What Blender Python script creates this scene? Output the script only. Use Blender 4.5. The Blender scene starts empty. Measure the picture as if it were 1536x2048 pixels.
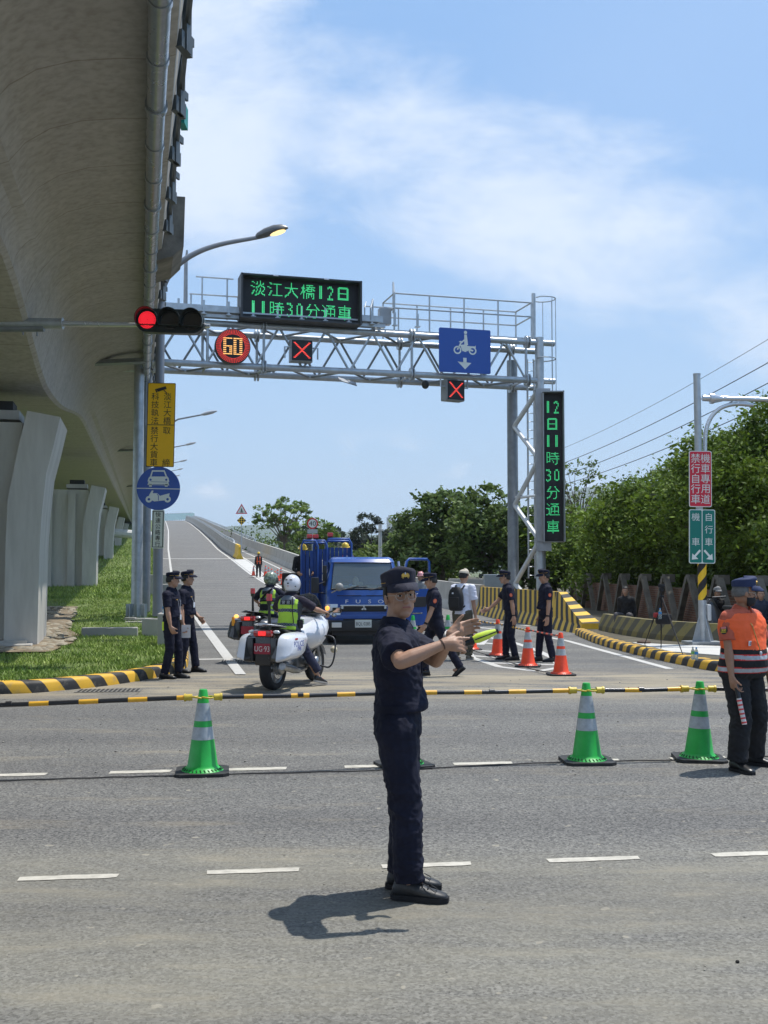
import bpy, bmesh, math, random
import numpy as np
from mathutils import Vector, Matrix, noise
R=math.radians
random.seed(7); rng=np.random.default_rng(7)
S=bpy.context.scene
COL=S.collection
# ---------------------------------------------------------------- camera
F=2200.0; CAMZ=1.79; PITCH=math.atan((1140-1024)/F)
cam=bpy.data.cameras.new('camera'); camo=bpy.data.objects.new('camera',cam); COL.objects.link(camo); S.camera=camo
camo.location=(0,0,CAMZ); camo.rotation_euler=(math.pi/2+PITCH,0,0)
cam.sensor_fit='VERTICAL'; cam.sensor_height=24; cam.lens=24*F/2048; cam.clip_start=.1; cam.clip_end=30000
# ---------------------------------------------------------------- world, sun
SUN=Vector((.60,.36,1.80)).normalized()
el=math.asin(SUN.z); az=math.atan2(SUN.x,SUN.y)
w=bpy.data.worlds.new("World"); S.world=w; w.use_nodes=True
nt=w.node_tree; nt.nodes.clear(); N=nt.nodes.new; L=nt.links.new
out=N('ShaderNodeOutputWorld'); bg=N('ShaderNodeBackground'); L(bg.outputs[0],out.inputs[0]); bg.inputs[1].default_value=.115
sky=N('ShaderNodeTexSky'); sky.sky_type='NISHITA'; sky.sun_disc=False; sky.sun_elevation=el; sky.sun_rotation=az
sky.air_density=1.0; sky.dust_density=1.6; sky.ozone_density=1.6
geo=N('ShaderNodeTexCoord')
def mth(op,a,b=None,c=None,clamp=False):
    n=N('ShaderNodeMath'); n.operation=op; n.use_clamp=clamp
    for i,v in enumerate((a,b,c)):
        if v is None: continue
        if isinstance(v,(int,float)): n.inputs[i].default_value=v
        else: L(v,n.inputs[i])
    return n.outputs[0]
sep=N('ShaderNodeSeparateXYZ'); L(geo.outputs['Generated'],sep.inputs[0])
X,Y,Z=sep.outputs
zc=mth('MAXIMUM',Z,.02)
# azimuth-like and elevation-like direction tangents
ax=mth('DIVIDE',X,mth('MAXIMUM',Y,.05)); ez=mth('DIVIDE',Z,mth('MAXIMUM',Y,.05))
px_=mth('DIVIDE',X,mth('ADD',zc,.18)); py_=mth('DIVIDE',Y,mth('ADD',zc,.18))
cv=N('ShaderNodeCombineXYZ'); L(px_,cv.inputs[0]); L(py_,cv.inputs[1])
def ns(vec,scale,detail,rough,dist=0,off=(0,0,0),sc=(1,1,1),rot=0):
    mp=N('ShaderNodeMapping'); L(vec,mp.inputs[0]); mp.inputs['Location'].default_value=off; mp.inputs['Scale'].default_value=sc; mp.inputs['Rotation'].default_value=(0,0,rot)
    n=N('ShaderNodeTexNoise'); L(mp.outputs[0],n.inputs['Vector']); n.inputs['Scale'].default_value=scale; n.inputs['Detail'].default_value=detail; n.inputs['Roughness'].default_value=rough; n.inputs['Distortion'].default_value=dist
    return n.outputs['Fac']
def sstep(v,a,b):
    n=N('ShaderNodeMapRange'); n.interpolation_type='SMOOTHSTEP'; L(v,n.inputs[0]); n.inputs[1].default_value=a; n.inputs[2].default_value=b
    return n.outputs[0]
big=ns(cv.outputs[0],.8,2,.5,.3,off=(3.1,1.7,0))
cl=N('ShaderNodeCombineXYZ'); L(ax,cl.inputs[0]); L(ez,cl.inputs[1])
fine=ns(cl.outputs[0],7.5,10,.66,.25,off=(1.0,.4,0),sc=(.75,1.5,1),rot=R(14))
mid=ns(cl.outputs[0],3.0,5,.55,.3,off=(5,2,0),sc=(.8,1.5,1),rot=R(14))
# the long veil of high cloud: a band that runs down to the right
band=mth('SUBTRACT',ez,mth('MULTIPLY_ADD',ax,-.42,.36))
inb=mth('MULTIPLY',sstep(band,-.13,.02),mth('SUBTRACT',1,sstep(band,.03,.25)))
inb=mth('MAXIMUM',inb,mth('MULTIPLY',sstep(ax,.0,-.12),sstep(ez,.22,.34)))
dens=mth('ADD',mth('MULTIPLY',fine,.55),mth('MULTIPLY',mid,.45))
veil=mth('MULTIPLY',sstep(mth('ADD',dens,mth('MULTIPLY',inb,.32)),.60,.92),.88)
veil=mth('MAXIMUM',veil,mth('MULTIPLY',sstep(big,.35,.7),.10))
# little cumulus puffs low over the horizon
puf=ns(cl.outputs[0],9,6,.6,.2,off=(2.35,.6,0),sc=(1,1.9,1))
low=mth('MULTIPLY',sstep(ez,.03,.06),mth('SUBTRACT',1,sstep(ez,.085,.14)))
puff=mth('MULTIPLY',sstep(puf,.53,.70),mth('MULTIPLY',low,.75))
# milky air towards the horizon
milk=mth('MULTIPLY_ADD',mth('SUBTRACT',1,sstep(ez,.0,.50)),.18,.68)
hz=N('ShaderNodeMixRGB'); L(sstep(ez,.0,.45),hz.inputs[0]); hz.inputs[1].default_value=(3.9,5.6,7.6,1); hz.inputs[2].default_value=(2.35,4.45,7.9,1)
cloud=mth('MAXIMUM',veil,puff)
m1=N('ShaderNodeMixRGB'); L(milk,m1.inputs[0]); L(sky.outputs[0],m1.inputs[1]); L(hz.outputs[0],m1.inputs[2])
m2=N('ShaderNodeMixRGB'); L(cloud,m2.inputs[0]); L(m1.outputs[0],m2.inputs[1]); m2.inputs[2].default_value=(6.6,7.3,8.4,1)
L(m2.outputs[0],bg.inputs[0])
sl=bpy.data.lights.new('sun','SUN'); sl.energy=4.2; sl.angle=R(.55); sl.color=(1,.955,.885)
so=bpy.data.objects.new('sun',sl); COL.objects.link(so); so.rotation_euler=SUN.to_track_quat('Z','Y').to_euler()
S.view_settings.view_transform='Standard'; S.view_settings.look='None'; S.view_settings.exposure=.18; S.view_settings.gamma=1
try:
    S.cycles.max_bounces=6; S.cycles.transparent_max_bounces=12
except Exception: pass
# ---------------------------------------------------------------- pixel -> world (positions measured on the photograph)
def ray(px,py):
    xc=(px-768)/F; yc=(1024-py)/F
    return Vector((xc, math.cos(PITCH)-yc*math.sin(PITCH), math.sin(PITCH)+yc*math.cos(PITCH)))
def G(px,py,z=0.0):
    d=ray(px,py); t=(z-CAMZ)/d.z
    return Vector((d.x*t,d.y*t,z))
def P(px,py,Y):
    d=ray(px,py); t=Y/d.y
    return Vector((d.x*t,Y,CAMZ+d.z*t))
# ---------------------------------------------------------------- materials
MATS={}
def M(name,col=(.5,.5,.5),rough=.6,metal=0,var=.12,vs=3.0,bump=0,bs=60,emit=0,ecol=None,spec=.5,coat=0,alpha=1,trans=0,col2=None,detail=5,island=0):
    if name in MATS: return MATS[name]
    m=bpy.data.materials.new(name); m.use_nodes=True; nt=m.node_tree; b=nt.nodes['Principled BSDF']
    b.inputs['Base Color'].default_value=(*col,1); b.inputs['Roughness'].default_value=rough; b.inputs['Metallic'].default_value=metal
    b.inputs['Specular IOR Level'].default_value=spec; b.inputs['Coat Weight'].default_value=coat
    b.inputs['Transmission Weight'].default_value=trans; b.inputs['Alpha'].default_value=alpha
    if emit:
        b.inputs['Emission Color'].default_value=(*(ecol or col),1); b.inputs['Emission Strength'].default_value=emit
    tc=nt.nodes.new('ShaderNodeTexCoord')
    if var or col2:
        n=nt.nodes.new('ShaderNodeTexNoise'); n.inputs['Scale'].default_value=vs; n.inputs['Detail'].default_value=detail; n.inputs['Roughness'].default_value=.6
        nt.links.new(tc.outputs['Object'],n.inputs['Vector'])
        r=nt.nodes.new('ShaderNodeValToRGB'); r.color_ramp.elements[0].position=.3; r.color_ramp.elements[1].position=.7
        c2=col2 if col2 else tuple(c*(1+var) for c in col); c1=col if col2 else tuple(c*(1-var) for c in col)
        r.color_ramp.elements[0].color=(*c1,1); r.color_ramp.elements[1].color=(*c2,1)
        nt.links.new(n.outputs['Fac'],r.inputs[0]); src=r.outputs[0]
        if island:
            g=nt.nodes.new('ShaderNodeNewGeometry'); h=nt.nodes.new('ShaderNodeHueSaturation')
            mr=nt.nodes.new('ShaderNodeMapRange'); nt.links.new(g.outputs['Random Per Island'],mr.inputs[0]); mr.inputs[3].default_value=1-island; mr.inputs[4].default_value=1+island
            nt.links.new(mr.outputs[0],h.inputs['Value']); nt.links.new(src,h.inputs['Color']); src=h.outputs[0]
        nt.links.new(src,b.inputs['Base Color'])
        q=nt.nodes.new('ShaderNodeMapRange'); nt.links.new(n.outputs['Fac'],q.inputs[0]); q.inputs[3].default_value=min(1,rough+.12); q.inputs[4].default_value=max(0,rough-.12)
        nt.links.new(q.outputs[0],b.inputs['Roughness'])
    if bump:
        n2=nt.nodes.new('ShaderNodeTexNoise'); n2.inputs['Scale'].default_value=bs; n2.inputs['Detail'].default_value=4
        nt.links.new(tc.outputs['Object'],n2.inputs['Vector'])
        bp=nt.nodes.new('ShaderNodeBump'); bp.inputs['Strength'].default_value=bump; bp.inputs['Distance'].default_value=.01
        nt.links.new(n2.outputs['Fac'],bp.inputs['Height']); nt.links.new(bp.outputs[0],b.inputs['Normal'])
    MATS[name]=m; return m
def nodes_of(m): return m.node_tree.nodes, m.node_tree.links
# ---------------------------------------------------------------- mesh builder
def xf(p,Mx): return Mx@Vector(p) if Mx is not None else Vector(p)
class MB:
    def __init__(s): s.v=[];s.f=[];s.m=[];s.uv={}
    def add(s,vs,fs,mi=0,Mx=None,uvs=None):
        o=len(s.v); s.v.extend([xf(v,Mx) for v in vs])
        for k,f in enumerate(fs):
            if uvs is not None: s.uv[len(s.f)]=uvs[k]
            s.f.append(tuple(i+o for i in f)); s.m.append(mi)
        return s
    def box(s,c,d,mi=0,rot=None,Mx=None,bev=0):
        hx,hy,hz=d[0]/2,d[1]/2,d[2]/2
        T=Matrix.Translation(Vector(c))
        if rot is not None: T=T@(Matrix.Rotation(rot[2],4,'Z')@Matrix.Rotation(rot[1],4,'Y')@Matrix.Rotation(rot[0],4,'X'))
        if Mx is not None: T=Mx@T
        if bev>0:
            bm=bmesh.new(); bmesh.ops.create_cube(bm,size=1)
            for v in bm.verts: v.co=Vector((v.co.x*d[0],v.co.y*d[1],v.co.z*d[2]))
            bmesh.ops.bevel(bm,geom=bm.edges[:],offset=min(bev,.45*min(d)),segments=2,affect='EDGES',profile=.6)
            bm.verts.index_update(); s.add([v.co.copy() for v in bm.verts],[tuple(v.index for v in f.verts) for f in bm.faces],mi,T); bm.free(); return s
        vs=[(-hx,-hy,-hz),(hx,-hy,-hz),(hx,hy,-hz),(-hx,hy,-hz),(-hx,-hy,hz),(hx,-hy,hz),(hx,hy,hz),(-hx,hy,hz)]
        return s.add(vs,[(3,2,1,0),(4,5,6,7),(0,1,5,4),(1,2,6,5),(2,3,7,6),(3,0,4,7)],mi,T)
    def rings(s,rs,mi=0,Mx=None,caps=True,closed=False):
        n=len(rs[0]); vs=[p for r in rs for p in r]; fs=[]
        K=len(rs)
        for i in range(K if closed else K-1):
            a=i*n; b=((i+1)%K)*n
            for j in range(n): fs.append((a+j,a+(j+1)%n,b+(j+1)%n,b+j))
        if caps and not closed:
            fs.append(tuple(range(n-1,-1,-1))); fs.append(tuple(range((K-1)*n,K*n)))
        return s.add(vs,fs,mi,Mx)
    def tube(s,pts,r,n=8,mi=0,Mx=None,caps=True,closed=False):
        pts=[Vector(p) for p in pts]; K=len(pts); rr=r if isinstance(r,(list,tuple)) else [r]*K
        rs=[]; up=None
        for i,p in enumerate(pts):
            a=pts[(i-1)%K] if (i>0 or closed) else p; b=pts[(i+1)%K] if (i<K-1 or closed) else p
            t=(b-a).normalized()
            if up is None:
                up=Vector((0,0,1)) if abs(t.z)<.9 else Vector((0,1,0))
            u=(up-t*up.dot(t)); u=u.normalized() if u.length>1e-5 else t.orthogonal().normalized(); up=u; w_=t.cross(u)
            rs.append([p+(u*math.cos(q)+w_*math.sin(q))*rr[i] for q in [2*math.pi*k/n for k in range(n)]])
        return s.rings(rs,mi,Mx,caps,closed)
    def cap(s,p0,p1,r0,r1=None,n=10,mi=0,flat=False,side=None,k=1.0,Mx=None,f1=None):
        """tapered limb; side+k widen the section along side"""
        r1=r0 if r1 is None else r1; f1=flat if f1 is None else f1
        p0=Vector(p0);p1=Vector(p1); t=(p1-p0); ln=t.length; t=t.normalized() if ln>1e-6 else Vector((0,0,1))
        u=Vector(side) if side is not None else t.orthogonal(); u=(u-t*u.dot(t)).normalized(); w_=t.cross(u)
        sec=[]
        if flat: sec.append((0,r0))
        else:
            for a in (80,55,28,0): sec.append((-r0*math.sin(R(a)),r0*math.cos(R(a))))
        if f1: sec.append((ln,r1))
        else:
            for a in (0,28,55,80): sec.append((ln+r1*math.sin(R(a)),r1*math.cos(R(a))))
        return s.rings([[p0+t*h+(u*math.cos(q)*k+w_*math.sin(q))*r for q in [2*math.pi*j/n for j in range(n)]] for h,r in sec],mi,Mx)
    def ell(s,c,r,mi=0,Mx=None,n=12,m=8,rot=None):
        c=Vector(c); T=Matrix.Translation(c)
        if rot is not None: T=T@rot.to_4x4()
        if Mx is not None: T=Mx@T
        rs=[]
        for i in range(1,m):
            a=math.pi*i/m; rs.append([(r[0]*math.sin(a)*math.cos(2*math.pi*j/n),r[1]*math.sin(a)*math.sin(2*math.pi*j/n),-r[2]*math.cos(a)) for j in range(n)])
        vs=[p for q in rs for p in q]+[(0,0,-r[2]),(0,0,r[2])]; fs=[]
        for i in range(m-2):
            for j in range(n): fs.append((i*n+j,i*n+(j+1)%n,(i+1)*n+(j+1)%n,(i+1)*n+j))
        b=(m-1)*n
        for j in range(n): fs.append((b,(j+1)%n,j)); fs.append((b+1,(m-2)*n+j,(m-2)*n+(j+1)%n))
        return s.add(vs,fs,mi,T)
    def lathe(s,prof,n=24,mi=0,Mx=None,caps=True,mis=None,ph=0):
        rs=[[(r*math.cos(2*math.pi*j/n+ph),r*math.sin(2*math.pi*j/n+ph),z) for j in range(n)] for r,z in prof]
        if mis is None: return s.rings(rs,mi,Mx,caps)
        for i in range(len(rs)-1): s.rings([rs[i],rs[i+1]],mis[i],Mx,False)
        s.add(rs[0],[tuple(range(n-1,-1,-1))],mis[0],Mx); s.add(rs[-1],[tuple(range(n))],mis[-1],Mx); return s
    def prism(s,poly,a,b,axis='y',mi=0,Mx=None):
        """poly of 2D points extruded from a to b along axis"""
        def mk(p,t):
            return {'y':(p[0],t,p[1]),'x':(t,p[0],p[1]),'z':(p[0],p[1],t)}[axis]
        n=len(poly); vs=[mk(p,a) for p in poly]+[mk(p,b) for p in poly]
        fs=[(j,(j+1)%n,(j+1)%n+n,j+n) for j in range(n)]+[tuple(range(n-1,-1,-1)),tuple(range(n,2*n))]
        return s.add(vs,fs,mi,Mx)
    def sweep(s,prof,path,closed=True,mi=0,caps=True,up=Vector((0,0,1)),uvo=0):
        """prof: (side,up) points swept along a 3D path with UV (length,profile)"""
        path=[Vector(p) for p in path]; K=len(path); n=len(prof); rs=[]; ds=[uvo]; pl=[0]
        for i in range(1,K): ds.append(ds[-1]+(path[i]-path[i-1]).length)
        for i in range(1,n+1): pl.append(pl[-1]+math.hypot(prof[i%n][0]-prof[i-1][0],prof[i%n][1]-prof[i-1][1]))
        for i in range(K):
            t=(path[min(i+1,K-1)]-path[max(i-1,0)]); t.z=0; t.normalize(); sd=t.cross(up)
            pr=prof(i) if callable(prof) else prof
            rs.append([path[i]+sd*a+Vector((0,0,b)) for a,b in pr])
        vs=[p for r in rs for p in r]; fs=[];uvs=[]
        for i in range(K-1):
            for j in range(n if closed else n-1):
                fs.append((i*n+j,i*n+(j+1)%n,(i+1)*n+(j+1)%n,(i+1)*n+j)); uvs.append([(ds[i],pl[j]),(ds[i],pl[j+1]),(ds[i+1],pl[j+1]),(ds[i+1],pl[j])])
        if caps and closed:
            fs.append(tuple(range(n-1,-1,-1))); uvs.append([(ds[0],p[1]) for p in reversed(prof)])
            fs.append(tuple(range((K-1)*n,K*n))); uvs.append([(ds[-1],p[1]) for p in prof])
        return s.add(vs,fs,mi,None,uvs)
    def text(s,txt,size,Mx,mi=0,align='C',sx=1.0):
        vs,fs=glyphs(txt); 
        if not vs: return s
        xs=[v[0] for v in vs]; ys=[v[1] for v in vs]; cx=(min(xs)+max(xs))/2; cy=(min(ys)+max(ys))/2
        s.add([((x-cx)*size*sx,(y-cy)*size,0) for x,y in vs],fs,mi,Mx); return s
    def build(s,name,mat,parent=None,smooth=False,auto=None,world=False,fixn=True):
        me=bpy.data.meshes.new(name)
        off=parent.location if (world and parent is not None) else Vector((0,0,0))
        inv=None
        if world and parent is not None: inv=parent.matrix_basis.inverted()
        vs=[(inv@v if inv is not None else v) for v in s.v]
        me.from_pydata([tuple(v) for v in vs],[],s.f)
        mats=mat if isinstance(mat,(list,tuple)) else [mat]
        for m in mats: me.materials.append(m)
        me.polygons.foreach_set('material_index',s.m)
        if s.uv:
            ul=me.uv_layers.new(name='UVMap')
            for fi,uvs in s.uv.items():
                p=me.polygons[fi]
                for k,li in enumerate(p.loop_indices): ul.data[li].uv=uvs[k]
        if fixn:
            bm=bmesh.new(); bm.from_mesh(me); bmesh.ops.recalc_face_normals(bm,faces=bm.faces[:]); bm.to_mesh(me); bm.free()
        if smooth or auto:
            me.polygons.foreach_set('use_smooth',[True]*len(me.polygons))
            me.update()
            try: me.set_sharp_from_angle(angle=R(auto or 40))
            except Exception: pass
        me.update()
        o=bpy.data.objects.new(name,me); COL.objects.link(o)
        if parent is not None: o.parent=parent
        return o
GC={}
def glyphs(txt):
    if txt in GC: return GC[txt]
    c=bpy.data.curves.new('t','FONT'); c.body=txt; c.size=1; c.resolution_u=3; c.fill_mode='FRONT'
    try: c.offset=0
    except Exception: pass
    o=bpy.data.objects.new('t',c); COL.objects.link(o)
    dg=bpy.context.evaluated_depsgraph_get(); ev=o.evaluated_get(dg); m=ev.to_mesh()
    r=([(v.co.x,v.co.y) for v in m.vertices],[tuple(p.vertices) for p in m.polygons])
    ev.to_mesh_clear(); bpy.data.objects.remove(o); bpy.data.curves.remove(c); GC[txt]=r; return r
def dots(txt,n):
    """raster of a character on an n x n cell grid: list of (col,row from top)"""
    vs,fs=glyphs(txt); V=np.array(vs); 
    cy0,cy1=-.09,.86; adv=1.0 if ord(txt[0])>255 else .62
    if adv==1.0: x0,x1=.02,.98
    else:
        xm=(V[:,0].min()+V[:,0].max())/2; x0=xm-.29; x1=xm+.29; cy0,cy1=-.02,.74
    nc=n if adv==1.0 else n//2-1
    gx=x0+(np.arange(nc)+.5)/nc*(x1-x0); gy=cy1-(np.arange(n)+.5)/n*(cy1-cy0)
    XX,YY=np.meshgrid(gx,gy); hit=np.zeros(XX.shape)
    for ox in (-.25,0,.25):
        for oy in (-.25,0,.25):
            px=XX+ox*(x1-x0)/nc; py=YY+oy*(cy1-cy0)/n; h=np.zeros(XX.shape,bool)
            for f in fs:
                for k in range(1,len(f)-1):
                    a,b,c=V[f[0]],V[f[k]],V[f[k+1]]
                    d1=(b[0]-a[0])*(py-a[1])-(b[1]-a[1])*(px-a[0]); d2=(c[0]-b[0])*(py-b[1])-(c[1]-b[1])*(px-b[0]); d3=(a[0]-c[0])*(py-c[1])-(a[1]-c[1])*(px-c[0])
                    h|=((d1>=0)&(d2>=0)&(d3>=0))|((d1<=0)&(d2<=0)&(d3<=0))
            hit+=h
    return [(c,r) for r in range(n) for c in range(nc) if hit[r,c]>=5],nc
# ---------------------------------------------------------------- tagging
def tag(o,label=None,cat=None,group=None,kind=None):
    if label: o['label']=label
    if cat: o['category']=cat
    if group: o['group']=group
    if kind: o['kind']=kind
    return o
def thing(name,label,cat,loc=(0,0,0),rz=0,group=None,kind=None):
    o=bpy.data.objects.new(name,None); COL.objects.link(o); o.location=loc; o.rotation_euler=(0,0,rz); o.empty_display_size=.2
    o.matrix_basis=Matrix.Translation(Vector(loc))@Matrix.Rotation(rz,4,'Z')
    return tag(o,label,cat,group,kind)
def copy_tree(o,parent=None,kids=None):
    if kids is None:
        kids={}
        for q in bpy.data.objects:
            if q.parent: kids.setdefault(q.parent.name,[]).append(q)
    c=o.copy(); COL.objects.link(c); c.parent=parent
    for ch in kids.get(o.name,[]): copy_tree(ch,c,kids)
    return c
def front(loc,rz=0,tilt=0):
    """frame for a sign face: x to the viewer's right, y up, z towards the viewer, when rz=0 facing -Y"""
    return Matrix.Translation(Vector(loc))@Matrix.Rotation(rz,4,'Z')@Matrix.Rotation(math.pi/2+tilt,4,'X')
def remesh(mb,name,mats,parent,vox,smooth=2,fold=0,fscale=6,ffn=None,mfn=None,world=False):
    o=mb.build(name,mats,parent,world=world,fixn=True)
    md=o.modifiers.new('r','REMESH'); md.mode='VOXEL'; md.voxel_size=vox
    if smooth:
        sm=o.modifiers.new('s','SMOOTH'); sm.factor=.5; sm.iterations=smooth
    dg=bpy.context.evaluated_depsgraph_get(); me=bpy.data.meshes.new_from_object(o.evaluated_get(dg))
    o.modifiers.clear(); old=o.data; o.data=me; me.name=name; bpy.data.meshes.remove(old)
    me.materials.clear()
    for m in (mats if isinstance(mats,(list,tuple)) else [mats]): me.materials.append(m)
    if fold:
        n=len(me.vertices); co=np.empty(n*3); me.vertices.foreach_get('co',co); co=co.reshape(-1,3)
        nn=np.empty(n*3); me.vertices.foreach_get('normal',nn) if hasattr(me.vertices[0],'normal') else None; nn=nn.reshape(-1,3)
        d=np.empty(n); seed=random.uniform(0,50)
        for i in range(n):
            x,y,z=co[i]
            q=noise.noise((x*fscale+seed,y*fscale,z*fscale*1.7+.9*fscale*x))
            q2=noise.noise((x*fscale*2.3-seed,y*fscale*2.3,z*fscale*3.6-1.5*fscale*x+seed))
            d[i]=(1-abs(q)*3.2)*.6+(1-abs(q2)*3.2)*.35
        if ffn is not None: d*=ffn(co)
        co+=nn*(d*fold)[:,None]; me.vertices.foreach_set('co',co.ravel())
    me.polygons.foreach_set('use_smooth',[True]*len(me.polygons))
    if mfn is not None:
        n=len(me.polygons); ce=np.empty(n*3); me.polygons.foreach_get('center',ce); me.polygons.foreach_set('material_index',mfn(ce.reshape(-1,3)).astype(int))
    else: me.polygons.foreach_set('material_index',[0]*len(me.polygons))
    me.update(); return o
def interp(x,xs,ys): return float(np.interp(x,xs,ys))
def smoothpath(pts,n):
    """Catmull-Rom resample"""
    pts=[Vector(p) for p in pts]; q=[pts[0]*2-pts[1]]+pts+[pts[-1]*2-pts[-2]]; out=[]
    for i in range(1,len(q)-2):
        for k in range(n):
            t=k/n; a,b,c,d=q[i-1],q[i],q[i+1],q[i+2]
            out.append(.5*((2*b)+(c-a)*t+(2*a-5*b+4*c-d)*t*t+(3*b-a-3*c+d)*t**3))
    out.append(pts[-1]); return out
# ================================================================ SETTING
def asphalt(name,base,dirt=.5,tan=(.36,.31,.22)):
    m=bpy.data.materials.new(name); m.use_nodes=True; nd,lk=nodes_of(m); b=nd['Principled BSDF']
    tc=nd.new('ShaderNodeTexCoord'); P0=tc.outputs['Object']
    def mp(sc,rot=0):
        q=nd.new('ShaderNodeMapping'); q.inputs['Scale'].default_value=sc; q.inputs['Rotation'].default_value=(0,0,rot); lk.new(P0,q.inputs[0]); return q.outputs[0]
    def nz(v,s,d=5,r=.6):
        n=nd.new('ShaderNodeTexNoise'); n.inputs['Scale'].default_value=s; n.inputs['Detail'].default_value=d; n.inputs['Roughness'].default_value=r; lk.new(v,n.inputs['Vector']); return n.outputs['Fac']
    def ramp(f,a,b_,c0,c1):
        r=nd.new('ShaderNodeValToRGB'); r.color_ramp.elements[0].position=a; r.color_ramp.elements[1].position=b_; r.color_ramp.elements[0].color=(*c0,1); r.color_ramp.elements[1].color=(*c1,1); lk.new(f,r.inputs[0]); return r.outputs[0]
    def mix(f,a,b_,t='MIX'):
        x=nd.new('ShaderNodeMixRGB'); x.blend_type=t
        for i,v in enumerate((f,a,b_)):
            if isinstance(v,(int,float)): x.inputs[i].default_value=v
            elif isinstance(v,tuple): x.inputs[i].default_value=(*v,1)
            else: lk.new(v,x.inputs[i])
        return x.outputs[0]
    g=base
    streak=nz(mp((.18,2.2,1),R(3)),1.0,6,.6); patch=nz(P0,.35,4,.6)
    c=mix(1.0,ramp(streak,.32,.68,tuple(v*.93 for v in g),tuple(v*1.07 for v in g)),ramp(patch,.3,.7,(.90,.90,.91),(1.1,1.09,1.07)),'MULTIPLY')
    vor=nd.new('ShaderNodeTexVoronoi'); vor.inputs['Scale'].default_value=62; lk.new(P0,vor.inputs['Vector'])
    hs=nd.new('ShaderNodeRGBToBW'); lk.new(vor.outputs['Color'],hs.inputs[0])
    c=mix(1.0,c,ramp(hs.outputs[0],.1,.9,(.58,.58,.59),(1.45,1.44,1.40)),'MULTIPLY')
    pit=nz(P0,48,3,.7); c=mix(1.0,c,ramp(pit,.38,.48,(.38,.38,.40),(1.04,1.04,1.04)),'MULTIPLY')
    pit2=nz(mp((1,1.5,1)),16,4,.7); c=mix(1.0,c,ramp(pit2,.30,.52,(.74,.74,.76),(1.04,1.04,1.04)),'MULTIPLY')
    # dusty tracked-in soil: denser where the side road joins (positions on the road) 
    sp=nd.new('ShaderNodeSeparateXYZ'); lk.new(P0,sp.inputs[0])
    def win(o,a0,a1,b1,b0):
        r1=nd.new('ShaderNodeMapRange'); r1.interpolation_type='SMOOTHSTEP'; lk.new(o,r1.inputs[0]); r1.inputs[1].default_value=a0; r1.inputs[2].default_value=a1
        r2=nd.new('ShaderNodeMapRange'); r2.interpolation_type='SMOOTHSTEP'; lk.new(o,r2.inputs[0]); r2.inputs[1].default_value=b1; r2.inputs[2].default_value=b0; r2.inputs[3].default_value=1; r2.inputs[4].default_value=0
        x=nd.new('ShaderNodeMath'); x.operation='MULTIPLY'; lk.new(r1.outputs[0],x.inputs[0]); lk.new(r2.outputs[0],x.inputs[1]); return x.outputs[0]
    dn=nz(mp((.45,1.8,1),R(-4)),1.1,7,.68)
    def soil(wn,lo,hi,amt):
        r=nd.new('ShaderNodeMapRange'); r.interpolation_type='SMOOTHSTEP'; lk.new(dn,r.inputs[0]); r.inputs[1].default_value=lo; r.inputs[2].default_value=hi
        x=nd.new('ShaderNodeMath'); x.operation='MULTIPLY'; lk.new(r.outputs[0],x.inputs[0]); lk.new(wn,x.inputs[1])
        y=nd.new('ShaderNodeMath'); y.operation='MULTIPLY'; y.inputs[1].default_value=amt; lk.new(x.outputs[0],y.inputs[0]); return y.outputs[0]
    c=mix(soil(win(sp.outputs[1],14.6,16.2,18.6,20.5),.36,.58,.72*dirt*2),c,tan)
    c=mix(soil(win(sp.outputs[1],2.0,3.0,6.6,7.6),.22,.70,.62),c,(.27,.255,.20))
    c=mix(soil(win(sp.outputs[1],-50,-49,90,91),.52,.72,.35*dirt*2),c,tan)
    spk=nz(P0,9,2,.5); c=mix(ramp(spk,.70,.73,(0,0,0),(.55,.55,.55)),c,(.38,.35,.28))
    wv=nd.new('ShaderNodeTexWave'); wv.wave_type='BANDS'; wv.bands_direction='Y'; wv.inputs['Scale'].default_value=.16; wv.inputs['Distortion'].default_value=2.2; wv.inputs['Detail'].default_value=2; wv.inputs['Detail Scale'].default_value=.25; lk.new(mp((.35,1,1),R(-4)),wv.inputs['Vector'])
    c=mix(1.0,c,ramp(wv.outputs['Fac'],.0,1.0,(.89,.89,.90),(1.05,1.05,1.04)),'MULTIPLY')
    cr=nd.new('ShaderNodeTexVoronoi'); cr.feature='DISTANCE_TO_EDGE'; cr.inputs['Scale'].default_value=.33; wz=nd.new('ShaderNodeTexNoise'); wz.inputs['Scale'].default_value=1.6; wz.inputs['Detail'].default_value=6; lk.new(P0,wz.inputs['Vector']); lk.new(mix(.12,P0,wz.outputs['Color']),cr.inputs['Vector'])
    ck=ramp(cr.outputs['Distance'],.0,.0035,(.45,.45,.46),(1,1,1)); c=mix(ramp(patch,.52,.6,(0,0,0),(.6,.6,.6)),c,mix(1.0,c,ck,'MULTIPLY'))
    lk.new(c,b.inputs['Base Color']); b.inputs['Roughness'].default_value=.86; b.inputs['Specular IOR Level'].default_value=.35
    h=mix(.5,hs.outputs[0],pit); bp=nd.new('ShaderNodeBump'); bp.inputs['Strength'].default_value=.8; bp.inputs['Distance'].default_value=.010; lk.new(h,bp.inputs['Height']); lk.new(bp.outputs[0],b.inputs['Normal'])
    return m
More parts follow.
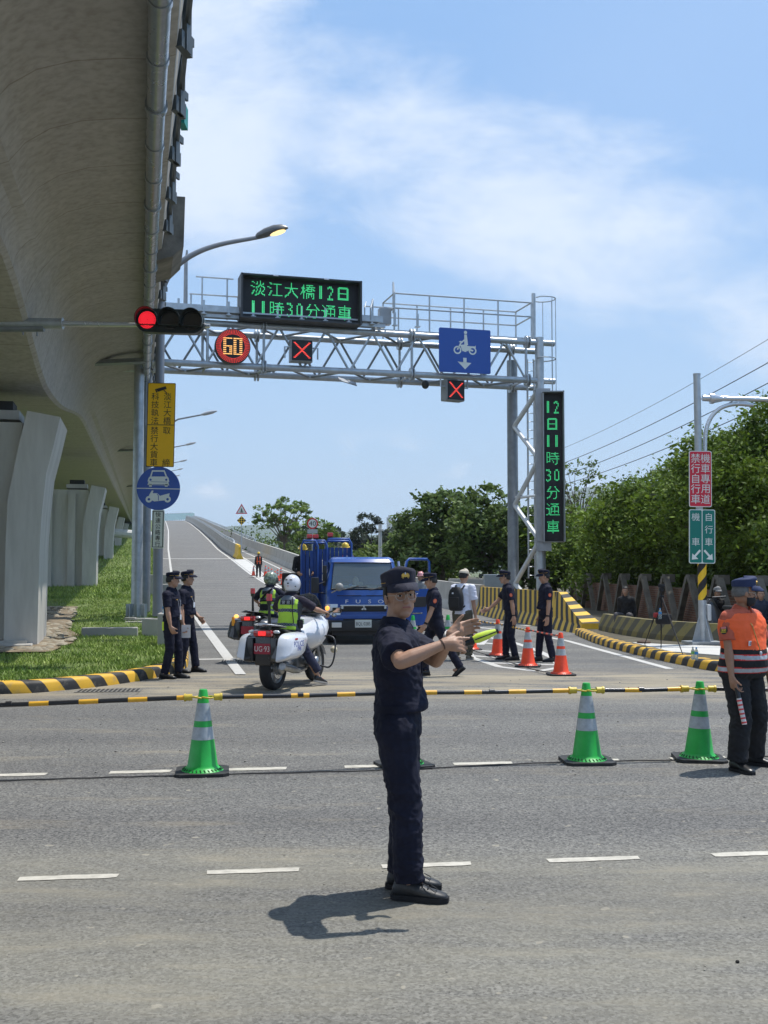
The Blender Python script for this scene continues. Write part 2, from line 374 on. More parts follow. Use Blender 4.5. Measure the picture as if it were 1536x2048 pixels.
def stripe_mat(name,c1,c2,period,slant,rough=.6,wear=.35,dirt=(.25,.22,.17),duty=.5):
    m=bpy.data.materials.new(name); m.use_nodes=True; nd,lk=nodes_of(m); b=nd['Principled BSDF']
    uv=nd.new('ShaderNodeUVMap'); uv.uv_map='UVMap'; sp=nd.new('ShaderNodeSeparateXYZ'); lk.new(uv.outputs[0],sp.inputs[0])
    a=nd.new('ShaderNodeMath'); a.operation='MULTIPLY_ADD'; lk.new(sp.outputs[1],a.inputs[0]); a.inputs[1].default_value=slant; lk.new(sp.outputs[0],a.inputs[2])
    d=nd.new('ShaderNodeMath'); d.operation='DIVIDE'; lk.new(a.outputs[0],d.inputs[0]); d.inputs[1].default_value=period
    f=nd.new('ShaderNodeMath'); f.operation='FRACT'; lk.new(d.outputs[0],f.inputs[0])
    g=nd.new('ShaderNodeMath'); g.operation='GREATER_THAN'; lk.new(f.outputs[0],g.inputs[0]); g.inputs[1].default_value=duty
    x=nd.new('ShaderNodeMixRGB'); lk.new(g.outputs[0],x.inputs[0]); x.inputs[1].default_value=(*c1,1); x.inputs[2].default_value=(*c2,1)
    tc=nd.new('ShaderNodeTexCoord'); n=nd.new('ShaderNodeTexNoise'); n.inputs['Scale'].default_value=6; n.inputs['Detail'].default_value=8; n.inputs['Roughness'].default_value=.7; lk.new(tc.outputs['Object'],n.inputs['Vector'])
    r=nd.new('ShaderNodeMapRange'); lk.new(n.outputs['Fac'],r.inputs[0]); r.inputs[1].default_value=.52; r.inputs[2].default_value=.75; r.inputs[4].default_value=wear
    y=nd.new('ShaderNodeMixRGB'); lk.new(r.outputs[0],y.inputs[0]); lk.new(x.outputs[0],y.inputs[1]); y.inputs[2].default_value=(*dirt,1)
    lk.new(y.outputs[0],b.inputs['Base Color']); b.inputs['Roughness'].default_value=rough; return m
YEL=(.74,.43,.035); BLK=(.028,.027,.026)
asph=asphalt('asphalt',(.158,.157,.150)); asph2=asphalt('asphalt_ramp',(.172,.170,.164),.12)
conc=M('concrete',(.40,.385,.35),.85,var=.16,vs=1.2,bump=.35,bs=25)
concd=M('concrete_weathered',(.20,.185,.155),.9,var=.35,vs=2.5,bump=.5,bs=20)
concw=M('concrete_pale',(.52,.51,.48),.85,var=.12,vs=.8,bump=.3,bs=25)
wpaint=M('road_paint',(.50,.49,.46),.75,var=.12,vs=9,bump=.2,bs=80)
wpaint2=M('road_paint_worn',(.50,.475,.41),.8,var=.22,vs=12,bump=.2,bs=80)
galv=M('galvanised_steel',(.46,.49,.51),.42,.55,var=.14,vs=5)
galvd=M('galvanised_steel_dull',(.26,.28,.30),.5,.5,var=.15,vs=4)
chrome=M('bright_metal',(.75,.76,.78),.18,1,var=.05)
soilm=M('soil',(.20,.155,.10),.95,var=.35,vs=3,bump=.6,bs=30)
turf=M('turf_soil',(.075,.12,.022),.95,var=.5,vs=1.6,bump=.8,bs=14,col2=(.15,.19,.045))
# --- ramp geometry
YK=[0,40,46,54,62,77.6,90,100,125,146,202,260,318,350,400,460]
ZK=[0,0,.04,.2,.55,1.44,2.15,2.75,4.1,5.5,9.0,12.7,16.0,17.5,19,19.3]
yy=np.arange(0,461,1.0); zz=np.interp(yy,YK,ZK); ker=np.ones(15)/15
zz=np.convolve(np.pad(zz,7,mode='edge'),ker,'valid')
def zr(y): return float(np.interp(y,yy,zz))
def xl(y): return float(np.interp(y,[18.6,22.4,46,77.6,125,202,318,460],[-2.39,-3.18,-8.0,-14.96,-24.5,-39.6,-63.3,-93]))   # left edge line
def xp(y): return float(np.interp(y,[27.2,29.6,34.2,37.8,43.7,50,60,70,82,125,202,318,460],[5.25,5.23,5.0,4.5,3.6,2.4,-.1,-3.0,-6.6,-15.8,-31.6,-55.3,-85]))  # foot of the right parapet
g=MB(); 
for x0,x1,y0,y1 in ((-3000,3000,-200,9000),): g.add([(x0,y0,-.35),(x1,y0,-.35),(x1,y1,-.35),(x0,y1,-.35)],[(0,1,2,3)])
tag(g.build('ground',M('earth',(.10,.12,.05),.95,var=.5,vs=.05)),kind='structure')
g=MB(); g.add([(-60,-20,0),(60,-20,0),(60,44,0),(-60,44,0)],[(0,1,2,3)])
tag(g.build('road',asph),kind='structure')
g=MB(); ys=np.concatenate([np.arange(30,80,2.0),np.arange(80,460,6.0)])
for a,b in zip(ys[:-1],ys[1:]):
    za,zb=zr(a)+.006,zr(b)+.006
    za=.006 if a<=40 else zr(a)+.006; zb=.006 if b<=40 else zr(b)+.006
    g.add([(xl(a)-1.0,a,za),(xp(a)+.3,a,za),(xp(b)+.3,b,zb),(xl(b)-1.0,b,zb)],[(0,1,2,3)])
    g.add([(xl(a)-1.0,a,za),(xl(b)-1.0,b,zb),(xl(b)-1.0,b,zb-2.5),(xl(a)-1.0,a,za-2.5)],[(0,1,2,3)])
tag(g.build('ramp_road',asph2),kind='structure')
def ribbon(mb,fx,ys,wd,dz=.012,mi=0):
    for a,b in zip(ys[:-1],ys[1:]):
        mb.add([(fx(a)-wd/2,a,zr(a)+dz),(fx(a)+wd/2,a,zr(a)+dz),(fx(b)+wd/2,b,zr(b)+dz),(fx(b)-wd/2,b,zr(b)+dz)],[(0,1,2,3)],mi)
g=MB(); L1=np.concatenate([np.arange(18.9,80,3.0),np.arange(80,330,5.0)])
ribbon(g,xl,L1,.17); ribbon(g,lambda y:xl(y)+.12+5.5,[y for y in L1 if y>43],.17)
ribbon(g,lambda y:xp(y)-.75,[y for y in L1 if y>60],.15)
def xb(y): return xl(y)+6.15           # dividing barrier
ribbon(g,lambda y:xl(y)+5.62+min(1.35,max(0,(y-48)*.03)),[y for y in L1 if 48<y<330],.15)
g.add([(xl(101)-.8,101,zr(101)+.012),(xp(101)-.4,101,zr(101)+.012),(xp(101)-.4,101.7,zr(101.7)+.012),(xl(101)-.8,101.7,zr(101.7)+.012)],[(0,1,2,3)])
tag(g.build('ramp_lane_lines',wpaint),kind='structure')
g=MB()                                   # pale unsurfaced gore
for a,b in zip(range(60,98,4),range(64,102,4)):
    f=lambda y:xl(y)+5.75; e=lambda y:xl(y)+5.5+min(1.35,max(0,(y-48)*.03))
    g.add([(f(a),a,zr(a)+.009),(e(a),a,zr(a)+.009),(e(b),b,zr(b)+.009),(f(b),b,zr(b)+.009)],[(0,1,2,3)])
tag(g.build('gore_surface',concw),kind='structure')
# --- painted markings on the junction
def quadline(mb,p,q,wd,z=.004):
    p=Vector(p);q=Vector(q);t=(q-p).normalized(); n=Vector((-t.y,t.x,0))*wd/2
    mb.add([(p-n)+Vector((0,0,z)),(q-n)+Vector((0,0,z)),(q+n)+Vector((0,0,z)),(p+n)+Vector((0,0,z))],[(0,1,2,3)])
def dash(mb,x0,x1,yf,wd,rag=.012):
    n=9; top=[];bot=[]
    for i in range(n+1):
        x=x0+(x1-x0)*i/n; y=yf(x); e=0 if 0<i<n else .006
        bot.append((x+ (0.01 if i==0 else 0),y-wd/2+random.uniform(0,rag)+e,.004)); top.append((x,y+wd/2-random.uniform(0,rag)-e,.004))
    mb.add(bot+top,[(i,i+1,n+2+i,n+1+i) for i in range(n)])
g=MB()
def row(pairs,yl,yr,wd=.10):
    a=G(*yl);b=G(*yr)
    fy=lambda x:a.y+(b.y-a.y)*(x-a.x)/(b.x-a.x)
    for l,r in pairs:
        X0=G(l,yl[1]+(yr[1]-yl[1])*(l-yl[0])/(yr[0]-yl[0])).x; X1=G(r,yl[1]+(yr[1]-yl[1])*(r-yl[0])/(yr[0]-yl[0])).x
        dash(g,X0,X1,fy,wd)
row([(-380,-250),(-170,-30),(35,236),(412,598),(762,942),(1094,1278),(1424,1600),(1745,1920)],(35,1759),(1536,1707))
row([(-260,-120),(-30,93),(218,342),(454,573),(688,803),(906,1024),(1126,1238),(1340,1452),(1556,1668)],(0,1551),(1536,1513),.14)
tag(g.build('dashed_guide_lines',wpaint2),kind='structure')
g=MB(); quadline(g,G(482,1350),G(394,1228),.17,.014); quadline(g,G(1340,1338),G(1135,1282),.16); quadline(g,G(1135,1282),G(1010,1258),.16)
quadline(g,G(395,1319),G(600,1316),.25,.0045)
# hatched island in front of the right lane
isl=[(940,1262),(925,1290),(945,1316),(1000,1334),(1075,1343),(1120,1335),(1110,1318),(1072,1300),(1030,1286),(985,1272)]
for k in range(len(isl)):
    quadline(g,G(*isl[k]),G(*isl[(k+1)%len(isl)]),.16)
for l,r in (((935,1283),(1030,1292)),((928,1300),(1068,1308)),((945,1312),(1100,1322)),((975,1326),(1112,1330)),((945,1270),(1000,1279))):
    quadline(g,G(*l),G(*r),.22,.0055)
for k,(a,b) in enumerate((((905,1262),(1010,1272)),((900,1250),(985,1258)),((960,1290),(985,1262)),((930,1240),(1060,1252)))):
    quadline(g,G(*a),G(*b),.2,.008)
tag(g.build('painted_island_lines',wpaint),kind='structure')
# drains, sandy spill
for px,py,wd,dp in ((218,1381,.95,.42),(480,1322,.8,.5)):
    p=G(px,py,.006); t=MB(); t.box((0,0,0),(wd,dp,.006))
    for i in range(14):
        t.box((-wd/2+.06+i*(wd-.12)/13,0,.005),(wd/32,dp*.86,.006),1)
    o=t.build('drain_grate',[M('grate_metal',(.2,.19,.17),.7,.3,var=.3,vs=20),BLKM if 'BLKM' in globals() else M('black_gap',(.02,.02,.02),.8)])
    o.location=p; o.rotation_euler=(0,0,R(6)); tag(o,'slotted metal drain grate in the road by the striped kerb' if px<300 else 'slotted drain grate across the ramp edge line behind the two officers','drain')
# --- kerbs
KL=[(-30,13.0),(-14,14.7),(-9,15.35),(-5.57,15.98),(-4.78,16.5),(-4.24,17.25),(-3.82,18.3),(-3.62,19.3),(-3.62,20.3),(-3.8,21.5),(-4.0,22.6),(-4.6,25.6),(-5.3,29)]
KR=[(26,16.6),(12,17.4),(8.2,18.1),(6.7,18.75),(5.9,19.5),(5.62,20.9),(5.42,22.5),(5.22,25.1),(5.18,27.4),(5.30,30.7)]
kprof=[(0,-.02),(0,.12),(-.03,.165),(-.06,.175),(-.24,.175),(-.24,-.02)]
kst=stripe_mat('kerb_stripes',YEL,BLK,.54,.75,wear=.55)
def kerb(pts,name,label,flip):
    path=smoothpath([(x,y,0) for x,y in pts],8); mb=MB()
    mb.sweep([(a*flip,b) for a,b in kprof],path); o=mb.build(name,kst,auto=50); tag(o,label,'kerb'); return path
KLp=kerb(KL,'striped_kerb','yellow and black striped kerb round the grass verge under the viaduct',1)
KRp=kerb(KR,'striped_kerb','yellow and black striped kerb curving past the red and green sign pole',-1)
# --- left verge: rises along the viaduct
def xv(y): 
    return float(np.interp(y,[13.0,14.7,15.35,15.98,16.5,17.25,18.3,19.3,20.3,22.6,25.6,29,46,77.6,125,202,318,460],[-30,-14,-9,-5.57,-4.78,-4.24,-3.82,-3.62,-3.62,-4.0,-4.6,-5.3,-9.2,-16.0,-25.4,-40.5,-64.3,-94]))-.15
def hv(x,y):
    z=float(np.interp(y,[0,16,25,32,45,57,77,90,125,200,320,460],[.13,.14,.18,.28,.68,1.05,2.0,2.95,4.6,9.4,16.3,19]))
    return z+.05*noise.noise((x*.6,y*.6,3))*min(1,max(0,y-16)*.3)
g=MB(); ys=list(np.arange(13.0,30,.5))+list(np.arange(30,60,1.5))+list(np.arange(60,330,8)); nx=48; vs=[]
for y in ys:
    for i in range(nx+1):
        t=(i/nx)**1.8; x=xv(y)-t*(60+0*y); vs.append((x,y,hv(x,y) if y>16.5 or x<-9 else hv(x,y)))
fs=[(j*(nx+1)+i,j*(nx+1)+i+1,(j+1)*(nx+1)+i+1,(j+1)*(nx+1)+i) for j in range(len(ys)-1) for i in range(nx)]
g.add(vs,fs); tag(g.build('grass_bank_soil',turf,smooth=True),kind='structure')
g=MB()                                    # bare soil and stones beside the first pier
p0=[(-8.6,21.3),(-6.5,21.5),(-6.9,24.5),(-7.3,26.5),(-8.3,29),(-10.9,39),(-12.0,39),(-9.6,28)]
vs=[(x,y,hv(x,y)+.03) for x,y in p0]; g.add(vs+[(-8.1,27,hv(-8.1,27)+.05)],[(i,(i+1)%8,8) for i in range(8)]); 
tag(g.build('bare_soil',soilm),kind='structure')
g=MB(); rs=random.Random(3)
for i in range(260):
    y=21.8+(rs.random()**1.4)*17; xr_=float(np.interp(y,[21.5,25,28,39],[-6.5,-7.0,-8.0,-10.8])); x=xr_-rs.uniform(.0,1.4)
    s_=rs.uniform(.04,.11); g.ell((x,y,hv(x,y)+.05),(s_*1.3,s_,s_*.5),n=6,m=4,rot=Matrix.Rotation(rs.uniform(0,3),3,'Z'))
tag(g.build('rubble_stones',M('stone',(.30,.265,.20),.9,var=.3,vs=2,bump=.3),auto=60),kind='stuff')
# --- grass blades
def blades(name,n,fx,size,mat,seed=1,par=None):
    r=np.random.default_rng(seed); pts=[]
    while len(pts)<n:
        x,y=fx(r); pts.append((x,y,hv(x,y)))
    P_=np.array(pts); k=len(P_); a=r.uniform(0,2*np.pi,k); hgt=size*r.uniform(.5,1.5,k); wd=size*.22
    dx=np.cos(a)*wd; dy=np.sin(a)*wd; lx=r.normal(0,.55,k)*hgt; ly=r.normal(0,.55,k)*hgt
    V=np.empty((k,3,3)); V[:,0]=P_+np.c_[-dx,-dy,0*dx-.01]; V[:,1]=P_+np.c_[dx,dy,0*dx-.01]; V[:,2]=P_+np.c_[lx,ly,hgt]
    me=bpy.data.meshes.new(name); me.vertices.add(3*k); me.vertices.foreach_set('co',V.ravel()); me.loops.add(3*k); me.loops.foreach_set('vertex_index',np.arange(3*k)); me.polygons.add(k); me.polygons.foreach_set('loop_start',np.arange(k)*3); me.polygons.foreach_set('loop_total',np.full(k,3)); me.update(calc_edges=True); me.materials.append(mat)
    o=bpy.data.objects.new(name,me); COL.objects.link(o); return tag(o,kind='stuff')
def gp(r):
    while True:
        y=15.6+(r.random()**1.7)*44; x=xv(y)-.12-(r.random()**1.3)*12
        if y<19 and x<-14: continue
        if noise.noise((x*.55,y*.4,1))*.5+noise.noise((x*1.7,y*1.5,9))*.5>.16: 
            if r.random()<.8: continue
        xr_=float(np.interp(y,[21.5,25,28,39],[-6.5,-7.0,-8.0,-10.8]))
        if xr_-1.7<x<xr_+.05*noise.noise((y*3,0,0)) and 21.3<y<39 and r.random()<.93: continue
        return x,y
blades('grass',130000,gp,.055,M('grass_blades',(.14,.24,.032),.6,var=.4,vs=.8,col2=(.30,.38,.07),island=.45))
def gp2(r):
    while True:
        y=44+(r.random()**1.3)*150; x=xv(y)-.12-(r.random()**1.2)*(10+y*.12)
        return x,y
blades('grass',80000,gp2,.12,MATS['grass_blades'],4)
# --- right verge
def xk(y): return float(np.interp(y,[16.6,17.4,18.1,18.75,19.5,20.9,22.5,25.1,27.4,34.2,37.8,43.7,50,60,82,125,318],[26,12,8.2,6.7,5.9,5.62,5.42,5.22,5.18,5.5,5.1,4.2,3.0,.6,-5.8,-15,-54]))+.15
g=MB(); ys=[16.6,17,17.4,18.1,18.75,19.5,20.9,22.5,25.1,27.4,34,38,44,50,60,82,125,200,318]; vs=[]
for y in ys: vs+= [(xk(y),y,.14),(xk(y)+60,y,.14)]
g.add(vs,[(2*i,2*i+1,2*i+3,2*i+2) for i in range(len(ys)-1)]); tag(g.build('verge_soil',M('dark_soil',(.085,.075,.05),.95,var=.4,vs=2,bump=.6,bs=20)),kind='structure')
g=MB(); q=[(5.75,22.2),(6.9,20.6),(8.6,21.0),(8.0,23.4),(6.2,24.3),(5.6,25)]
g.prism(q,.10,.16,'z'); tag(g.build('sign_pad',concw),kind='structure')
# mossy barrier behind the kerb
mst=stripe_mat('mossy_stripes',(.27,.225,.085),(.12,.11,.075),.62,.8,rough=.9,wear=1.0,dirt=(.15,.145,.095))
g=MB(); g.sweep([(-.2,0),(-.2,.15),(-.09,.47),(.09,.47),(.2,.15),(.2,0)],smoothpath([(6.1,30.4,.12),(6.35,27.6,.12),(7.0,25.6,.12),(8.3,24.4,.12),(14,22.9,.12)],5))
tag(g.build('low_barrier',mst),'low mossy concrete barrier with faded yellow stripes behind the sign pole','barrier')
# --- right parapet (grey) and its striped end
jer=[(0,0),(.06,.12),(.20,.34),(.30,1.0),(.50,1.0),(.50,0)]
bst=stripe_mat('barrier_stripes',(.74,.47,.06),(.035,.034,.032),.60,.45,wear=.3,rough=.7)
path=[(xp(y),y,zr(y)) for y in list(np.arange(44,90,2))+list(np.arange(90,340,8))]
root=thing('ramp_parapet','long grey concrete parapet on the outer edge of the curving ramp','parapet',(xp(44),44,0))
def jprof(s): return [(a,b*s) for a,b in jer]
g=MB(); g.sweep(jprof(1.15),path); g.build('parapet_wall',conc,root,world=True)
g=MB()
for h in (1.35,1.5):
    pp=[(xp(y)+.4,y,zr(y)+h) for y in range(118,335,8)]; g.tube(pp,.05,6)
pp=[(xp(118)+.4,118,zr(118)+1.5),(xp(117)+.4,116.6,zr(117)+1.4),(xp(116)+.4,116,zr(116)+1.1)]; g.tube(pp,.06,6)
for y in range(118,335,4): g.tube([(xp(y)+.4,y,zr(y)+1.1),(xp(y)+.4,y,zr(y)+1.5)],.05,5)
g.build('hand_rail',galv,root,world=True)
root=thing('striped_barrier','grey concrete barrier with wavy yellow and black stripes and a sloping end','barrier',(xp(27.4),27.4,0))
path=[(xp(y),y,0) for y in np.arange(44,33.2,-1.0)]
g=MB(); g.sweep([(-a,b*1.12) for a,b in jer],path,closed=True)
# sloping nose
n0=(xp(29),29,0); 
rs=[]; 
nb=[(0,0),(.04,.08),(.10,.2),(.13,.30),(.66,.30),(.66,0)]
for t in (0,.12,.6,1.0):
    rs.append([Vector(((xp(34)+a)*(1-t)+(5.42+a2)*t,34-3.1*t,b*1.12*(1-t)+b2*t if not (t==.12 and b==1.0) else 1.12)) for (a,b),(a2,b2) in zip(jer,nb)])
o0=len(g.v); vs=[p for r_ in rs for p in r_]; nP=6; fs=[];uvs=[]
for i in range(3):
    for j in range(nP):
        fs.append((i*nP+j,i*nP+(j+1)%nP,(i+1)*nP+(j+1)%nP,(i+1)*nP+j)); y0_,y1_=15+i*.7,15+(i+1)*.7
        p_=[0,.134,.395,1.06,1.26,2.26,2.8]; L0=[10.6,11.0,12.5,13.7]; uvs.append([(L0[i],p_[j]),(L0[i],p_[j+1]),(L0[i+1],p_[j+1]),(L0[i+1],p_[j])])
g.add(vs,fs,0,None,uvs)
g.add(rs[-1],[tuple(range(6))],1); g.build('barrier_body',[bst,M('barrier_yellow',(.78,.50,.04),.6,var=.2,vs=4)],root,world=True)
# --- dividing barrier on the ramp
path=[(xb(y)+.3,y,zr(y)) for y in list(np.arange(106,130,2))+list(np.arange(130,340,6))]
root=thing('ramp_divider','grey concrete barrier dividing the two ramp lanes, with a yellow blunt end','barrier',(xb(106),106,zr(106)))
sym=[(-.32,0),(-.30,.12),(-.16,.38),(-.1,1.25),(.1,1.25),(.16,.38),(.30,.12),(.32,0)]
g=MB(); g.sweep(sym,path); g.build('barrier_wall',conc,root,world=True)
g=MB(); g.sweep(sym,[(xb(y)+.3,y,zr(y)) for y in (101.5,103,104.5,106)]); g.sweep([(a,b*.9) for a,b in sym],[(xb(101.5)+.3,101.5,zr(101.5)),(xb(101)+.3,100.9,zr(101))])
g.build('yellow_end',M('barrier_yellow'),root,world=True)
g=MB()
for h in (1.38,1.55): g.tube([(xb(y)+.3,y,zr(y)+h) for y in range(112,335,8)],.05,6)
g.tube([(xb(112)+.3,112,zr(112)+1.55),(xb(110)+.3,110.4,zr(110)+1.4),(xb(110)+.3,110,zr(110)+1.2)],.06,6)
for y in range(112,335,4): g.tube([(xb(y)+.3,y,zr(y)+1.2),(xb(y)+.3,y,zr(y)+1.55)],.05,5)
g.build('hand_rail',galv,root,world=True)
# left parapet of the ramp
root=thing('ramp_parapet','low grey concrete parapet on the viaduct side of the ramp','parapet',(xl(60)-.9,60,0))
g=MB(); g.sweep([(a*-1,b) for a,b in jprof(.95)],[(xl(y)-.75,y,zr(y)) for y in list(np.arange(58,100,3))+list(np.arange(100,340,8))]); g.build('parapet_wall',conc,root,world=True)
# translucent noise screens at the crest
g=MB(); scr=M('screen_panel',(.35,.55,.60),.25,var=.08,alpha=.75); 
for i in range(14):
    y=318+i*5; x=xl(318)-1+ (i)*(-1.0)-.2*i; 
    z0=16.6+i*.12
    g.box((xl(330)-3+ (7-i)*-.0+ (i-7)*-0.0 - (i*.2)+ 4.2, 322+i*5, 17.2+i*.28),(.12,4.7,2.0))
    g.tube([(xl(330)+1.2-i*.2,319.6+i*5,15),(xl(330)+1.2-i*.2,319.6+i*5,18.3+i*.28)],.1,5,mi=1)
o=g.build('noise_screen',[scr,galvd]); tag(o,'pale blue-green screen panels on the bridge at the crest of the ramp','screen')
# ================================================================ VIADUCT
u_=Vector((-.2164,.9763,0)); r_=Vector((.9763,.2164,0)); GR=.025
def V3(a,d,h): return u_*d+r_*a+Vector((0,0,CAMZ+h+GR*d))
PD=[25.5,57,90,127,170,215,262]
def haunch(d):
    s=0
    for p in [-8,25.5]:
        dd=d-p; Lh=8.5 if dd<0 else 17
        if abs(dd)<Lh: s=max(s,.5+.5*math.cos(math.pi*dd/Lh))
    return 4.38-1.03*s
vroot=thing('viaduct','grey concrete box girder viaduct overhead with a silver drain pipe along its edge','viaduct',V3(0,25.5,-4))
def vprof(d):
    hb=haunch(d)
    R_=[(-2.12,hb),(-2.03,hb+.06),(-1.99,hb+.25),(-1.86,hb+.35*(5.0-hb)+.2),(-1.70,4.86),(-1.50,5.12),(-1.2,5.33),(-.8,5.47),(-.3,5.55),(.08,5.58),(.10,5.50),(.22,5.50),(.23,5.62),(.34,5.66),(.52,6.9),(.36,6.9),(.2,6.2)]
    Lf=[(-10.2-a if a>-9 else a,h) for a,h in R_]; Lf=[(-10.1-a,h) for a,h in reversed(R_)]
    return R_+Lf
g=MB(); ds=list(np.arange(-14,70,1.5))+list(np.arange(70,300,4.0))
rs=[[V3(a,d,h) for a,h in vprof(d)] for d in ds]; g.rings(rs)
vc=bpy.data.materials.new('viaduct_concrete'); vc.use_nodes=True; nd,lk=nodes_of(vc); b=nd['Principled BSDF']
tc=nd.new('ShaderNodeTexCoord'); mp_=nd.new('ShaderNodeMapping'); mpr=nd.new('ShaderNodeMapping'); mpr.inputs['Rotation'].default_value=(0,0,R(-12.5)); lk.new(tc.outputs['Object'],mpr.inputs[0]); mp_.inputs['Scale'].default_value=(.45,1.0,.6); lk.new(mpr.outputs[0],mp_.inputs[0])
n1=nd.new('ShaderNodeTexNoise'); n1.inputs['Scale'].default_value=1.7; n1.inputs['Detail'].default_value=7; n1.inputs['Roughness'].default_value=.65; lk.new(mp_.outputs[0],n1.inputs['Vector'])
rp=nd.new('ShaderNodeValToRGB'); rp.color_ramp.elements[0].position=.28; rp.color_ramp.elements[1].position=.72; rp.color_ramp.elements[0].color=(.37,.352,.31,1); rp.color_ramp.elements[1].color=(.46,.443,.40,1); lk.new(n1.outputs['Fac'],rp.inputs[0])
# transverse form lines and streaks
mp2=nd.new('ShaderNodeMapping'); mp2.inputs['Rotation'].default_value=(0,0,R(-12.5)); lk.new(tc.outputs['Object'],mp2.inputs[0])
sp=nd.new('ShaderNodeSeparateXYZ'); lk.new(mp2.outputs[0],sp.inputs[0])
dv=nd.new('ShaderNodeMath'); dv.operation='DIVIDE'; lk.new(sp.outputs[1],dv.inputs[0]); dv.inputs[1].default_value=1.83
fr=nd.new('ShaderNodeMath'); fr.operation='FRACT'; lk.new(dv.outputs[0],fr.inputs[0])
lt=nd.new('ShaderNodeMath'); lt.operation='LESS_THAN'; lk.new(fr.outputs[0],lt.inputs[0]); lt.inputs[1].default_value=.018
m0=nd.new('ShaderNodeMixRGB'); m0.blend_type='MULTIPLY'; lk.new(lt.outputs[0],m0.inputs[0]); lk.new(rp.outputs[0],m0.inputs[1]); m0.inputs[2].default_value=(.72,.70,.66,1)
n3=nd.new('ShaderNodeTexNoise'); n3.inputs['Scale'].default_value=9; n3.inputs['Detail'].default_value=6; lk.new(tc.outputs['Object'],n3.inputs['Vector'])
r3=nd.new('ShaderNodeValToRGB'); r3.color_ramp.elements[0].position=.3; r3.color_ramp.elements[1].position=.6; r3.color_ramp.elements[0].color=(.82,.80,.78,1); r3.color_ramp.elements[1].color=(1.05,1.05,1.05,1); lk.new(n3.outputs['Fac'],r3.inputs[0])
m9=nd.new('ShaderNodeMixRGB'); m9.blend_type='MULTIPLY'; m9.inputs[0].default_value=1; lk.new(m0.outputs[0],m9.inputs[1]); lk.new(r3.outputs[0],m9.inputs[2]); lk.new(m9.outputs[0],b.inputs['Base Color']); b.inputs['Roughness'].default_value=.85
bp=nd.new('ShaderNodeBump'); bp.inputs['Strength'].default_value=.25; lk.new(n3.outputs['Fac'],bp.inputs['Height']); lk.new(bp.outputs[0],b.inputs['Normal'])
g.build('box_girder',vc,vroot,auto=28,world=True)
g=MB(); g.tube([V3(.13,d,5.33) for d in range(2,240,4)],.115,14)
for d in np.arange(4,200,1.35):
    k=.128 if int(d/1.35)%3 else .14; g.tube([V3(.13,d-.06,5.33),V3(.13,d+.06,5.33)],k,14)
g.build('drain_pipe',M('pipe_steel',(.36,.38,.39),.3,.75,var=.12,vs=6),vroot,auto=40,world=True)
g=MB()
for d in np.arange(5,200,1.9):
    c=V3(.46,d,6.3); g.box(c,(.06,.14,1.3),rot=(0,0,R(-12.5))); g.box(V3(.43,d,5.75),(.08,.32,.2),rot=(0,0,R(-12.5))); g.box(V3(.53,d+.35,6.9),(.04,.5,.12),rot=(0,0,R(-12.5)))
for h,a in ((6.0,.47),(6.45,.50),(6.9,.54),(7.25,.545)):
    g.tube([V3(a,d,h) for d in range(3,240,6)],.035,6)
g.build('outer_railing',M('dark_steel',(.10,.115,.12),.5,.5,var=.2),vroot,world=True)
g=MB(); g.prism([(.22,5.42),(.56,5.54),(.76,5.75),(.78,6.72),(.40,6.72)],0,1.9,'y',Mx=Matrix(((r_.x,u_.x,0,0),(r_.y,u_.y,0,0),(0,GR,1,CAMZ),(0,0,0,1)))@Matrix.Translation((0,21.4,0)))
g.build('light_plinth',concd,vroot,world=True)
g=MB(); 
for d in (33,65,107): g.box(V3(-.75,d,5.28),(1.9,.35,.12),rot=(0,0,R(-12.5)))
g.build('drain_tray',galvd,vroot,world=True)
g=MB(); g.box(V3(.56,16.6,6.45),(.10,.3,.32)); g.build('green_plate',M('green_plate',(.0,.25,.2),.5),vroot,world=True)
# piers
pm=bpy.data.materials.new('pier_concrete'); pm.use_nodes=True; nd,lk=nodes_of(pm); b=nd['Principled BSDF']
tc=nd.new('ShaderNodeTexCoord'); mp_=nd.new('ShaderNodeMapping'); mp_.inputs['Scale'].default_value=(2.2,2.2,.3); lk.new(tc.outputs['Object'],mp_.inputs[0])
n1=nd.new('ShaderNodeTexNoise'); n1.inputs['Scale'].default_value=1.2; n1.inputs['Detail'].default_value=8; n1.inputs['Roughness'].default_value=.7; lk.new(mp_.outputs[0],n1.inputs['Vector'])
rp=nd.new('ShaderNodeValToRGB'); rp.color_ramp.elements[0].position=.3; rp.color_ramp.elements[1].position=.66; rp.color_ramp.elements[0].color=(.43,.41,.365,1); rp.color_ramp.elements[1].color=(.58,.56,.51,1); lk.new(n1.outputs['Fac'],rp.inputs[0]); lk.new(rp.outputs[0],b.inputs['Base Color']); b.inputs['Roughness'].default_value=.88
zin=[848,922,1010,1100,1290]; ain=[-2.38,-2.56,-2.74,-2.77,-2.77]; zot=[858,919,963,1040,1098,1290]; aot=[-1.70,-1.85,-1.97,-2.05,-2.08,-2.10]
zi=[CAMZ+25.5*(1140-y)/F for y in zin]; zo=[CAMZ+25.5*(1140-y)/F for y in zot]
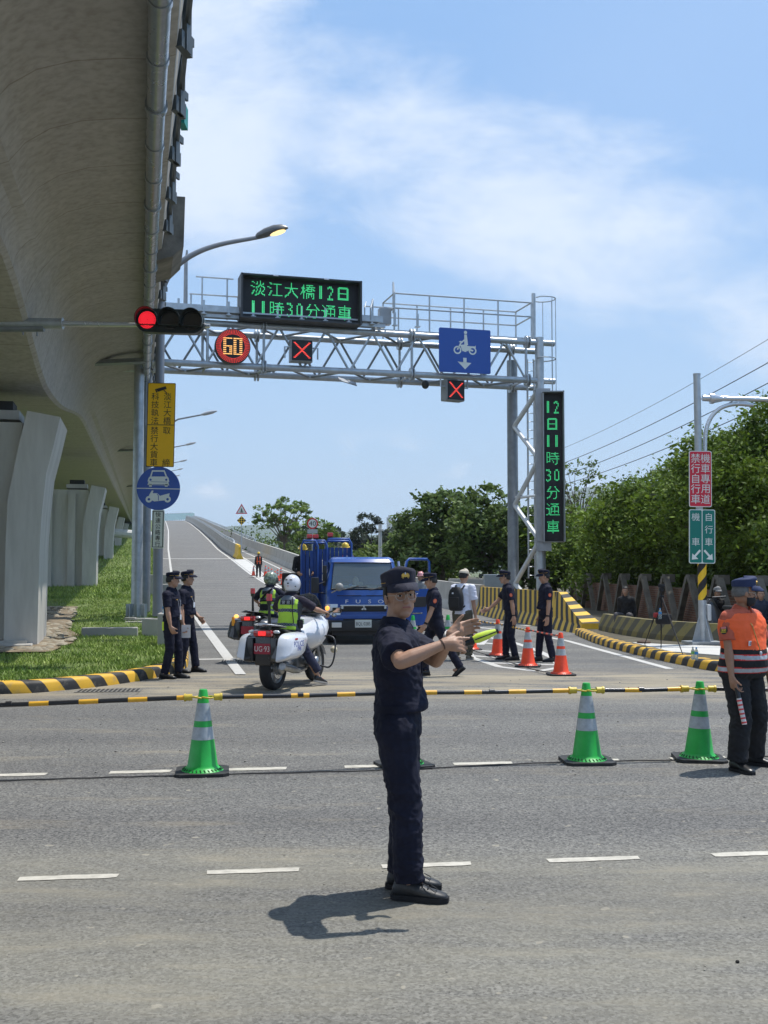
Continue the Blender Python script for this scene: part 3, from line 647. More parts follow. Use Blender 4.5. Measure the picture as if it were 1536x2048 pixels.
for k,d in enumerate(PD):
    base=CAMZ+d*(1140-[1290,1170,1107,1080,1063,1050,1045][k])/F
    c0=V3(0,d,0)-Vector((0,0,CAMZ+GR*d)); lift=GR*(d-25.5)
    pr=thing('viaduct_pier',['nearest concrete viaduct pier with curved flared flanges and a square footing','second viaduct pier, streaked dark, beyond the nearest one','third viaduct pier behind the steel gantry leg','fourth viaduct pier, small between the third and the ramp','fifth viaduct pier far along the grass bank','sixth viaduct pier far along the grass bank','seventh viaduct pier, farthest along the bank'][k],'pier',(c0.x+r_.x*-5,c0.y+r_.y*-5,base-.2),R(12.5),group='viaduct piers')
    pv=lambda a,z:(a+5.0+0,z-base+.2)
    zt=zo[0]+lift
    outer=[pv(a,z+lift) for a,z in zip(aot[:-1],zo[:-1])]+[pv(aot[-1],min(base-.2,0))]
    inner=[pv(a,z+lift) for a,z in zip(ain[:-1],zi[:-1])]+[pv(ain[-1],min(base-.2,0))]
    poly=outer+list(reversed(inner))
    for side,nm in ((1,'flange'),(-1,'flange')):
        g=MB(); g.prism([(x*side,z) for x,z in poly],-1.15,1.15,'y'); o=g.build(nm,pm,pr)
    zt2=zt-base+.2
    g=MB(); g.box((0,0,zt2/2-.05),(5.0,1.7,zt2-.1)); 
    for x in (-1.6,-.5,.6,1.7): g.box((x,-.93,zt2/2-.15),(.35,.16,zt2-.3))
    g.build('pier_wall',pm,pr)
    g=MB()
    for x in (-1.9,1.9): g.box((x,0,zt2+.10),(1.0,1.1,.2)); g.box((x,0,zt2+.30),(.7,.8,.24),1)
    g.box((-.3,0,zt2+.12),(1.6,1.2,.26))
    g.build('bearing',[pm,M('rubber_black',(.03,.03,.03),.7)],pr)
    if k==0:
        g=MB(); g.box((2.15,-.6,.28),(1.35,1.9,.24),bev=.03); g.box((2.15,-.6,.08),(1.2,1.75,.2)); g.box((2.2,-.6,.43),(1.0,1.3,.06)); g.build('footing',conc,pr)
tp=MB(); p=V3(-3.4,118,0); tp.tube([(p.x,p.y,hv(p.x,p.y)+1.6),(p.x+5,p.y+1,hv(p.x,p.y)+1.2)],.45,10); tag(tp.build('white_pipe',M('white_pipe',(.6,.6,.58),.5)),'pale thick pipe lying under the viaduct beyond the third pier','pipe')
# concrete blocks
def block(name,label,cx,cy,sx,sy,z0,h,rz=0,m=conc):
    g=MB(); g.box((0,0,h/2),(sx,sy,h),bev=.025); o=g.build(name,m); o.location=(cx,cy,z0); o.rotation_euler=(0,0,rz); return tag(o,label,'concrete block')
block('concrete_block','waist-high grey concrete block carrying papers and a bottle beside the officers',-4.62,23.9,.52,.6,0,.86,R(8))
b0=block('pole_plinth','low concrete plinth under the gantry leg pole on the grass',-6.95,32.1,1.0,1.1,-.1,.42,R(5))
g=MB(); g.box((0,0,0),(.75,.55,.06)); g.box((-.2,-.2,.045),(.3,.2,.03)); o=g.build('step_slab',conc); o.location=(-7.15,32.2,.36)
tag(o,'small stepped concrete slab on the plinth under the gantry pole','slab')
block('kerb_stone','short broken concrete kerb stone lying on the grass',-6.55,26.4,1.3,.3,.12,.3,R(10))
block('concrete_block','concrete block on the bank behind the street lamp pole',-5.75+-.9,34.5,.7,.7,.0,1.35,R(8))
block('concrete_block','small far concrete block on the bank by the ramp',-9.4,46,.8,.8,.5,1.1,R(8))
# --- brick wall with buttress frames
bm_=bpy.data.materials.new('brick'); bm_.use_nodes=True; nd,lk=nodes_of(bm_); b=nd['Principled BSDF']; br=nd.new('ShaderNodeTexBrick'); tc=nd.new('ShaderNodeTexCoord')
mp_=nd.new('ShaderNodeMapping'); mp_.inputs['Rotation'].default_value=(0,R(90),R(90)); sp=nd.new('ShaderNodeSeparateXYZ'); cb=nd.new('ShaderNodeCombineXYZ'); lk.new(tc.outputs['Object'],sp.inputs[0]); lk.new(sp.outputs[1],cb.inputs[0]); lk.new(sp.outputs[2],cb.inputs[1]); lk.new(cb.outputs[0],br.inputs['Vector'])
br.inputs['Color1'].default_value=(.20,.085,.045,1); br.inputs['Color2'].default_value=(.13,.055,.035,1); br.inputs['Mortar'].default_value=(.20,.17,.13,1); br.inputs['Scale'].default_value=1; br.inputs['Brick Width'].default_value=.22; br.inputs['Row Height'].default_value=.07; br.inputs['Mortar Size'].default_value=.008
lk.new(br.outputs[0],b.inputs['Base Color']); b.inputs['Roughness'].default_value=.9
WX=8.95
wr=thing('brick_wall','old red brick wall with concrete zigzag buttresses under the hedge','wall',(WX,30,.1))
g=MB(); g.box((WX+.15,36,.66),(.3,34,1.16)); g.build('brickwork',bm_,wr,world=True)
for k,y in enumerate([19.8,22.8,25.8,28.8,31.5,34.2,37.2,40.4,43.7,47.2,50.5]):
    g=MB(); h=1.60
    for sgn in (-1,1):
        g.add([(WX-.30,y+sgn*1.48,.1),(WX-.30,y+sgn*1.26,.1),(WX-.30,y+sgn*-.02,h),(WX-.30,y+sgn*.20,h),(WX-.14,y+sgn*1.48,.1),(WX-.14,y+sgn*1.26,.1),(WX-.14,y+sgn*-.02,h),(WX-.14,y+sgn*.20,h)],[(0,1,2,3),(4,5,6,7),(0,1,5,4),(1,2,6,5),(2,3,7,6),(3,0,4,7)])
    g.box((WX-.12,y,h-.06),(.30,.40,.24)); g.build('buttress',M('buttress_concrete',(.13,.12,.10),.9,var=.4,vs=2.5,bump=.5,bs=20),wr,world=True)
block('utility_box','grey metal utility cabinet behind the striped barrier',4.9,48,1.1,.6,.1,1.5,m=M('cabinet_grey',(.32,.36,.38),.5,.2,var=.08))
bpy.data.objects[-1] if False else None
block('low_wall','grey concrete wall segment behind the striped barrier, left of the cabinet',4.0,49.5,2.2,.3,.1,1.3)
# ================================================================ VEGETATION
def leafmesh(name,cent,size,mat,parent=None,seed=0,aspect=.5,up=.5):
    r=np.random.default_rng(seed); k=len(cent)
    nrm=r.normal(0,1,(k,3)); nrm[:,2]=np.abs(nrm[:,2])+up; nrm/=np.linalg.norm(nrm,axis=1)[:,None]
    t=r.normal(0,1,(k,3)); t-=nrm*(t*nrm).sum(1)[:,None]; t/=np.linalg.norm(t,axis=1)[:,None]; s=np.cross(nrm,t)
    L_=size*r.uniform(.55,1.45,k)[:,None]; W=L_*aspect
    V=np.empty((k,4,3)); V[:,0]=cent-t*L_; V[:,1]=cent+s*W-nrm*W*.25; V[:,2]=cent+t*L_-nrm*L_*.25; V[:,3]=cent-s*W-nrm*W*.25
    me=bpy.data.meshes.new(name); me.vertices.add(4*k); me.vertices.foreach_set('co',V.ravel()); me.loops.add(6*k)
    idx=np.arange(k)[:,None]*4+np.array([0,1,2,0,2,3])[None,:]
    me.loops.foreach_set('vertex_index',idx.ravel()); me.polygons.add(2*k); me.polygons.foreach_set('loop_start',np.arange(2*k)*3); me.polygons.foreach_set('loop_total',np.full(2*k,3)); me.update(calc_edges=True); me.materials.append(mat)
    o=bpy.data.objects.new(name,me); COL.objects.link(o)
    if parent is not None: o.parent=parent
    return o
def leafpts(blobs,n,seed,clumps=90,sig=.16,shell=.55):
    r=np.random.default_rng(seed); wts=np.array([b[1][0]*b[1][1]*b[1][2] for b in blobs])**.7; wts/=wts.sum(); cc=[]
    for _ in range(clumps):
        b=blobs[r.choice(len(blobs),p=wts)]; v=r.normal(0,1,3); v/=np.linalg.norm(v); v*=r.uniform(shell,1.0)**.6
        cc.append(np.array(b[0])+v*np.array(b[1]))
    cc=np.array(cc); sz=np.array([np.mean(b[1]) for b in blobs]).mean()
    i=r.integers(0,clumps,n); cs=r.uniform(.6,1.5,clumps)
    return cc[i]+r.normal(0,1,(n,3))*(sz*sig*cs[i])[:,None]*np.array([1.15,1.15,.75]), cc
def leafm(name,c1,c2,isl=.35):
    m=M(name,c1,.62,var=.3,vs=.9,col2=c2,island=isl,spec=.22); b=m.node_tree.nodes['Principled BSDF']
    try: b.inputs['Subsurface Weight'].default_value=0
    except Exception: pass
    # let some light through the leaf
    nd,lk=nodes_of(m); o=[n for n in nd if n.type=='OUTPUT_MATERIAL'][0]; tr=nd.new('ShaderNodeBsdfTranslucent'); mx=nd.new('ShaderNodeMixShader'); mx.inputs[0].default_value=.28
    src=b.inputs['Base Color'].links[0].from_socket; lk.new(src,tr.inputs[0]); lk.new(b.outputs[0],mx.inputs[1]); lk.new(tr.outputs[0],mx.inputs[2]); lk.new(mx.outputs[0],o.inputs[0]); return m
lf1=leafm('leaves_hedge',(.030,.065,.009),(.20,.29,.035),.45); lf2=leafm('leaves_broad',(.045,.085,.022),(.17,.235,.065),.5); lf3=leafm('leaves_light',(.10,.18,.03),(.20,.27,.06)); lf4=leafm('leaves_dark',(.018,.032,.018),(.05,.07,.035)); lf5=leafm('leaves_shrub',(.06,.11,.02),(.17,.22,.05))
bark=M('bark',(.14,.11,.08),.9,var=.3,vs=8,bump=.5,bs=30); core=M('inner_twigs',(.03,.035,.015),.95,var=.4,vs=4)
def tree(name,label,cat,loc,blobs,n,ls,mat,seed,clumps=90,sig=.16,shell=.5,group=None,trunk=.16,limbs=7,aspect=.5,th=None):
    rt=thing(name,label,cat,loc,0,group); r=random.Random(seed)
    pts,cc=leafpts(blobs,n,seed,clumps,sig,shell); leafmesh('crown' if cat=='tree' else 'foliage',pts,ls,mat,rt,seed,aspect)
    top=Vector(blobs[0][0]); g=MB(); th=th or top.z*.55
    mid=Vector((top.x*.25,top.y*.25,th)); g.tube([(0,0,-.3),(top.x*.1,0,th*.5),mid],[trunk,trunk*.8,trunk*.62],8)
    idx=list(range(len(cc))); r.shuffle(idx)
    for i in idx[:limbs]:
        e=Vector(cc[i]); m_=mid.lerp(e,.5)+Vector((r.uniform(-.2,.2),r.uniform(-.2,.2),.15)); g.tube([mid-Vector((0,0,.1)),m_,e],[trunk*.45,trunk*.28,trunk*.08],6)
    g.build('trunk' if cat=='tree' else 'stem',bark,rt,smooth=True); return rt
HG='trees and climbers massed above the brick wall'
def hedge(k,x,y,h,w,label,seed,mat=lf1,n=15000,ls=.10):
    r=random.Random(seed); bl=[((0,0,h*.62),(w*.8,w*.8,h*.36))]
    for i in range(7):
        a=r.uniform(0,6.28); bl.append(((math.cos(a)*w*.6,math.sin(a)*w*.55,r.uniform(.25,.78)*h),(w*.5,w*.5,h*.2)))
    return tree('hedge_tree',label,'tree',(x,y,.1),bl,n,ls,mat,seed,clumps=190,sig=.17,shell=.72,group=HG,trunk=.2,limbs=9)
hl=['leafy tree at the left end of the row above the brick wall','tall leafy tree directly behind the vertical display board','bright green tree behind the wall, right of the vertical display board','climber-covered tree behind the brick wall where the power lines pass low','leafy tree mass just left of the red sign','dense tree behind the red and green sign pole','tall tree right of the red and green sign pole','tall dense tree above the man in the orange vest','nearest tree of the row, mostly outside the right edge']
hd=[(8.8,57,4.7,3.3),(11.5,53,5.3,3.3),(11.3,48,5.5,3.2),(11.4,43.5,5.9,3.1),(11.6,39.5,6.1,3.0),(11.4,36,6.3,2.8),(11.6,32.8,6.5,2.7),(11.8,29.8,7.0,2.6),(11.8,26.5,7.3,2.6)]
for k,(x,y,h,w) in enumerate(hd): hedge(k,x,y,h,w,hl[k],40+k,n=[9000,10000,15000,18000,23000,27000,31000,34000,22000][k],ls=[.13,.12,.105,.10,.088,.082,.076,.070,.072][k])
# lower skirts of the growth over the wall
for k,(x,y,h,w,l) in enumerate([(11.6,46,3.1,1.7,'dark low bush over the far end of the brick wall'),(11.4,41,3.1,1.7,'low bush over the brick wall left of the tripod'),(11.3,36.5,3.2,1.7,'low bush over the brick wall behind the tripod'),(11.3,31.8,3.3,1.7,'low bush over the brick wall behind the sign pole'),(11.3,27,3.4,1.7,'low bush over the brick wall behind the man in the orange vest')]):
    bl=[((0,0,h*.6),(w,w*1.5,h*.42)),((.3,1,h*.5),(w*.7,w,h*.35)),((-.1,-1,h*.55),(w*.7,w,h*.35))]
    tree('wall_bush',l,'bush',(x,y,.1),bl,8000,.10,leafm('leaves_shade',(.04,.08,.014),(.13,.19,.03)) if 'leaves_shade' not in MATS else MATS['leaves_shade'],70+k,clumps=110,sig=.2,group='bushes leaning over the brick wall',trunk=.08,limbs=5)
# broad-leaved trees behind the truck and the barrier
def broad(x,y,h,w,label,seed,n,ls=.15,mat=lf2,nm='broadleaf_tree',grp='broad-leaved trees behind the barrier'):
    r=random.Random(seed); bl=[((0,0,h*.60),(w*.7,w*.7,h*.34))]
    for i in range(6):
        a=r.uniform(0,6.28); bl.append(((math.cos(a)*w*.6,math.sin(a)*w*.5,r.uniform(.22,.80)*h),(w*.42,w*.42,h*.17)))
    return tree(nm,label,'tree',(x,y,.1),bl,n,ls,mat,seed,clumps=150,sig=.16,shell=.75,group=grp,trunk=.18,limbs=10,aspect=.55)
broad(3.2,60,6.4,2.6,'dark broad-leaved tree above the open truck door',101,9000)
broad(5.6,58,6.5,2.5,'dark broad-leaved tree behind the two officers by the barrier',102,9000)
broad(7.6,57,5.2,2.3,'dark broad-leaved tree between the gantry leg and the display board',103,8000)
broad(1.6,64,4.6,2.2,'low dark broad-leaved tree right of the utility pole',104,7000)
broad(9.3,62,6.0,2.6,'tall thin-leaved tree just beyond the display board',105,3500,mat=lf5)
# loose tree whose bare twigs show right of the board
tree('bare_tree','thin half-bare tree showing right of the vertical display board','tree',(12.0,68,.1),[((0,0,7.2),(2.3,1.5,1.4)),((1.5,0,6.3),(1.4,1,.8)),((-1.2,0,6.0),(1.2,1,1))],1100,.13,lf5,120,clumps=60,sig=.12,trunk=.12,limbs=30,th=4.2)
# light tree beyond the ramp parapet
tree('light_tree','airy light green tree rising beyond the ramp parapet','tree',(-10.6,117,.9),[((0,0,7.0),(3.1,2.5,1.5)),((-1.8,0,6.0),(1.5,1.5,.8)),((1.9,0,5.4),(1.7,1.3,.8)),((.3,0,8.0),(1.6,1.4,.7)),((.5,0,5.0),(1.3,1.2,.8))],2300,.21,lf3,130,clumps=70,sig=.10,trunk=.16,limbs=26,th=3.8,aspect=.45)
tree('light_tree','small light green tree right of the airy tree, behind the round limit sign','tree',(-6.6,104,.6),[((0,0,5.2),(2.0,1.5,1.0)),((1.2,0,4.5),(1.2,1,.7)),((-1,0,4.3),(1.1,1,.7))],1200,.2,lf3,131,clumps=45,sig=.12,trunk=.12,limbs=14,th=3.0,aspect=.45)
def shrub(x,y,h,w,l,seed,n=4200,ls=.19,mat=lf5,z=0):
    bl=[((0,0,h*.5),(w,w*.8,h*.48)),((w*.6,0,h*.42),(w*.6,w*.5,h*.36)),((-w*.6,0,h*.4),(w*.6,w*.5,h*.36))]
    tree('shrub',l,'bush',(x,y,z),bl,n,ls,mat,seed,clumps=90,sig=.17,group='bushes beyond the ramp parapet',trunk=.1,limbs=6)
sh=[(-19.5,152,7.6,4.6,'dark bush at the foot of the airy light green tree, on its left'),(-12.4,124,5.4,3.6,'dark bush at the foot of the airy light green tree'),(-6.0,106,4.6,3.4,'bush beyond the parapet just left of the blue folded gates'),(-1.8,84,3.6,2.6,'sunlit bush behind the workers on the truck'),(.6,76,3.4,2.4,'sunlit bush right of the worker on the truck, left of the utility pole'),(2.6,70,3.2,2.4,'sunlit bush beneath the broad-leaved trees'),(-24.5,175,8.0,5,'small dark bush beyond the far curve of the parapet')]
for k,(x,y,h,w,l) in enumerate(sh): shrub(x,y,h,w,l,150+k,mat=[lf2,lf2,lf5,lf5,lf5,lf5,lf2][k])
tree('conifer','dark feathery evergreen tree standing alone on the skyline','tree',(-2.2,150,0),[((0,0,6.4),(3.2,2.4,1.7)),((0,0,8.6),(1.8,1.5,1.0)),((1.5,0,5.4),(2,1.5,1.1)),((-1.7,0,5),(1.6,1.4,1.1))],3600,.24,lf4,160,clumps=80,sig=.11,trunk=.2,limbs=16,aspect=.35)
# belt of far growth
r=np.random.default_rng(5); pts=[]
for i in range(26000):
    x=r.uniform(-20,150); y=r.uniform(200,230); h=(4.3+1.3*noise.noise((x*.11,0,0))+.9*noise.noise((x*.4,3,0)))*2.1
    pts.append((x,y,r.random()**.5*h))
o=leafmesh('distant_trees',np.array(pts),.55,lf4,None,9,.6); tag(o,kind='stuff')
# --- temple roof, utility pole, hills, towers
rt=thing('temple_roof','curved dark tiled roof with ornate eaves beyond the ramp parapet','roof',(-7.5,112,0))
g=MB(); rs=[]
for i in range(9):
    t=i/8; x=-3.2+t*3.6; z=1.9+2.3*t**1.8; rs.append([(x,-3,z),(x,3,z),(x,3,z+.18),(x,-3,z+.18)])
g.rings(rs); g.build('roof_slope',M('roof_tile',(.10,.085,.075),.7,var=.3,vs=8),rt)
g=MB(); g.box((.2,-2.9,2.6),(1.6,.3,1.6)); g.box((.2,-3.1,3.0),(1.3,.1,.25),1); g.box((.1,-3.1,2.4),(1.0,.1,.2),2); g.build('gable',[M('gable_red',(.35,.10,.07),.6),M('gable_gold',(.6,.4,.08),.5),M('gable_blue',(.12,.22,.4),.5)],rt)
def pole(label,x,y,h,r0,m=concw,nm='utility_pole'):
    g=MB(); g.tube([(0,0,-.5),(0,0,h)],[r0,r0*.8],10); g.box((0,0,h-.4),(r0*3,r0*2.4,.1)); o=g.build(nm,m,smooth=False); o.location=(x,y,0); return tag(o,label,'pole')
pole('short grey concrete utility pole among the bushes behind the truck',-.25,72,4.8,.15)
def mat_hill(n,c): return M(n,c,.95,var=.25,vs=.004)
def ridge(name,x0,x1,y,prof,m,dep=900):
    g=MB(); n=90; rs=[]
    for i in range(n+1):
        x=x0+(x1-x0)*i/n; h=prof(x); h=max(2,h+12*noise.noise((x*.004,0,y))+5*noise.noise((x*.015,2,y)))
        rs.append([(x,y-dep,-5),(x,y-dep*.4,h*.55+8*noise.noise((x*.006,5,1))),(x,y,h),(x,y+dep*.4,h*.6),(x,y+dep,-5)])
    fs=[(i*5+j,i*5+j+1,(i+1)*5+j+1,(i+1)*5+j) for i in range(n) for j in range(4)]
    g.add([p for q in rs for p in q],fs); tag(g.build(name,m,smooth=True),kind='structure')
hm=mat_hill('hill_green',(.055,.085,.045))
def pk(c,w,h): return lambda x:h*math.exp(-((x-c)/w)**2)
ridge('hills',-2500,1000,4000,lambda x:146+pk(-430,500,20)(x)+pk(-250,44,26)(x)+pk(300,430,-45)(x),hm,650)
ridge('mountains',130,3300,4500,lambda x:170+pk(1220,700,190)(x)+pk(800,170,26)(x)+pk(2440,830,180)(x),hm,800)
def tower(x,y,w,d,h,l):
    rt=thing('apartment_tower',l,'building',(x,y,0),0,'apartment towers on the skyline'); g=MB(); g.box((0,0,h/2),(w,d,h)); g.box((-w*.2,0,h+3),(w*.3,d*.5,6)); g.box((w*.25,0,h+2),(w*.2,d*.4,4)); g.build('wall',M('tower_wall',(.42,.40,.38),.8,var=.05,vs=.1),rt)
    g=MB()
    for fl in range(int(h/4)-1):
        for c in range(6):
            if fl*4+5>h-2: continue
            g.box((-w/2+w*(c+.5)/6,-d/2-.05,fl*4+5),(w/12,.3,2.0))
    g.build('windows',M('tower_glass',(.08,.10,.12),.3),rt)
tower(20,3000,26,20,145,'wide pale apartment tower on the skyline right of the dark evergreen'); tower(52,3010,22,20,150,'tall pale apartment tower in the middle of the skyline trio'); tower(82,3030,30,20,136,'lower pale apartment tower beside the broad-leaved tree')
# --- wires
def wire(l,a,b,sag,r0=.02):
    g=MB(); a=Vector(a);b=Vector(b); g.tube([a.lerp(b,t/24)-Vector((0,0,sag*4*(t/24)*(1-t/24))) for t in range(25)],r0,5); tag(g.build('power_line',M('cable_black',(.03,.03,.035),.6)),l,'cable',group='power lines above the hedge')
for k,(a,b,l,r0) in enumerate((((1130,895),(1620,628),'thin topmost power line crossing the sky at the right',.010),((1130,925),(1620,678),'second power line from the top at the right',.017),((1130,950),(1620,722),'third power line from the top at the right',.017),((1130,968),(1620,768),'fourth power line, passing just behind the red sign pole top',.017),((1300,940),(1620,868),'lower power line crossing the hedge beside the red sign',.014),((1300,972),(1620,892),'lowest pair power line, upper strand, across the hedge',.014),((1300,990),(1620,902),'lowest power line across the hedge',.014))):
    wire(l,P(a[0],a[1],66 if k<4 else 40),P(b[0],b[1],34 if k<4 else 27.5),.25,r0)
# ================================================================ GANTRY, SIGNS, LAMPS
def ln(a,b,t): return Vector(a).lerp(Vector(b),t)
led_r=M('led_red',(.5,.03,.02),.5,var=0,emit=1.15,ecol=(1,.07,.05)); led_g=M('led_green',(.05,.4,.15),.5,var=0,emit=.62,ecol=(.08,1,.36)); led_o=M('led_orange',(1,.45,.15),.5,var=0,emit=1.3,ecol=(1,.50,.14))
ledbk=M('led_face_black',(.012,.012,.013),.55,var=.1); casing=M('casing_grey',(.34,.35,.36),.45,.4,var=.1); casdk=M('casing_dark',(.05,.052,.055),.5,.2,var=.1)
GA=P(274,1140,34.0); GA.z=0; GB=P(1082,1140,37.6); GB.z=0
gt=(GB-GA).normalized(); gn=Vector((-gt.y,gt.x,0)); GL=(GB-GA).length; grz=math.atan2(gt.y,gt.x)
ZB,ZT=8.30,9.62; SEP=1.45
gr=thing('sign_gantry','galvanised steel truss gantry over the ramp with walkway rails and ladder cage','gantry',GA,grz)
def g0(s,n,z): return (s,n,z)      # local: x along the beam, y away from the viewer
g=MB(); g.tube([(0,0,.25),(0,0,10.15-.0)],[.17,.15],16); g.tube([(0,0,.22),(0,0,.30)],.33,16); 
for a in range(8): g.box((math.cos(a*.785)*.24,math.sin(a*.785)*.24,.52),(.16,.02,.46),rot=(0,0,a*.785))
for a in range(8): g.tube([(math.cos(a*.785+.4)*.27,math.sin(a*.785+.4)*.27,.2),(math.cos(a*.785+.4)*.27,math.sin(a*.785+.4)*.27,.42)],.03,6)
g.build('leg_post',galv,gr,auto=40)
g=MB(); g.tube([(GL,0,-.1),(GL,0,9.8)],[.17,.15],16); g.build('leg_post',galv,gr,auto=40)
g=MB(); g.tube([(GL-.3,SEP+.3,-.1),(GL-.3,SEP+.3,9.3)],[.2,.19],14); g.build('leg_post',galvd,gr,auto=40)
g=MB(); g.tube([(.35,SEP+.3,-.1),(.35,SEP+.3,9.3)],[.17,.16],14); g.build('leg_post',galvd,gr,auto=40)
YN=.0
for (n,z) in ((YN,ZT),(YN,ZB),(SEP,ZT),(SEP,ZB)):
    g=MB(); g.tube([(-.45,n,z),(GL+.55,n,z)],.105,12)
    for s in (.45,2.0+1.9,GL-4.6,GL-.45):
        for e in (-.05,.05): g.tube([(s+e-.018,n,z),(s+e+.018,n,z)],.22,12)
    g.build('chord_tube',galv,gr,auto=40)
def web(n0,z0,n1,z1,K,off=0,r0=.04):
    g=MB()
    for k in range(K):
        a=.5+(GL-1.0)*k/K; b=.5+(GL-1.0)*(k+1)/K
        if (k+off)%2==0: g.tube([(a,n0,z0),(b,n1,z1)],r0,7)
        else: g.tube([(a,n1,z1),(b,n0,z0)],r0,7)
    return g
for args,nm in (((YN,ZB,YN,ZT,16,0),'front_lacing'),((SEP,ZB,SEP,ZT,16,1),'rear_lacing'),((YN,ZB,SEP,ZB,12,0),'bottom_lacing'),((YN,ZT,SEP,ZT,12,1),'top_lacing')):
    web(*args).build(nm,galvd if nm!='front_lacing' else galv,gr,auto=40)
g=MB()
for s in (.5,2.1,3.9,GL-4.6,GL-2.6,GL-.5):
    g.tube([(s,YN,ZB),(s,YN,ZT)],.045,7); g.tube([(s,SEP,ZB),(s,SEP,ZT)],.045,7); g.tube([(s,YN,ZB),(s,SEP,ZB)],.04,6)
g.build('upright_ties',galv,gr,auto=40)
# leg lacing on the right tower
g=MB(); zz_=[8.0,6.9,5.6,4.1,2.8,1.3,.3]
for k in range(len(zz_)-1):
    a=(GL-.02,.05,zz_[k]) if k%2==0 else (GL-.3,SEP+.15,zz_[k]); b=(GL-.3,SEP+.15,zz_[k+1]) if k%2==0 else (GL-.02,.05,zz_[k+1]); g.tube([a,b],.085,9)
g.tube([(GL,.0,4.35),(GL-.3,SEP+.3,4.35)],.05,8); g.build('leg_lacing',M('white_steel',(.62,.64,.65),.35,.3,var=.06),gr,auto=40)
g=MB(); g.tube([(GL+.18-.25,SEP-.55,1.5),(GL-.07,SEP-.55,9.2)],.035,6); g.tube([(GL+.18,SEP-.55,1.5),(GL+.18,SEP-.55,9.2)],.035,6)
for k in range(26): g.tube([(GL-.07,SEP-.55,1.6+k*.3),(GL+.18,SEP-.55,1.6+k*.3)],.014,5)
g.build('ladder',galv,gr,auto=40)
# walkway deck
g=MB(); g.box((GL/2-2.6,-.33,ZT+.38),(GL-6.2,.10,.22)); g.box((GL/2-2.6,-.1,ZT+.30),(GL-6.4,.7,.05)); g.box((GL-3.0,.6,ZT+.16),(5.9,.9,.05))
for k in range(11): g.box((1.15+k*.78,-.40,ZT+.42),(.07,.07,.42)); 
for k in range(11): g.box((1.15+k*.78,-.40,ZT+.20),(.16,.16,.03))
g.box((GL/2-2.6,-.2,ZT+.18),(GL-6.0,.25,.10))
g.build('walkway_deck',galv,gr)
def rail(mb,pts,h,posts,r0=.026):
    pass
g=MB(); x0,x1=GL-5.25,GL-.35; zt=ZT+1.55
for n in (-.15,1.25):
    for h in (1.34,.85): g.tube([(x0,n,ZT+h),(x1,n,ZT+h)],.028,7)
    for k in range(5): g.tube([(x0+(x1-x0)*k/4,n,ZT+.1),(x0+(x1-x0)*k/4,n,ZT+1.34)],.03,7)
for h in (1.34,.85): g.tube([(x0,-.15,ZT+h),(x0,1.25,ZT+h)],.028,7); g.tube([(x1,-.15,ZT+h),(x1,1.25,ZT+h)],.028,7)
g.tube([(x0-.05,-.35,ZT+.2),(x0-.05,-.35,ZT+1.3),(x0+.12,.4,ZT+1.85),(x0+.12,.4,ZT+.8)],.03,7)
g.tube([(x0-.85,-.3,ZT+.3),(x0-.85,-.3,ZT+.75),(x0-.62,.3,ZT+1.2),(x0-.62,.3,ZT+.4)],.03,7); g.tube([(x0-1.05,-.3,ZT+.3),(x0-1.05,-.3,ZT+.75),(x0-.85,.3,ZT+1.1)],.022,7)
g.build('guard_rail',galv,gr,auto=40)
g=MB(); 
for a,b,h in ((1.75,2.95,1.55),(1.55,4.0,.98),(7.3,8.5,.95)): g.tube([(a,.3,ZT+h),(b,.3,ZT+h)],.026,7)
for x in (1.95,2.75): g.tube([(x,.3,ZT+.2),(x,.3,ZT+1.55)],.028,7)
for x in (1.6,3.1,8.5): g.tube([(x,.3,ZT+.2),(x,.3,ZT+.98)],.028,7)
g.build('guard_rail',galv,gr,auto=40)
g=MB(); g.tube([(1.42,.2,ZT+.1),(1.42,.2,ZT+1.9),(1.45,.2,ZT+2.35)],[.07,.06,.03],8); g.build('lightning_spike',galvd,gr)
g=MB(); g.tube([(GL-.18,.05,ZT),(GL-.18,.05,ZT+1.72)],.07,10)
for z in (ZT+1.55,ZT-.1-.45):
    g.tube([(GL-.15,-.1,z)]+[(GL+.18+.42*math.cos(a),.05+.42*math.sin(a),z) for a in np.linspace(-2.2,2.2,13)]+[(GL-.15,.2,z)],.022,6)
for a in (-1.2,-.4,.4,1.2): g.tube([(GL+.18+.42*math.cos(a),.05+.42*math.sin(a),ZT+1.55),(GL+.18+.42*math.cos(a),.05+.42*math.sin(a),ZT-2.0)],.014,5)
g.build('ladder_cage',galv,gr,auto=40)
g=MB(); g.box((8.0,.25,ZT+.62),(.40,.3,.55),bev=.02); g.build('control_box',casing,gr)
g=MB(); g.box((6.75,.35,ZB-.28),(.62,.42,.03),rot=(R(25),R(14),0)); g.build('floodlight',casing,gr)
g=MB(); g.ell((GL-4.0,.4,ZB-.25),(.13,.13,.15)); g.build('dome_camera',casdk,gr,smooth=True)
g=MB(); g.box((6.0,-.12,ZT-.2),(.0,.0,.0)) if False else None
# beam and mast arm behind the left post
g=MB(); g.box((-1.0,.5,ZB+.02),(1.9,.16,.16)); g.box((.22,.25,ZB+.55),(.22,.2,.35)); g.tube([(.22,.2,ZB-2),(.22,.2,ZT+.3)],.02,6); g.tube([(-.5,0,ZT),(-.52,0,ZB)],.015,5); g.build('stub_arm',galvd,gr)
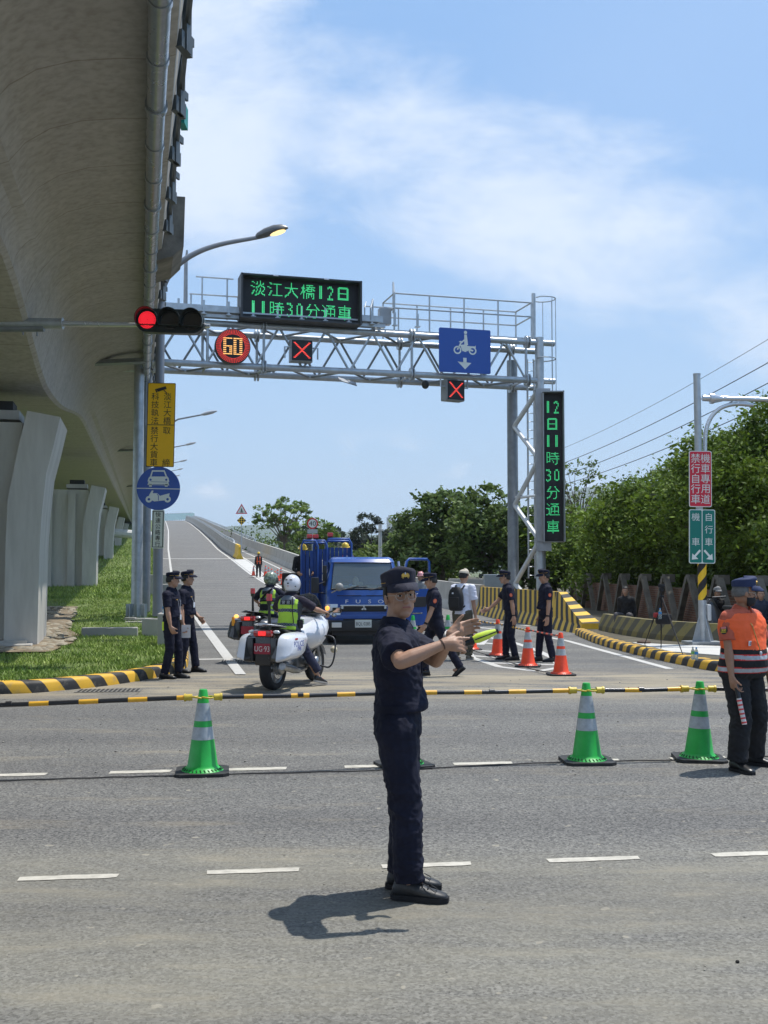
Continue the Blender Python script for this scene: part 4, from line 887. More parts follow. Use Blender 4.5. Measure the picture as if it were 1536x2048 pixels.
# local frame helper for sign faces on the gantry: origin (s,n,z) facing the viewer
def gf(s,n,z,tilt=0): return Matrix.Translation((s,n,z))@Matrix.Rotation(math.pi/2+tilt,4,'X')
def s_of(px): # beam coordinate seen at pixel column px
    k=(px-768)/F; # GA.x+s*gt.x = k*(GA.y+s*gt.y)
    return (k*GA.y-GA.x)/(gt.x-k*gt.y)
def z_of(px,py,n=0):
    s=s_of(px); Y=GA.y+s*gt.y+n*gn.y; return P(px,py,Y).z
def sroot(name,label,cat,s,n,z,group=None,tilt=0):
    p=GA+gt*s+gn*n+Vector((0,0,z)); return thing(name,label,cat,p,grz,group)
def led_text(mb,lines,cell,rowh,n,cx,cy,Mx,dsz=.42,mi=0,narrow=.5):
    """lines of text as dots; cell width in metres for a full-width glyph"""
    for li,t in enumerate(lines):
        ws=[cell if ord(c)>255 else cell*narrow for c in t]; x=cx-sum(ws)/2; y=cy+(len(lines)/2-li)*rowh-(rowh-cell)/2
        for c,w_ in zip(t,ws):
            d,nc=dots(c,n); px=cell*.92/n; pw=(w_*.92/nc)
            for q,r in d:
                X_=x+(q+.5)*pw+w_*.04; Y_=y-(r+.5)*px-cell*.04; h=px*dsz; v=min(pw,px*1.3)*dsz
                mb.add([(X_-v,Y_-h,.004),(X_+v,Y_-h,.004),(X_+v,Y_+h,.004),(X_-v,Y_+h,.004)],[(0,1,2,3)],mi,Mx)
            x+=w_
# horizontal display board
sa,sb_=s_of(472),s_of(712); w_=sb_-sa; zt_=z_of(600,553,-.45); zb_=z_of(600,640,-.45)-.0
H_=zt_-zb_+.0; sc_=(sa+sb_)/2
br_=sroot('message_board','wide black LED board with green two-line Chinese message on top of the gantry','display board',sc_,-.42,zb_-.10)
g=MB(); g.box((0,.22,H_/2),(w_,.42,H_)); g.box((0,-.16,H_-.03),(w_,.4,.05)); g.box((-w_/2+.03,-.16,H_/2),(.06,.4,H_)); g.box((w_/2-.03,-.16,H_/2),(.06,.4,H_)); g.box((0,-.13,.03),(w_,.34,.05)); g.build('casing',[casdk],br_)
g=MB(); g.box((0,-.0,H_/2),(w_-.12,.02,H_-.1)); g.build('display_face',ledbk,br_)
g=MB()
led_text(g,['淡江大橋12日','11時30分通車'],w_*.136,H_*.44,15,.02,H_/2+.02,gf(0,-.02,0),dsz=.40,narrow=.60)
g.build('message',led_g,br_,fixn=False)
for x in (-w_*.22,w_*.2):
    g=MB(); g.box((x,-.34,H_-.02),(.16,.06,.04)); g.build('camera_eye',M('lens_white',(.7,.7,.75),.3),br_)
# vertical display board
px0,px1,py0,py1=1072,1128,784,1084
Yb=GB.y-.45; zt_=P(1100,py0,Yb).z; zb_=P(1100,py1,Yb).z; H_=zt_-zb_; xw=P(1128,900,Yb).x-P(1090,900,Yb).x
vx=P(1106,900,Yb).x
vb=thing('message_board','tall narrow LED board with green vertical Chinese message on the gantry leg','display board',(vx,Yb,zb_),R(-2))
W_=.72
g=MB(); g.box((.0,.30,H_/2),(W_,.5,H_)); g.box((0,-.14,H_-.025),(W_,.38,.04)); g.box((-W_/2+.02,-.10,H_/2),(.03,.3,H_)); g.box((W_/2-.02,-.14,H_/2),(.03,.38,H_)); g.box((-W_/2-.1,.33,H_/2),(.2,.45,H_*.995)); g.box((-W_/2+.05,.33,-.15),(.5,.4,.3)); g.box((-.3,.4,H_+.08),(.5,.4,.16)); g.build('casing',[casing],vb)
g=MB(); g.box((0,.03,H_/2),(W_-.08,.06,H_-.06)); g.build('display_face',ledbk,vb)
g=MB(); cs=.50; st=(H_-.45)/8
for k,t in enumerate(['12','日','11','時','30','分','通','車']):
    led_text(g,[t],cs,cs,15,-.02,H_-.30-st*(k+.5)+.08,gf(0,-.004,0),dsz=.36,narrow=.56)
g.build('message',led_g,vb,fixn=False)
# round speed display
def z0of(px,py,n): return z_of(px,py,n)
s=s_of(459); zc=z_of(459,694,-.35); rr=.56
sp_=sroot('speed_display','round LED speed limit display reading 60 inside a red dotted ring','display sign',s,-.35,zc)
T=gf(0,0,0)
g=MB(); g.lathe([(rr,-.10),(rr,.10),(rr-.03,.12)],40,Mx=T); g.build('casing',casdk,sp_,auto=40)
g=MB(); g.lathe([(rr-.025,.118),(rr-.025,.125)],40,Mx=T); g.build('display_face',ledbk,sp_)
g=MB()
for k in range(56):
    a=2*math.pi*k/56
    for q in range(4):
        r0=rr*(.70+q*.072); c,s_=math.cos(a),math.sin(a); x,y=r0*c,r0*s_; h=.0095
        g.add([(x+(c*u*1.0-s_*v*1.0)*h*1.15,y+(s_*u+c*v)*h*1.15,.131) for u,v in ((-1,-1),(1,-1),(1,1),(-1,1))],[(0,1,2,3)],0,T)
g.build('red_ring',led_r,sp_,fixn=False)
g=MB()
seg={'6':['111111','110000','110000','110000','111111','110011','110011','110011','111111'],'0':['111111','110011','110011','110011','110011','110011','110011','110011','111111']}
for ci,c in enumerate('60'):
    for r0,row_ in enumerate(seg[c]):
        for q,b_ in enumerate(row_):
            if b_=='1':
                x=-.30+ci*.32+q*.047+.02; y=.25-r0*.062; h=.019
                g.add([(x-h,y-h*.8,.131),(x+h,y-h*.8,.131),(x+h,y+h*.8,.131),(x-h,y+h*.8,.131)],[(0,1,2,3)],0,T)
g.build('digits',led_o,sp_,fixn=False)
g=MB(); g.box((0,.18,.0),(.1,.28,.9)); g.build('bracket',galv,sp_)
# lane signals
def lane(label,px,py,n,sz,rz):
    s=s_of(px); zc=z_of(px,py,n); rt=sroot('lane_signal',label,'lane signal',s,n,zc,'red cross lane signals on the gantry'); rt.rotation_euler.z=grz+rz; T=gf(0,0,0)
    g=MB(); g.box((0,.10,0),(sz,.34,sz),bev=.015); g.box((0,-.09,0),(sz-.03,.06,sz-.03)); g.build('casing',casing,rt)
    g=MB(); g.box((0,-.125,0),(sz-.06,.02,sz-.06)); g.build('display_face',ledbk,rt)
    g=MB(); n_=13; st=(sz*.72)/n_
    for i in range(n_):
        for sgn in (1,-1):
            for e in (-.5,.5):
                x=(i-6)*st*sgn+e*st*.9; y=(i-6)*st; g.add([(x-st*.45,y-st*.3,.14),(x+st*.45,y-st*.3,.14),(x+st*.45,y+st*.3,.14),(x-st*.45,y+st*.3,.14)],[(0,1,2,3)],0,T)
    g.build('red_cross',led_r,rt,fixn=False)
    g=MB(); z1=(sz/2)
    for sg in (-1,1): g.tube([(sg*sz/2,0,z1*.3),(sg*(sz/2+.18),0,z1*.3),(sg*(sz/2+.18),0,-.25 if py<720 else .55)],.03,7)
    g.build('bracket',galv,rt,auto=40)
lane('square LED lane signal with red cross in the middle of the truss',598,702,-.25,.72,0)
lane('square LED lane signal with red cross hanging below the blue motorcycle sign',911,781,.1,.72,R(14))
# --- blue motorcycle sign
def vplate(mb,w,h,r0,z0,z1,mi,T,cx=0,cy=0):
    pts=[]
    for cxx,cyy,a0 in ((w/2-r0,h/2-r0,0),(-w/2+r0,h/2-r0,90),(-w/2+r0,-h/2+r0,180),(w/2-r0,-h/2+r0,270)):
        for k in range(5): a=R(a0+k*22.5); pts.append((cx+cxx+r0*math.cos(a),cy+cyy+r0*math.sin(a)))
    mb.prism(pts,z0,z1,'z',mi,T)
def poly(mb,pts,z,T,mi=0): mb.add([(x,y,z) for x,y in pts],[tuple(range(len(pts)))],mi,T)
def ring2(mb,cx,cy,r0,r1,z,T,mi=0,n=24):
    vs=[];fs=[]
    for k in range(n): a=2*math.pi*k/n; vs+=[(cx+r0*math.cos(a),cy+r0*math.sin(a),z),(cx+r1*math.cos(a),cy+r1*math.sin(a),z)]
    for k in range(n): b=(k+1)%n; fs.append((2*k,2*b,2*b+1,2*k+1))
    mb.add(vs,fs,mi,T)
blue=M('sign_blue',(.014,.075,.36),.35,var=.03,coat=.2); white=M('sign_white',(.72,.75,.70),.4,var=.03); cream=M('sign_cream',(.66,.69,.60),.4,var=.03); ambr=M('sign_amber',(.92,.50,.008),.4,var=.03); blk=M('sign_black',(.02,.02,.02),.5,var=0); redm=M('sign_red',(.62,.015,.04),.35,var=.03); grn=M('sign_green',(.0,.17,.13),.35,var=.03)
def moto_icon(mb,k,T,z,ox=0,oy=0,rider=True,mir=1):
    f=lambda pts:[(ox+mir*x*k,oy+y*k) for x,y in pts]
    for cx in (-.30,.30): ring2(mb,ox+mir*cx*k,oy,.10*k,.155*k,z,T)
    poly(mb,f([(-.33,.02),(-.28,.0),(-.13,.27),(-.18,.30)]),z,T)
    poly(mb,f([(-.20,.20),(-.02,.22),(.06,.17),(.40,.17),(.42,.22),(.43,.12),(.20,.10),(.12,-.02),(-.10,-.04),(-.15,.08)]),z+.001,T)
    poly(mb,f([(.10,.10),(.34,.02),(.30,-.03),(.06,.02)]),z+.002,T)
    poly(mb,f([(-.24,.33),(-.10,.31),(-.10,.27),(-.24,.30)]),z,T)
    if rider:
        ring2(mb,ox+mir*.02*k,oy+.68*k,.0,.065*k,z,T); poly(mb,f([(-.03,.60),(.07,.60),(.12,.20),(-.03,.20)]),z+.001,T)
        poly(mb,f([(-.02,.54),(.03,.48),(-.12,.34),(-.20,.35),(-.20,.30),(-.10,.29),(.02,.40)]),z+.002,T); poly(mb,f([(.10,.22),(.0,.24),(-.08,.06),(-.03,-.06),(.06,-.06),(.0,.04)]),z+.003,T)
sa,sb_=s_of(872),s_of(975); w_=sb_-sa; zt_=z_of(923,658,-.35); zb_=z_of(923,746,-.35)
ms=sroot('motorcycle_sign','large square blue sign with a white motorcycle rider and a down arrow','road sign',(sa+sb_)/2,-.35,(zt_+zb_)/2)
T=gf(0,0,0); g=MB(); vplate(g,w_,zt_-zb_,.05,0,.03,0,T); g.build('sign_plate',blue,ms); hh=zt_-zb_
g=MB(); moto_icon(g,hh*.60,T,.034,0,hh*.01); poly(g,[(x*hh,y*hh-.0) for x,y in ((-.045,-.16),(.035,-.16),(.035,-.26),(.15,-.27),(.17,-.25),(0,-.42),(-.18,-.25),(-.16,-.27),(-.045,-.26))],.034,T); g.build('symbol',white,ms,fixn=False)
g=MB(); g.box((-.3,.2,0),(.06,.35,hh*.9)); g.box((.3,.2,0),(.06,.35,hh*.9)); g.build('bracket',galv,ms)
# --- traffic light on its arm from the left
Yt=19.8
def tp_(px,py): return P(px,py,Yt)
a0=tp_(-210,626); a1=tp_(0,646); a2=tp_(125,647); a3=tp_(278,650)
rt=thing('traffic_signal_mast','tapered grey signal mast arm reaching in from the left with a short lower brace','signal mast',(a0.x,Yt,.15))
g=MB(); g.tube([a0,a1,a2],[.13,.105,.095],12); g.tube([a2,tp_(126,647)],.11,12); g.build('mast_arm',galv,rt,auto=40,world=True)
g=MB(); g.tube([a2,a3,tp_(420,652)],[.055,.04,.04],10); g.build('arm_extension',M('bright_steel',(.62,.64,.66),.25,.6,var=.05),rt,auto=40,world=True)
g=MB(); g.tube([tp_(-215,760),tp_(-120,672),tp_(-40,657),tp_(88,656)],[.09,.08,.07,.07],10); g.tube([tp_(46,662),tp_(46,670)],.015,5);g.tube([tp_(74,662),tp_(74,672)],.015,5); g.build('arm_brace',galvd,rt,auto=40,world=True)
g=MB(); g.tube([(a0.x,Yt,.15),(a0.x,Yt,7.2)],[.19,.15],14); g.build('mast_pole',galv,rt,auto=40,world=True)
c0=tp_(345,648); tl=thing('traffic_light','black horizontal traffic light with its red LED lamp lit','traffic light',(c0.x,Yt-.18,c0.z),0)
hw=(tp_(412,648).x-tp_(276,648).x)/2; T=front((0,0,0))
g=MB(); pts=[]
rb=.215
for cxx,a0_ in ((hw-rb,-90),(-hw+rb,90)):
    for k in range(13): a=R(a0_+k*15); pts.append((cxx+rb*math.cos(a),rb*math.sin(a)))
g.prism(pts,-.1,.08,'z',0,T); g.build('housing',M('signal_black',(.018,.024,.024),.35,var=.1),tl,auto=40)
tl.rotation_euler=(0,R(2.0),0)
for k,(x,nm) in enumerate(((-hw+rb,'red_lamp'),(0,'amber_lamp'),(hw-rb,'green_lamp'))):
    g=MB(); g.lathe([(.165,.082),(.165,.088)],28,Mx=T@Matrix.Translation((x,0,0))); o=g.build(nm,M('lens_dark',(.02,.02,.022),.12,var=0,coat=1) if k else M('lens_red_dark',(.10,.01,.01),.3,var=0),tl)
    if k==0:
        g=MB()
        for q in range(1,9):
            n_=q*7 if q<7 else q*6
            for j in range(n_):
                a=2*math.pi*j/n_+q; r0=.0185*q; c,s_=math.cos(a)*r0+x,math.sin(a)*r0; h=.0056
                g.add([(c-h,s_-h,.092),(c+h,s_-h,.092),(c+h,s_+h,.092),(c-h,s_+h,.092)],[(0,1,2,3)],0,T)
        g.build('lamp_dots',M('led_lamp_red',(1,.05,.07),.5,var=0,emit=1.7,ecol=(1,.02,.04)),o,fixn=False)
    g=MB(); rs=[]
    for z in (.08,.30):
        rs.append([(x+(.205)*math.cos(R(a)),.205*math.sin(R(a)),z- (0 if z<.1 else .13*(1-math.sin(R(a)))/2)) for a in range(-30,211,12)])
    rs2=[[(x+(q[0]-x)*.94,q[1]*.94,q[2]) for q in r_0] for r_0 in reversed(rs)]
    g.rings(rs+rs2,0,T,caps=False,closed=True); g.build('visor',M('signal_black'),tl,auto=40)
# --- street lamp in front with signs
Yl=27.0
def lp(px,py): return P(px,py,Yl)
bx=lp(315,1140).x
sl_=thing('street_lamp','tall grey street lamp with long curved arm and lit lamp head above the gantry','street lamp',(bx,Yl,.3))
pts=[lp(315,1232),lp(318,900),lp(321,660),lp(322,600),lp(330,563),lp(352,533),lp(390,507),lp(440,489),lp(515,475)]
g=MB(); q=smoothpath(pts,5); rr_=[.125-.075*min(1,i/(len(q)-1)) for i in range(len(q))]; g.tube(q,rr_,12); g.build('lamp_pole',M('pole_grey',(.24,.255,.28),.45,.35,var=.08),sl_,auto=50,world=True)
h0=lp(512,474); h1=lp(576,456); dv_=(h1-h0); L_=dv_.length; ang=math.atan2(dv_.z,dv_.x)
T=Matrix.Translation(h0)@Matrix.Rotation(-ang,4,'Y')
g=MB(); rs=[]
for t,wd,up,dn in ((0,.06,.05,-.05),(.06,.10,.09,-.07),(.3,.15,.15,-.07),(.6,.17,.17,-.05),(.85,.14,.13,-.02),(1.0,.05,.04,.0)):
    rs.append([(t*L_,wd*math.cos(a),(up if math.sin(a)>0 else -dn)*math.sin(a)) for a in [2*math.pi*k/14 for k in range(14)]])
g.rings(rs,0,T); g.build('lamp_head',M('lamp_casing',(.12,.125,.13),.35,.3),sl_,auto=50,world=True)
g=MB(); g.ell((L_*.66,0,-.045),(L_*.26,.12,.05),0,T); g.build('lamp_glass',M('lamp_glow',(1,.75,.35),.4,var=0,emit=1.25,ecol=(1,.72,.32)),sl_,smooth=True,world=True)
g=MB(); z=lp(300,1240).z; g.box((bx,Yl,.35),(.6,.6,.5)); g.build('base_block',conc,sl_,world=True)
# signs on the lamp pole
Ys=26.75
def sgn(name,label,px0,py0,px1,py1,Yd,roll=0):
    a=P(px0,py0,Yd); b=P(px1,py1,Yd); c=(a+b)/2; rt=thing(name,label,'road sign',c,0); rt.rotation_euler=(0,roll,0); return rt,abs(b.x-a.x),abs(a.z-b.z)
def col(mb,txt,x,ytop,step,size,T,z=.022,mi=0,sx=1):
    for i,c in enumerate(txt):
        if c==' ': continue
        mb.text(c,size,T@Matrix.Translation((x,ytop-step*(i+.5),z)),mi,sx=sx)
T=front((0,0,0))
rt,w_,h_=sgn('camera_warning_sign','tall amber sign with camera symbol and black Chinese lettering on the lamp pole',295,766,349,934,Ys,R(.8))
g=MB(); vplate(g,w_,h_,.03,0,.012,0,T); g.build('sign_border',blk,rt)
g=MB(); vplate(g,w_-.03,h_-.03,.025,.012,.018,0,T); g.build('sign_plate',ambr,rt)
g=MB(); s1=h_*.5/5.0; z_=.205
g.add([(-w_/2,h_*-.005,.021),(w_/2,h_*-.005,.021),(w_/2,h_*.003,.021),(-w_/2,h_*.003,.021)],[(0,1,2,3)],0,T)
st=h_*.096; sz=h_*.096
col(g,'淡江大橋',w_*.22,h_*.385,st,sz,T); col(g,'科技執法',-w_*.22,h_*.385,st,sz,T)
col(g,'取',w_*.22,-h_*.02,st,sz,T); col(g,'締',w_*.22,-h_*.40,st,sz,T); col(g,'禁行大貨車',-w_*.22,-h_*.02,st*.99,sz,T)
poly(g,[(x*w_,h_*.5-y*w_) for x,y in ((-.20,.22),(.14,.12),(.18,.22),(-.14,.33))],.022,T); poly(g,[(x*w_,h_*.5-y*w_) for x,y in ((-.24,.24),(-.20,.22),(-.15,.34),(-.19,.36))],.022,T); poly(g,[(x*w_,h_*.5-y*w_) for x,y in ((.06,.27),(.10,.26),(.20,.36),(.20,.44),(.17,.44),(.17,.37))],.022,T)
g.build('lettering',blk,rt,fixn=False)
rt,w_,h_=sgn('vehicle_sign','round blue sign with white car front above a white motorcycle',274,935,360,1019,Ys)
r0=w_/2; g=MB(); g.lathe([(r0,0),(r0,.012)],48,Mx=T); g.build('sign_plate',blue,rt)
g=MB(); k=r0; poly(g,[(-k,-.01*k),(k,-.05*k),(k,-.01*k),(-k,.03*k)],.016,T)
f=lambda p:[(x*k,y*k) for x,y in p]
poly(g,f([(-.42,.55),(-.36,.30),(.40,.28),(.46,.50),(.46,.28),(.50,.14),(-.50,.16),(-.46,.30)]),.017,T)
poly(g,f([(-.40,.52),(-.30,.84),(.28,.84),(.42,.50),(.35,.50),(.24,.77),(-.26,.77),(-.33,.52)]),.017,T); poly(g,f([(-.40,.55),(.42,.55),(.46,.48),(-.45,.48)]),.0175,T)
poly(g,f([(-.45,.50),(.47,.48),(.50,.30),(-.50,.32)]),.018,T)
for sx in (-1,1): poly(g,f([(sx*.30,.20),(sx*.43,.20),(sx*.43,.08),(sx*.30,.08)]),.017,T)
ring2(g,-.43*k,-.50*k,.06*k,.15*k,.017,T); ring2(g,.43*k,-.50*k,.06*k,.15*k,.017,T)
poly(g,f([(-.36,-.52),(-.43,-.32),(-.30,-.10),(-.22,-.10),(-.26,-.22),(-.05,-.22),(.08,-.34),(.52,-.22),(.50,-.36),(.30,-.42),(.30,-.55),(-.18,-.60)]),.018,T)
g.build('symbol',white,rt,fixn=False)
g=MB(); 
for sx in (-.36,.36): ring2(g,sx*k,.40*k,0,.05*k,.021,T)
poly(g,f([(-.24,.20),(.26,.19),(.26,.17),(-.24,.18)]),.021,T); poly(g,f([(-.05,-.24),(.02,-.33),(.03,-.56),(.0,-.56),(-.01,-.34),(-.08,-.24)]),.021,T)
g.build('symbol_detail',blue,rt,fixn=False)
rt,w_,h_=sgn('expressway_sign','narrow pale upright sign with black Chinese lettering below the blue disc',304,1020,328,1097,Ys,R(.8))
g=MB(); vplate(g,w_,h_,.03,0,.012,0,T); g.build('sign_plate',cream,rt)
g=MB(); 
for a,b in (((-.42,-.47),(.42,-.455)),((-.42,.455),(.42,.47)),((-.44,-.47),(-.38,.47)),((.38,-.47),(.44,.47))): poly(g,[(a[0]*w_,a[1]*h_),(b[0]*w_,a[1]*h_),(b[0]*w_,b[1]*h_),(a[0]*w_,b[1]*h_)],.016,T)
col(g,'快速公路專行',0,h_*.455,h_*.152,h_*.145,T); g.build('lettering',blk,rt,fixn=False)
# --- lamps along the ramp
hd_=thing('street_lamp','street lamp on the ramp','street lamp',(0,0,0))
g=MB(); g.tube([(0,0,0),(0,0,8.6),(.25,0,9.3),(1.0,0,9.75),(2.3,0,10.0)],[.11,.08,.06,.05,.045],8); g.build('lamp_pole',M('pole_grey'),hd_,auto=50)
g=MB(); g.rings([[(2.25+t*.95,w0*math.cos(a),10.0+t*.22+.10*math.sin(a)*w0/.15) for a in [2*math.pi*k/10 for k in range(10)]] for t,w0 in ((0,.05),(.25,.15),(.7,.16),(1,.05))]); g.build('lamp_head',M('lamp_pale',(.42,.43,.45),.4,.3),hd_,auto=50)
lab=['nearest ramp lamp after the big one, its head right of the amber sign','second ramp lamp up the slope, its head level with the blue disc','third ramp lamp up the slope','fourth ramp lamp up the slope','fifth ramp lamp up the slope','sixth and farthest ramp lamp, just over the round blue sign']
kids={}
for q in bpy.data.objects:
    if q.parent: kids.setdefault(q.parent.name,[]).append(q)
for k,y in enumerate((62,92,125,160,200,246)):
    o=hd_ if k==0 else copy_tree(hd_,None,kids); o.location=(xl(y)-1.15,y,zr(y)-.0); o['label']=lab[k]; o['group']='street lamps along the ramp'
# --- warning triangle, 40 sign
wt=thing('warning_sign','red-edged triangular warning sign over a yellow checkered diamond on the divider end','road sign',(xb(101)+.45,100.8,zr(101)+1.1))
T=front((0,0,0)); g=MB(); g.tube([(0,.03,-.6),(0,.03,2.75)],.045,8); g.build('post',galv,wt)
def tri(mb,s,z,mi,oy=3.35): poly(mb,[(s*math.cos(R(a)),oy+s*math.sin(R(a))) for a in (90,210,330)],z,T,mi)
g=MB(); g.prism([(.62*math.cos(R(a)),3.35+.62*math.sin(R(a))) for a in (90,210,330)],0,.02,'z',0,T); tri(g,.46,.028,1); poly(g,[(-.1,3.15),(-.02,3.55),(.05,3.5),(.02,3.15)],.034,T,2); poly(g,[(.06,3.15),(.08,3.4),(.16,3.15)],.034,T,2); g.build('triangle_plate',[redm,white,blk],wt,fixn=False)
g=MB(); g.prism([(0,2.85),(-.42,2.42),(0,2.0),(.42,2.42)],0,.02,'z',0,T)
for i in range(4):
    for j in range(4):
        if (i+j)%2==0:
            u=(i-1.5)*.21/1.0;v=(j-1.5)*.21; cx=(u-v)*.5*1.0; cy=2.42+(u+v)*.5; d=.102; poly(g,[(cx,cy-d),(cx+d,cy),(cx,cy+d),(cx-d,cy)],.026,T,1)
g.build('diamond_plate',[M('sign_black'),M('sign_yellow',(.8,.5,.03),.4,var=0)],wt,fixn=False)
ls=thing('speed_limit_sign','round white speed limit sign reading 40 behind the folded blue gates','road sign',P(625,1047,60))
g=MB(); r0=.30; g.lathe([(r0,0),(r0,.02)],32,Mx=T); g.build('red_rim',redm,ls)
g=MB(); g.lathe([(r0*.76,.02),(r0*.76,.026)],32,Mx=T); g.build('sign_plate',white,ls)
g=MB(); g.text('40',.36,T@Matrix.Translation((0,0,.03)),sx=1.1); g.build('lettering',blk,ls,fixn=False)
g=MB(); g.tube([(0,.04,.2),(0,.04,-5.5)],.04,8); g.box((0,-.01,-.43),(.55,.02,.22)); g.build('post',galv,ls)
# --- right sign pole
Yr=24.4; bp_=P(1404,1140,Yr); T=front((0,0,0))
sp2=thing('sign_pole','grey pole with yellow and black striped band and a short arm toward the right edge','sign pole',(bp_.x,Yr,.15))
def rp_(px,py): return P(px,py,Yr)
rad=.085
zc1=rp_(1400,1126).z; zc2=rp_(1400,1200).z; zt_=rp_(1400,750).z
g=MB(); x_=bp_.x; g.tube([(x_,Yr,.15),(x_,Yr,zc2)],rad*1.08,16); g.tube([(x_-.03,Yr,zc1),(x_-.05,Yr,zt_)],rad*.92,16); g.tube([(x_-.05,Yr,zt_),(x_-.05,Yr,zt_+.03)],rad,16)
for a in range(4): g.add([(rad,.01,0),(rad+.2,.01,0),(rad,.01,.62),(rad,-.01,0),(rad+.2,-.01,0),(rad,-.01,.62)],[(0,1,2),(5,4,3),(0,3,4,1),(1,4,5,2),(0,2,5,3)],0,Matrix.Translation((x_,Yr,.2))@Matrix.Rotation(R(20+90*a),4,'Z'))
g.box((x_,Yr,.19),(.75,.6,.06),rot=(0,0,R(8))); g.build('pole',galv,sp2,auto=40,world=True)
g=MB(); n_=24; rs=[]; K=40
for i in range(K+1):
    z=zc2+(zc1-zc2)*i/K; rs.append([(x_+(rad*1.1)*math.cos(2*math.pi*j/n_),Yr+rad*1.1*math.sin(2*math.pi*j/n_),z) for j in range(n_)])
uvs=[[((j)*.022,rs[i][0][2]),((j+1)*.022,rs[i][0][2]),((j+1)*.022,rs[i+1][0][2]),((j)*.022,rs[i+1][0][2])] for i in range(K) for j in range(n_)]
g.add([p for q in rs for p in q],[(i*n_+j,i*n_+(j+1)%n_,(i+1)*n_+(j+1)%n_,(i+1)*n_+j) for i in range(K) for j in range(n_)],0,None,uvs)
g.build('striped_band',stripe_mat('band_stripes',(.80,.50,.02),(.015,.015,.015),.352,-.8,wear=.1),sp2,smooth=True,world=True)
g=MB(); a=rp_(1412,796); g.tube([rp_(1405,796),rp_(1424,797)],.07,12); g.tube([rp_(1420,797),rp_(1427,797)],.12,14); g.tube([rp_(1426,797),rp_(1445,798)],[.11,.055],12); g.tube([rp_(1440,797),rp_(1560,800),rp_(1700,804)],[.06,.05,.045],12); g.build('arm',M('bright_steel'),sp2,auto=40,world=True)
g=MB(); q=smoothpath([rp_(1410,902),rp_(1411,868),rp_(1420,838),rp_(1440,817),rp_(1470,808),rp_(1506,810)],5); g.tube(q,.048,10); g.build('curved_arm',M('bright_steel'),sp2,auto=60,world=True)
g=MB(); g.box((x_+.12,Yr-.05,rp_(0,1225).z),(.09,.14,.36),bev=.03); g.build('junction_box',M('box_white',(.55,.57,.58),.4,var=.04),sp2,world=True)
Y2=Yr-.13
rt,w_,h_=sgn('prohibition_sign','red upright sign with two columns of white Chinese characters',1377,902,1424,1014,Y2,R(.6))
g=MB(); vplate(g,w_,h_,.04,0,.012,0,T); g.build('sign_border',white,rt); g=MB(); vplate(g,w_-.035,h_-.035,.03,.012,.017,0,T); g.build('sign_plate',redm,rt)
g=MB(); s_=h_*.182; col(g,'機車專用道',w_*.215,h_*.46,s_,h_*.178,T); col(g,'禁行自行車',-w_*.215,h_*.46,s_,h_*.178,T); g.build('lettering',white,rt,fixn=False)
rt,w_,h_=sgn('direction_sign','green two-panel sign with white Chinese characters and two diagonal arrows',1377,1019,1431,1127,Y2,R(.8))
g=MB(); vplate(g,w_,h_,.04,0,.012,0,T); g.build('sign_border',white,rt); g=MB(); vplate(g,w_/2-.03,h_-.035,.03,.012,.017,0,T,-w_/4+.004); vplate(g,w_/2-.03,h_-.035,.03,.012,.017,0,T,w_/4-.004); g.build('sign_plate',grn,rt)
g=MB(); s_=h_*.16; g.text('機',s_,T@Matrix.Translation((-w_*.25,h_*.36,.022))); g.text('車',s_,T@Matrix.Translation((-w_*.25,-h_*.10,.022)))
for i,c in enumerate('自行車'): g.text(c,s_,T@Matrix.Translation((w_*.25,h_*(.36-.23*i),.022)))
for sx in (-1,1):
    cx=sx*w_*.25; k=w_*.20; f=lambda p:[(cx+sx*x*k,-h_*.34+y*k) for x,y in p]
    poly(g,f([(-1,.75),(-.7,1.0),(.35,-.2),(.05,-.45)]),.022,T); poly(g,f([(.75,-.95),(.65,.25),(-.5,-.8)]),.023,T)
g.build('lettering',white,rt,fixn=False)
# ================================================================ PEOPLE
skin=M('skin',(.41,.235,.155),.5,var=.08,vs=12,bump=.08,bs=90); skinl=M('skin_light',(.56,.34,.24),.5,var=.08,vs=12); skind=M('skin_tan',(.36,.19,.115),.5,var=.08,vs=12)
navy=M('navy_cloth',(.0095,.011,.027),.8,var=.25,vs=7,bump=.25,bs=160,spec=.3); navyt=M('navy_trousers',(.0085,.010,.024),.82,var=.25,vs=7,bump=.25,bs=160,spec=.3)
blackc=M('black_cloth',(.012,.012,.014),.85,var=.2,bump=.2,bs=150); hairm=M('hair_black',(.012,.010,.009),.55,var=.3,vs=40,bump=.6,bs=200); hairg=M('hair_grey',(.12,.12,.12),.6,var=.3,vs=40)
leather=M('shoe_leather',(.015,.015,.016),.35,var=.15); eyem=M('eye_white',(.7,.68,.65),.3,var=0); irism=M('eye_dark',(.02,.012,.01),.2,var=0); lipm=M('lips',(.36,.14,.11),.5,var=0); browm=M('eyebrow',(.02,.015,.012),.8,var=0)
hiviz=M('hi_viz_lime',(.45,.72,.05),.6,var=.12,vs=8,bump=.2); refl=M('reflective_grey',(.42,.45,.48),.4,.2,var=.15,vs=30); orangev=M('vest_orange',(.95,.13,.025),.65,var=.10,vs=6,bump=.2,bs=120); shirto=M('shirt_salmon',(.50,.105,.055),.75,var=.10,vs=8,bump=.2,bs=120)
whitec=M('white_cloth',(.66,.68,.78),.8,var=.06,vs=5,bump=.2,bs=100); olive=M('olive_cloth',(.085,.075,.05),.8,var=.25,vs=8); yelh=M('helmet_yellow',(.80,.55,.05),.35,var=.05,coat=.3); capb=M('cap_beige',(.50,.45,.36),.8,var=.1)
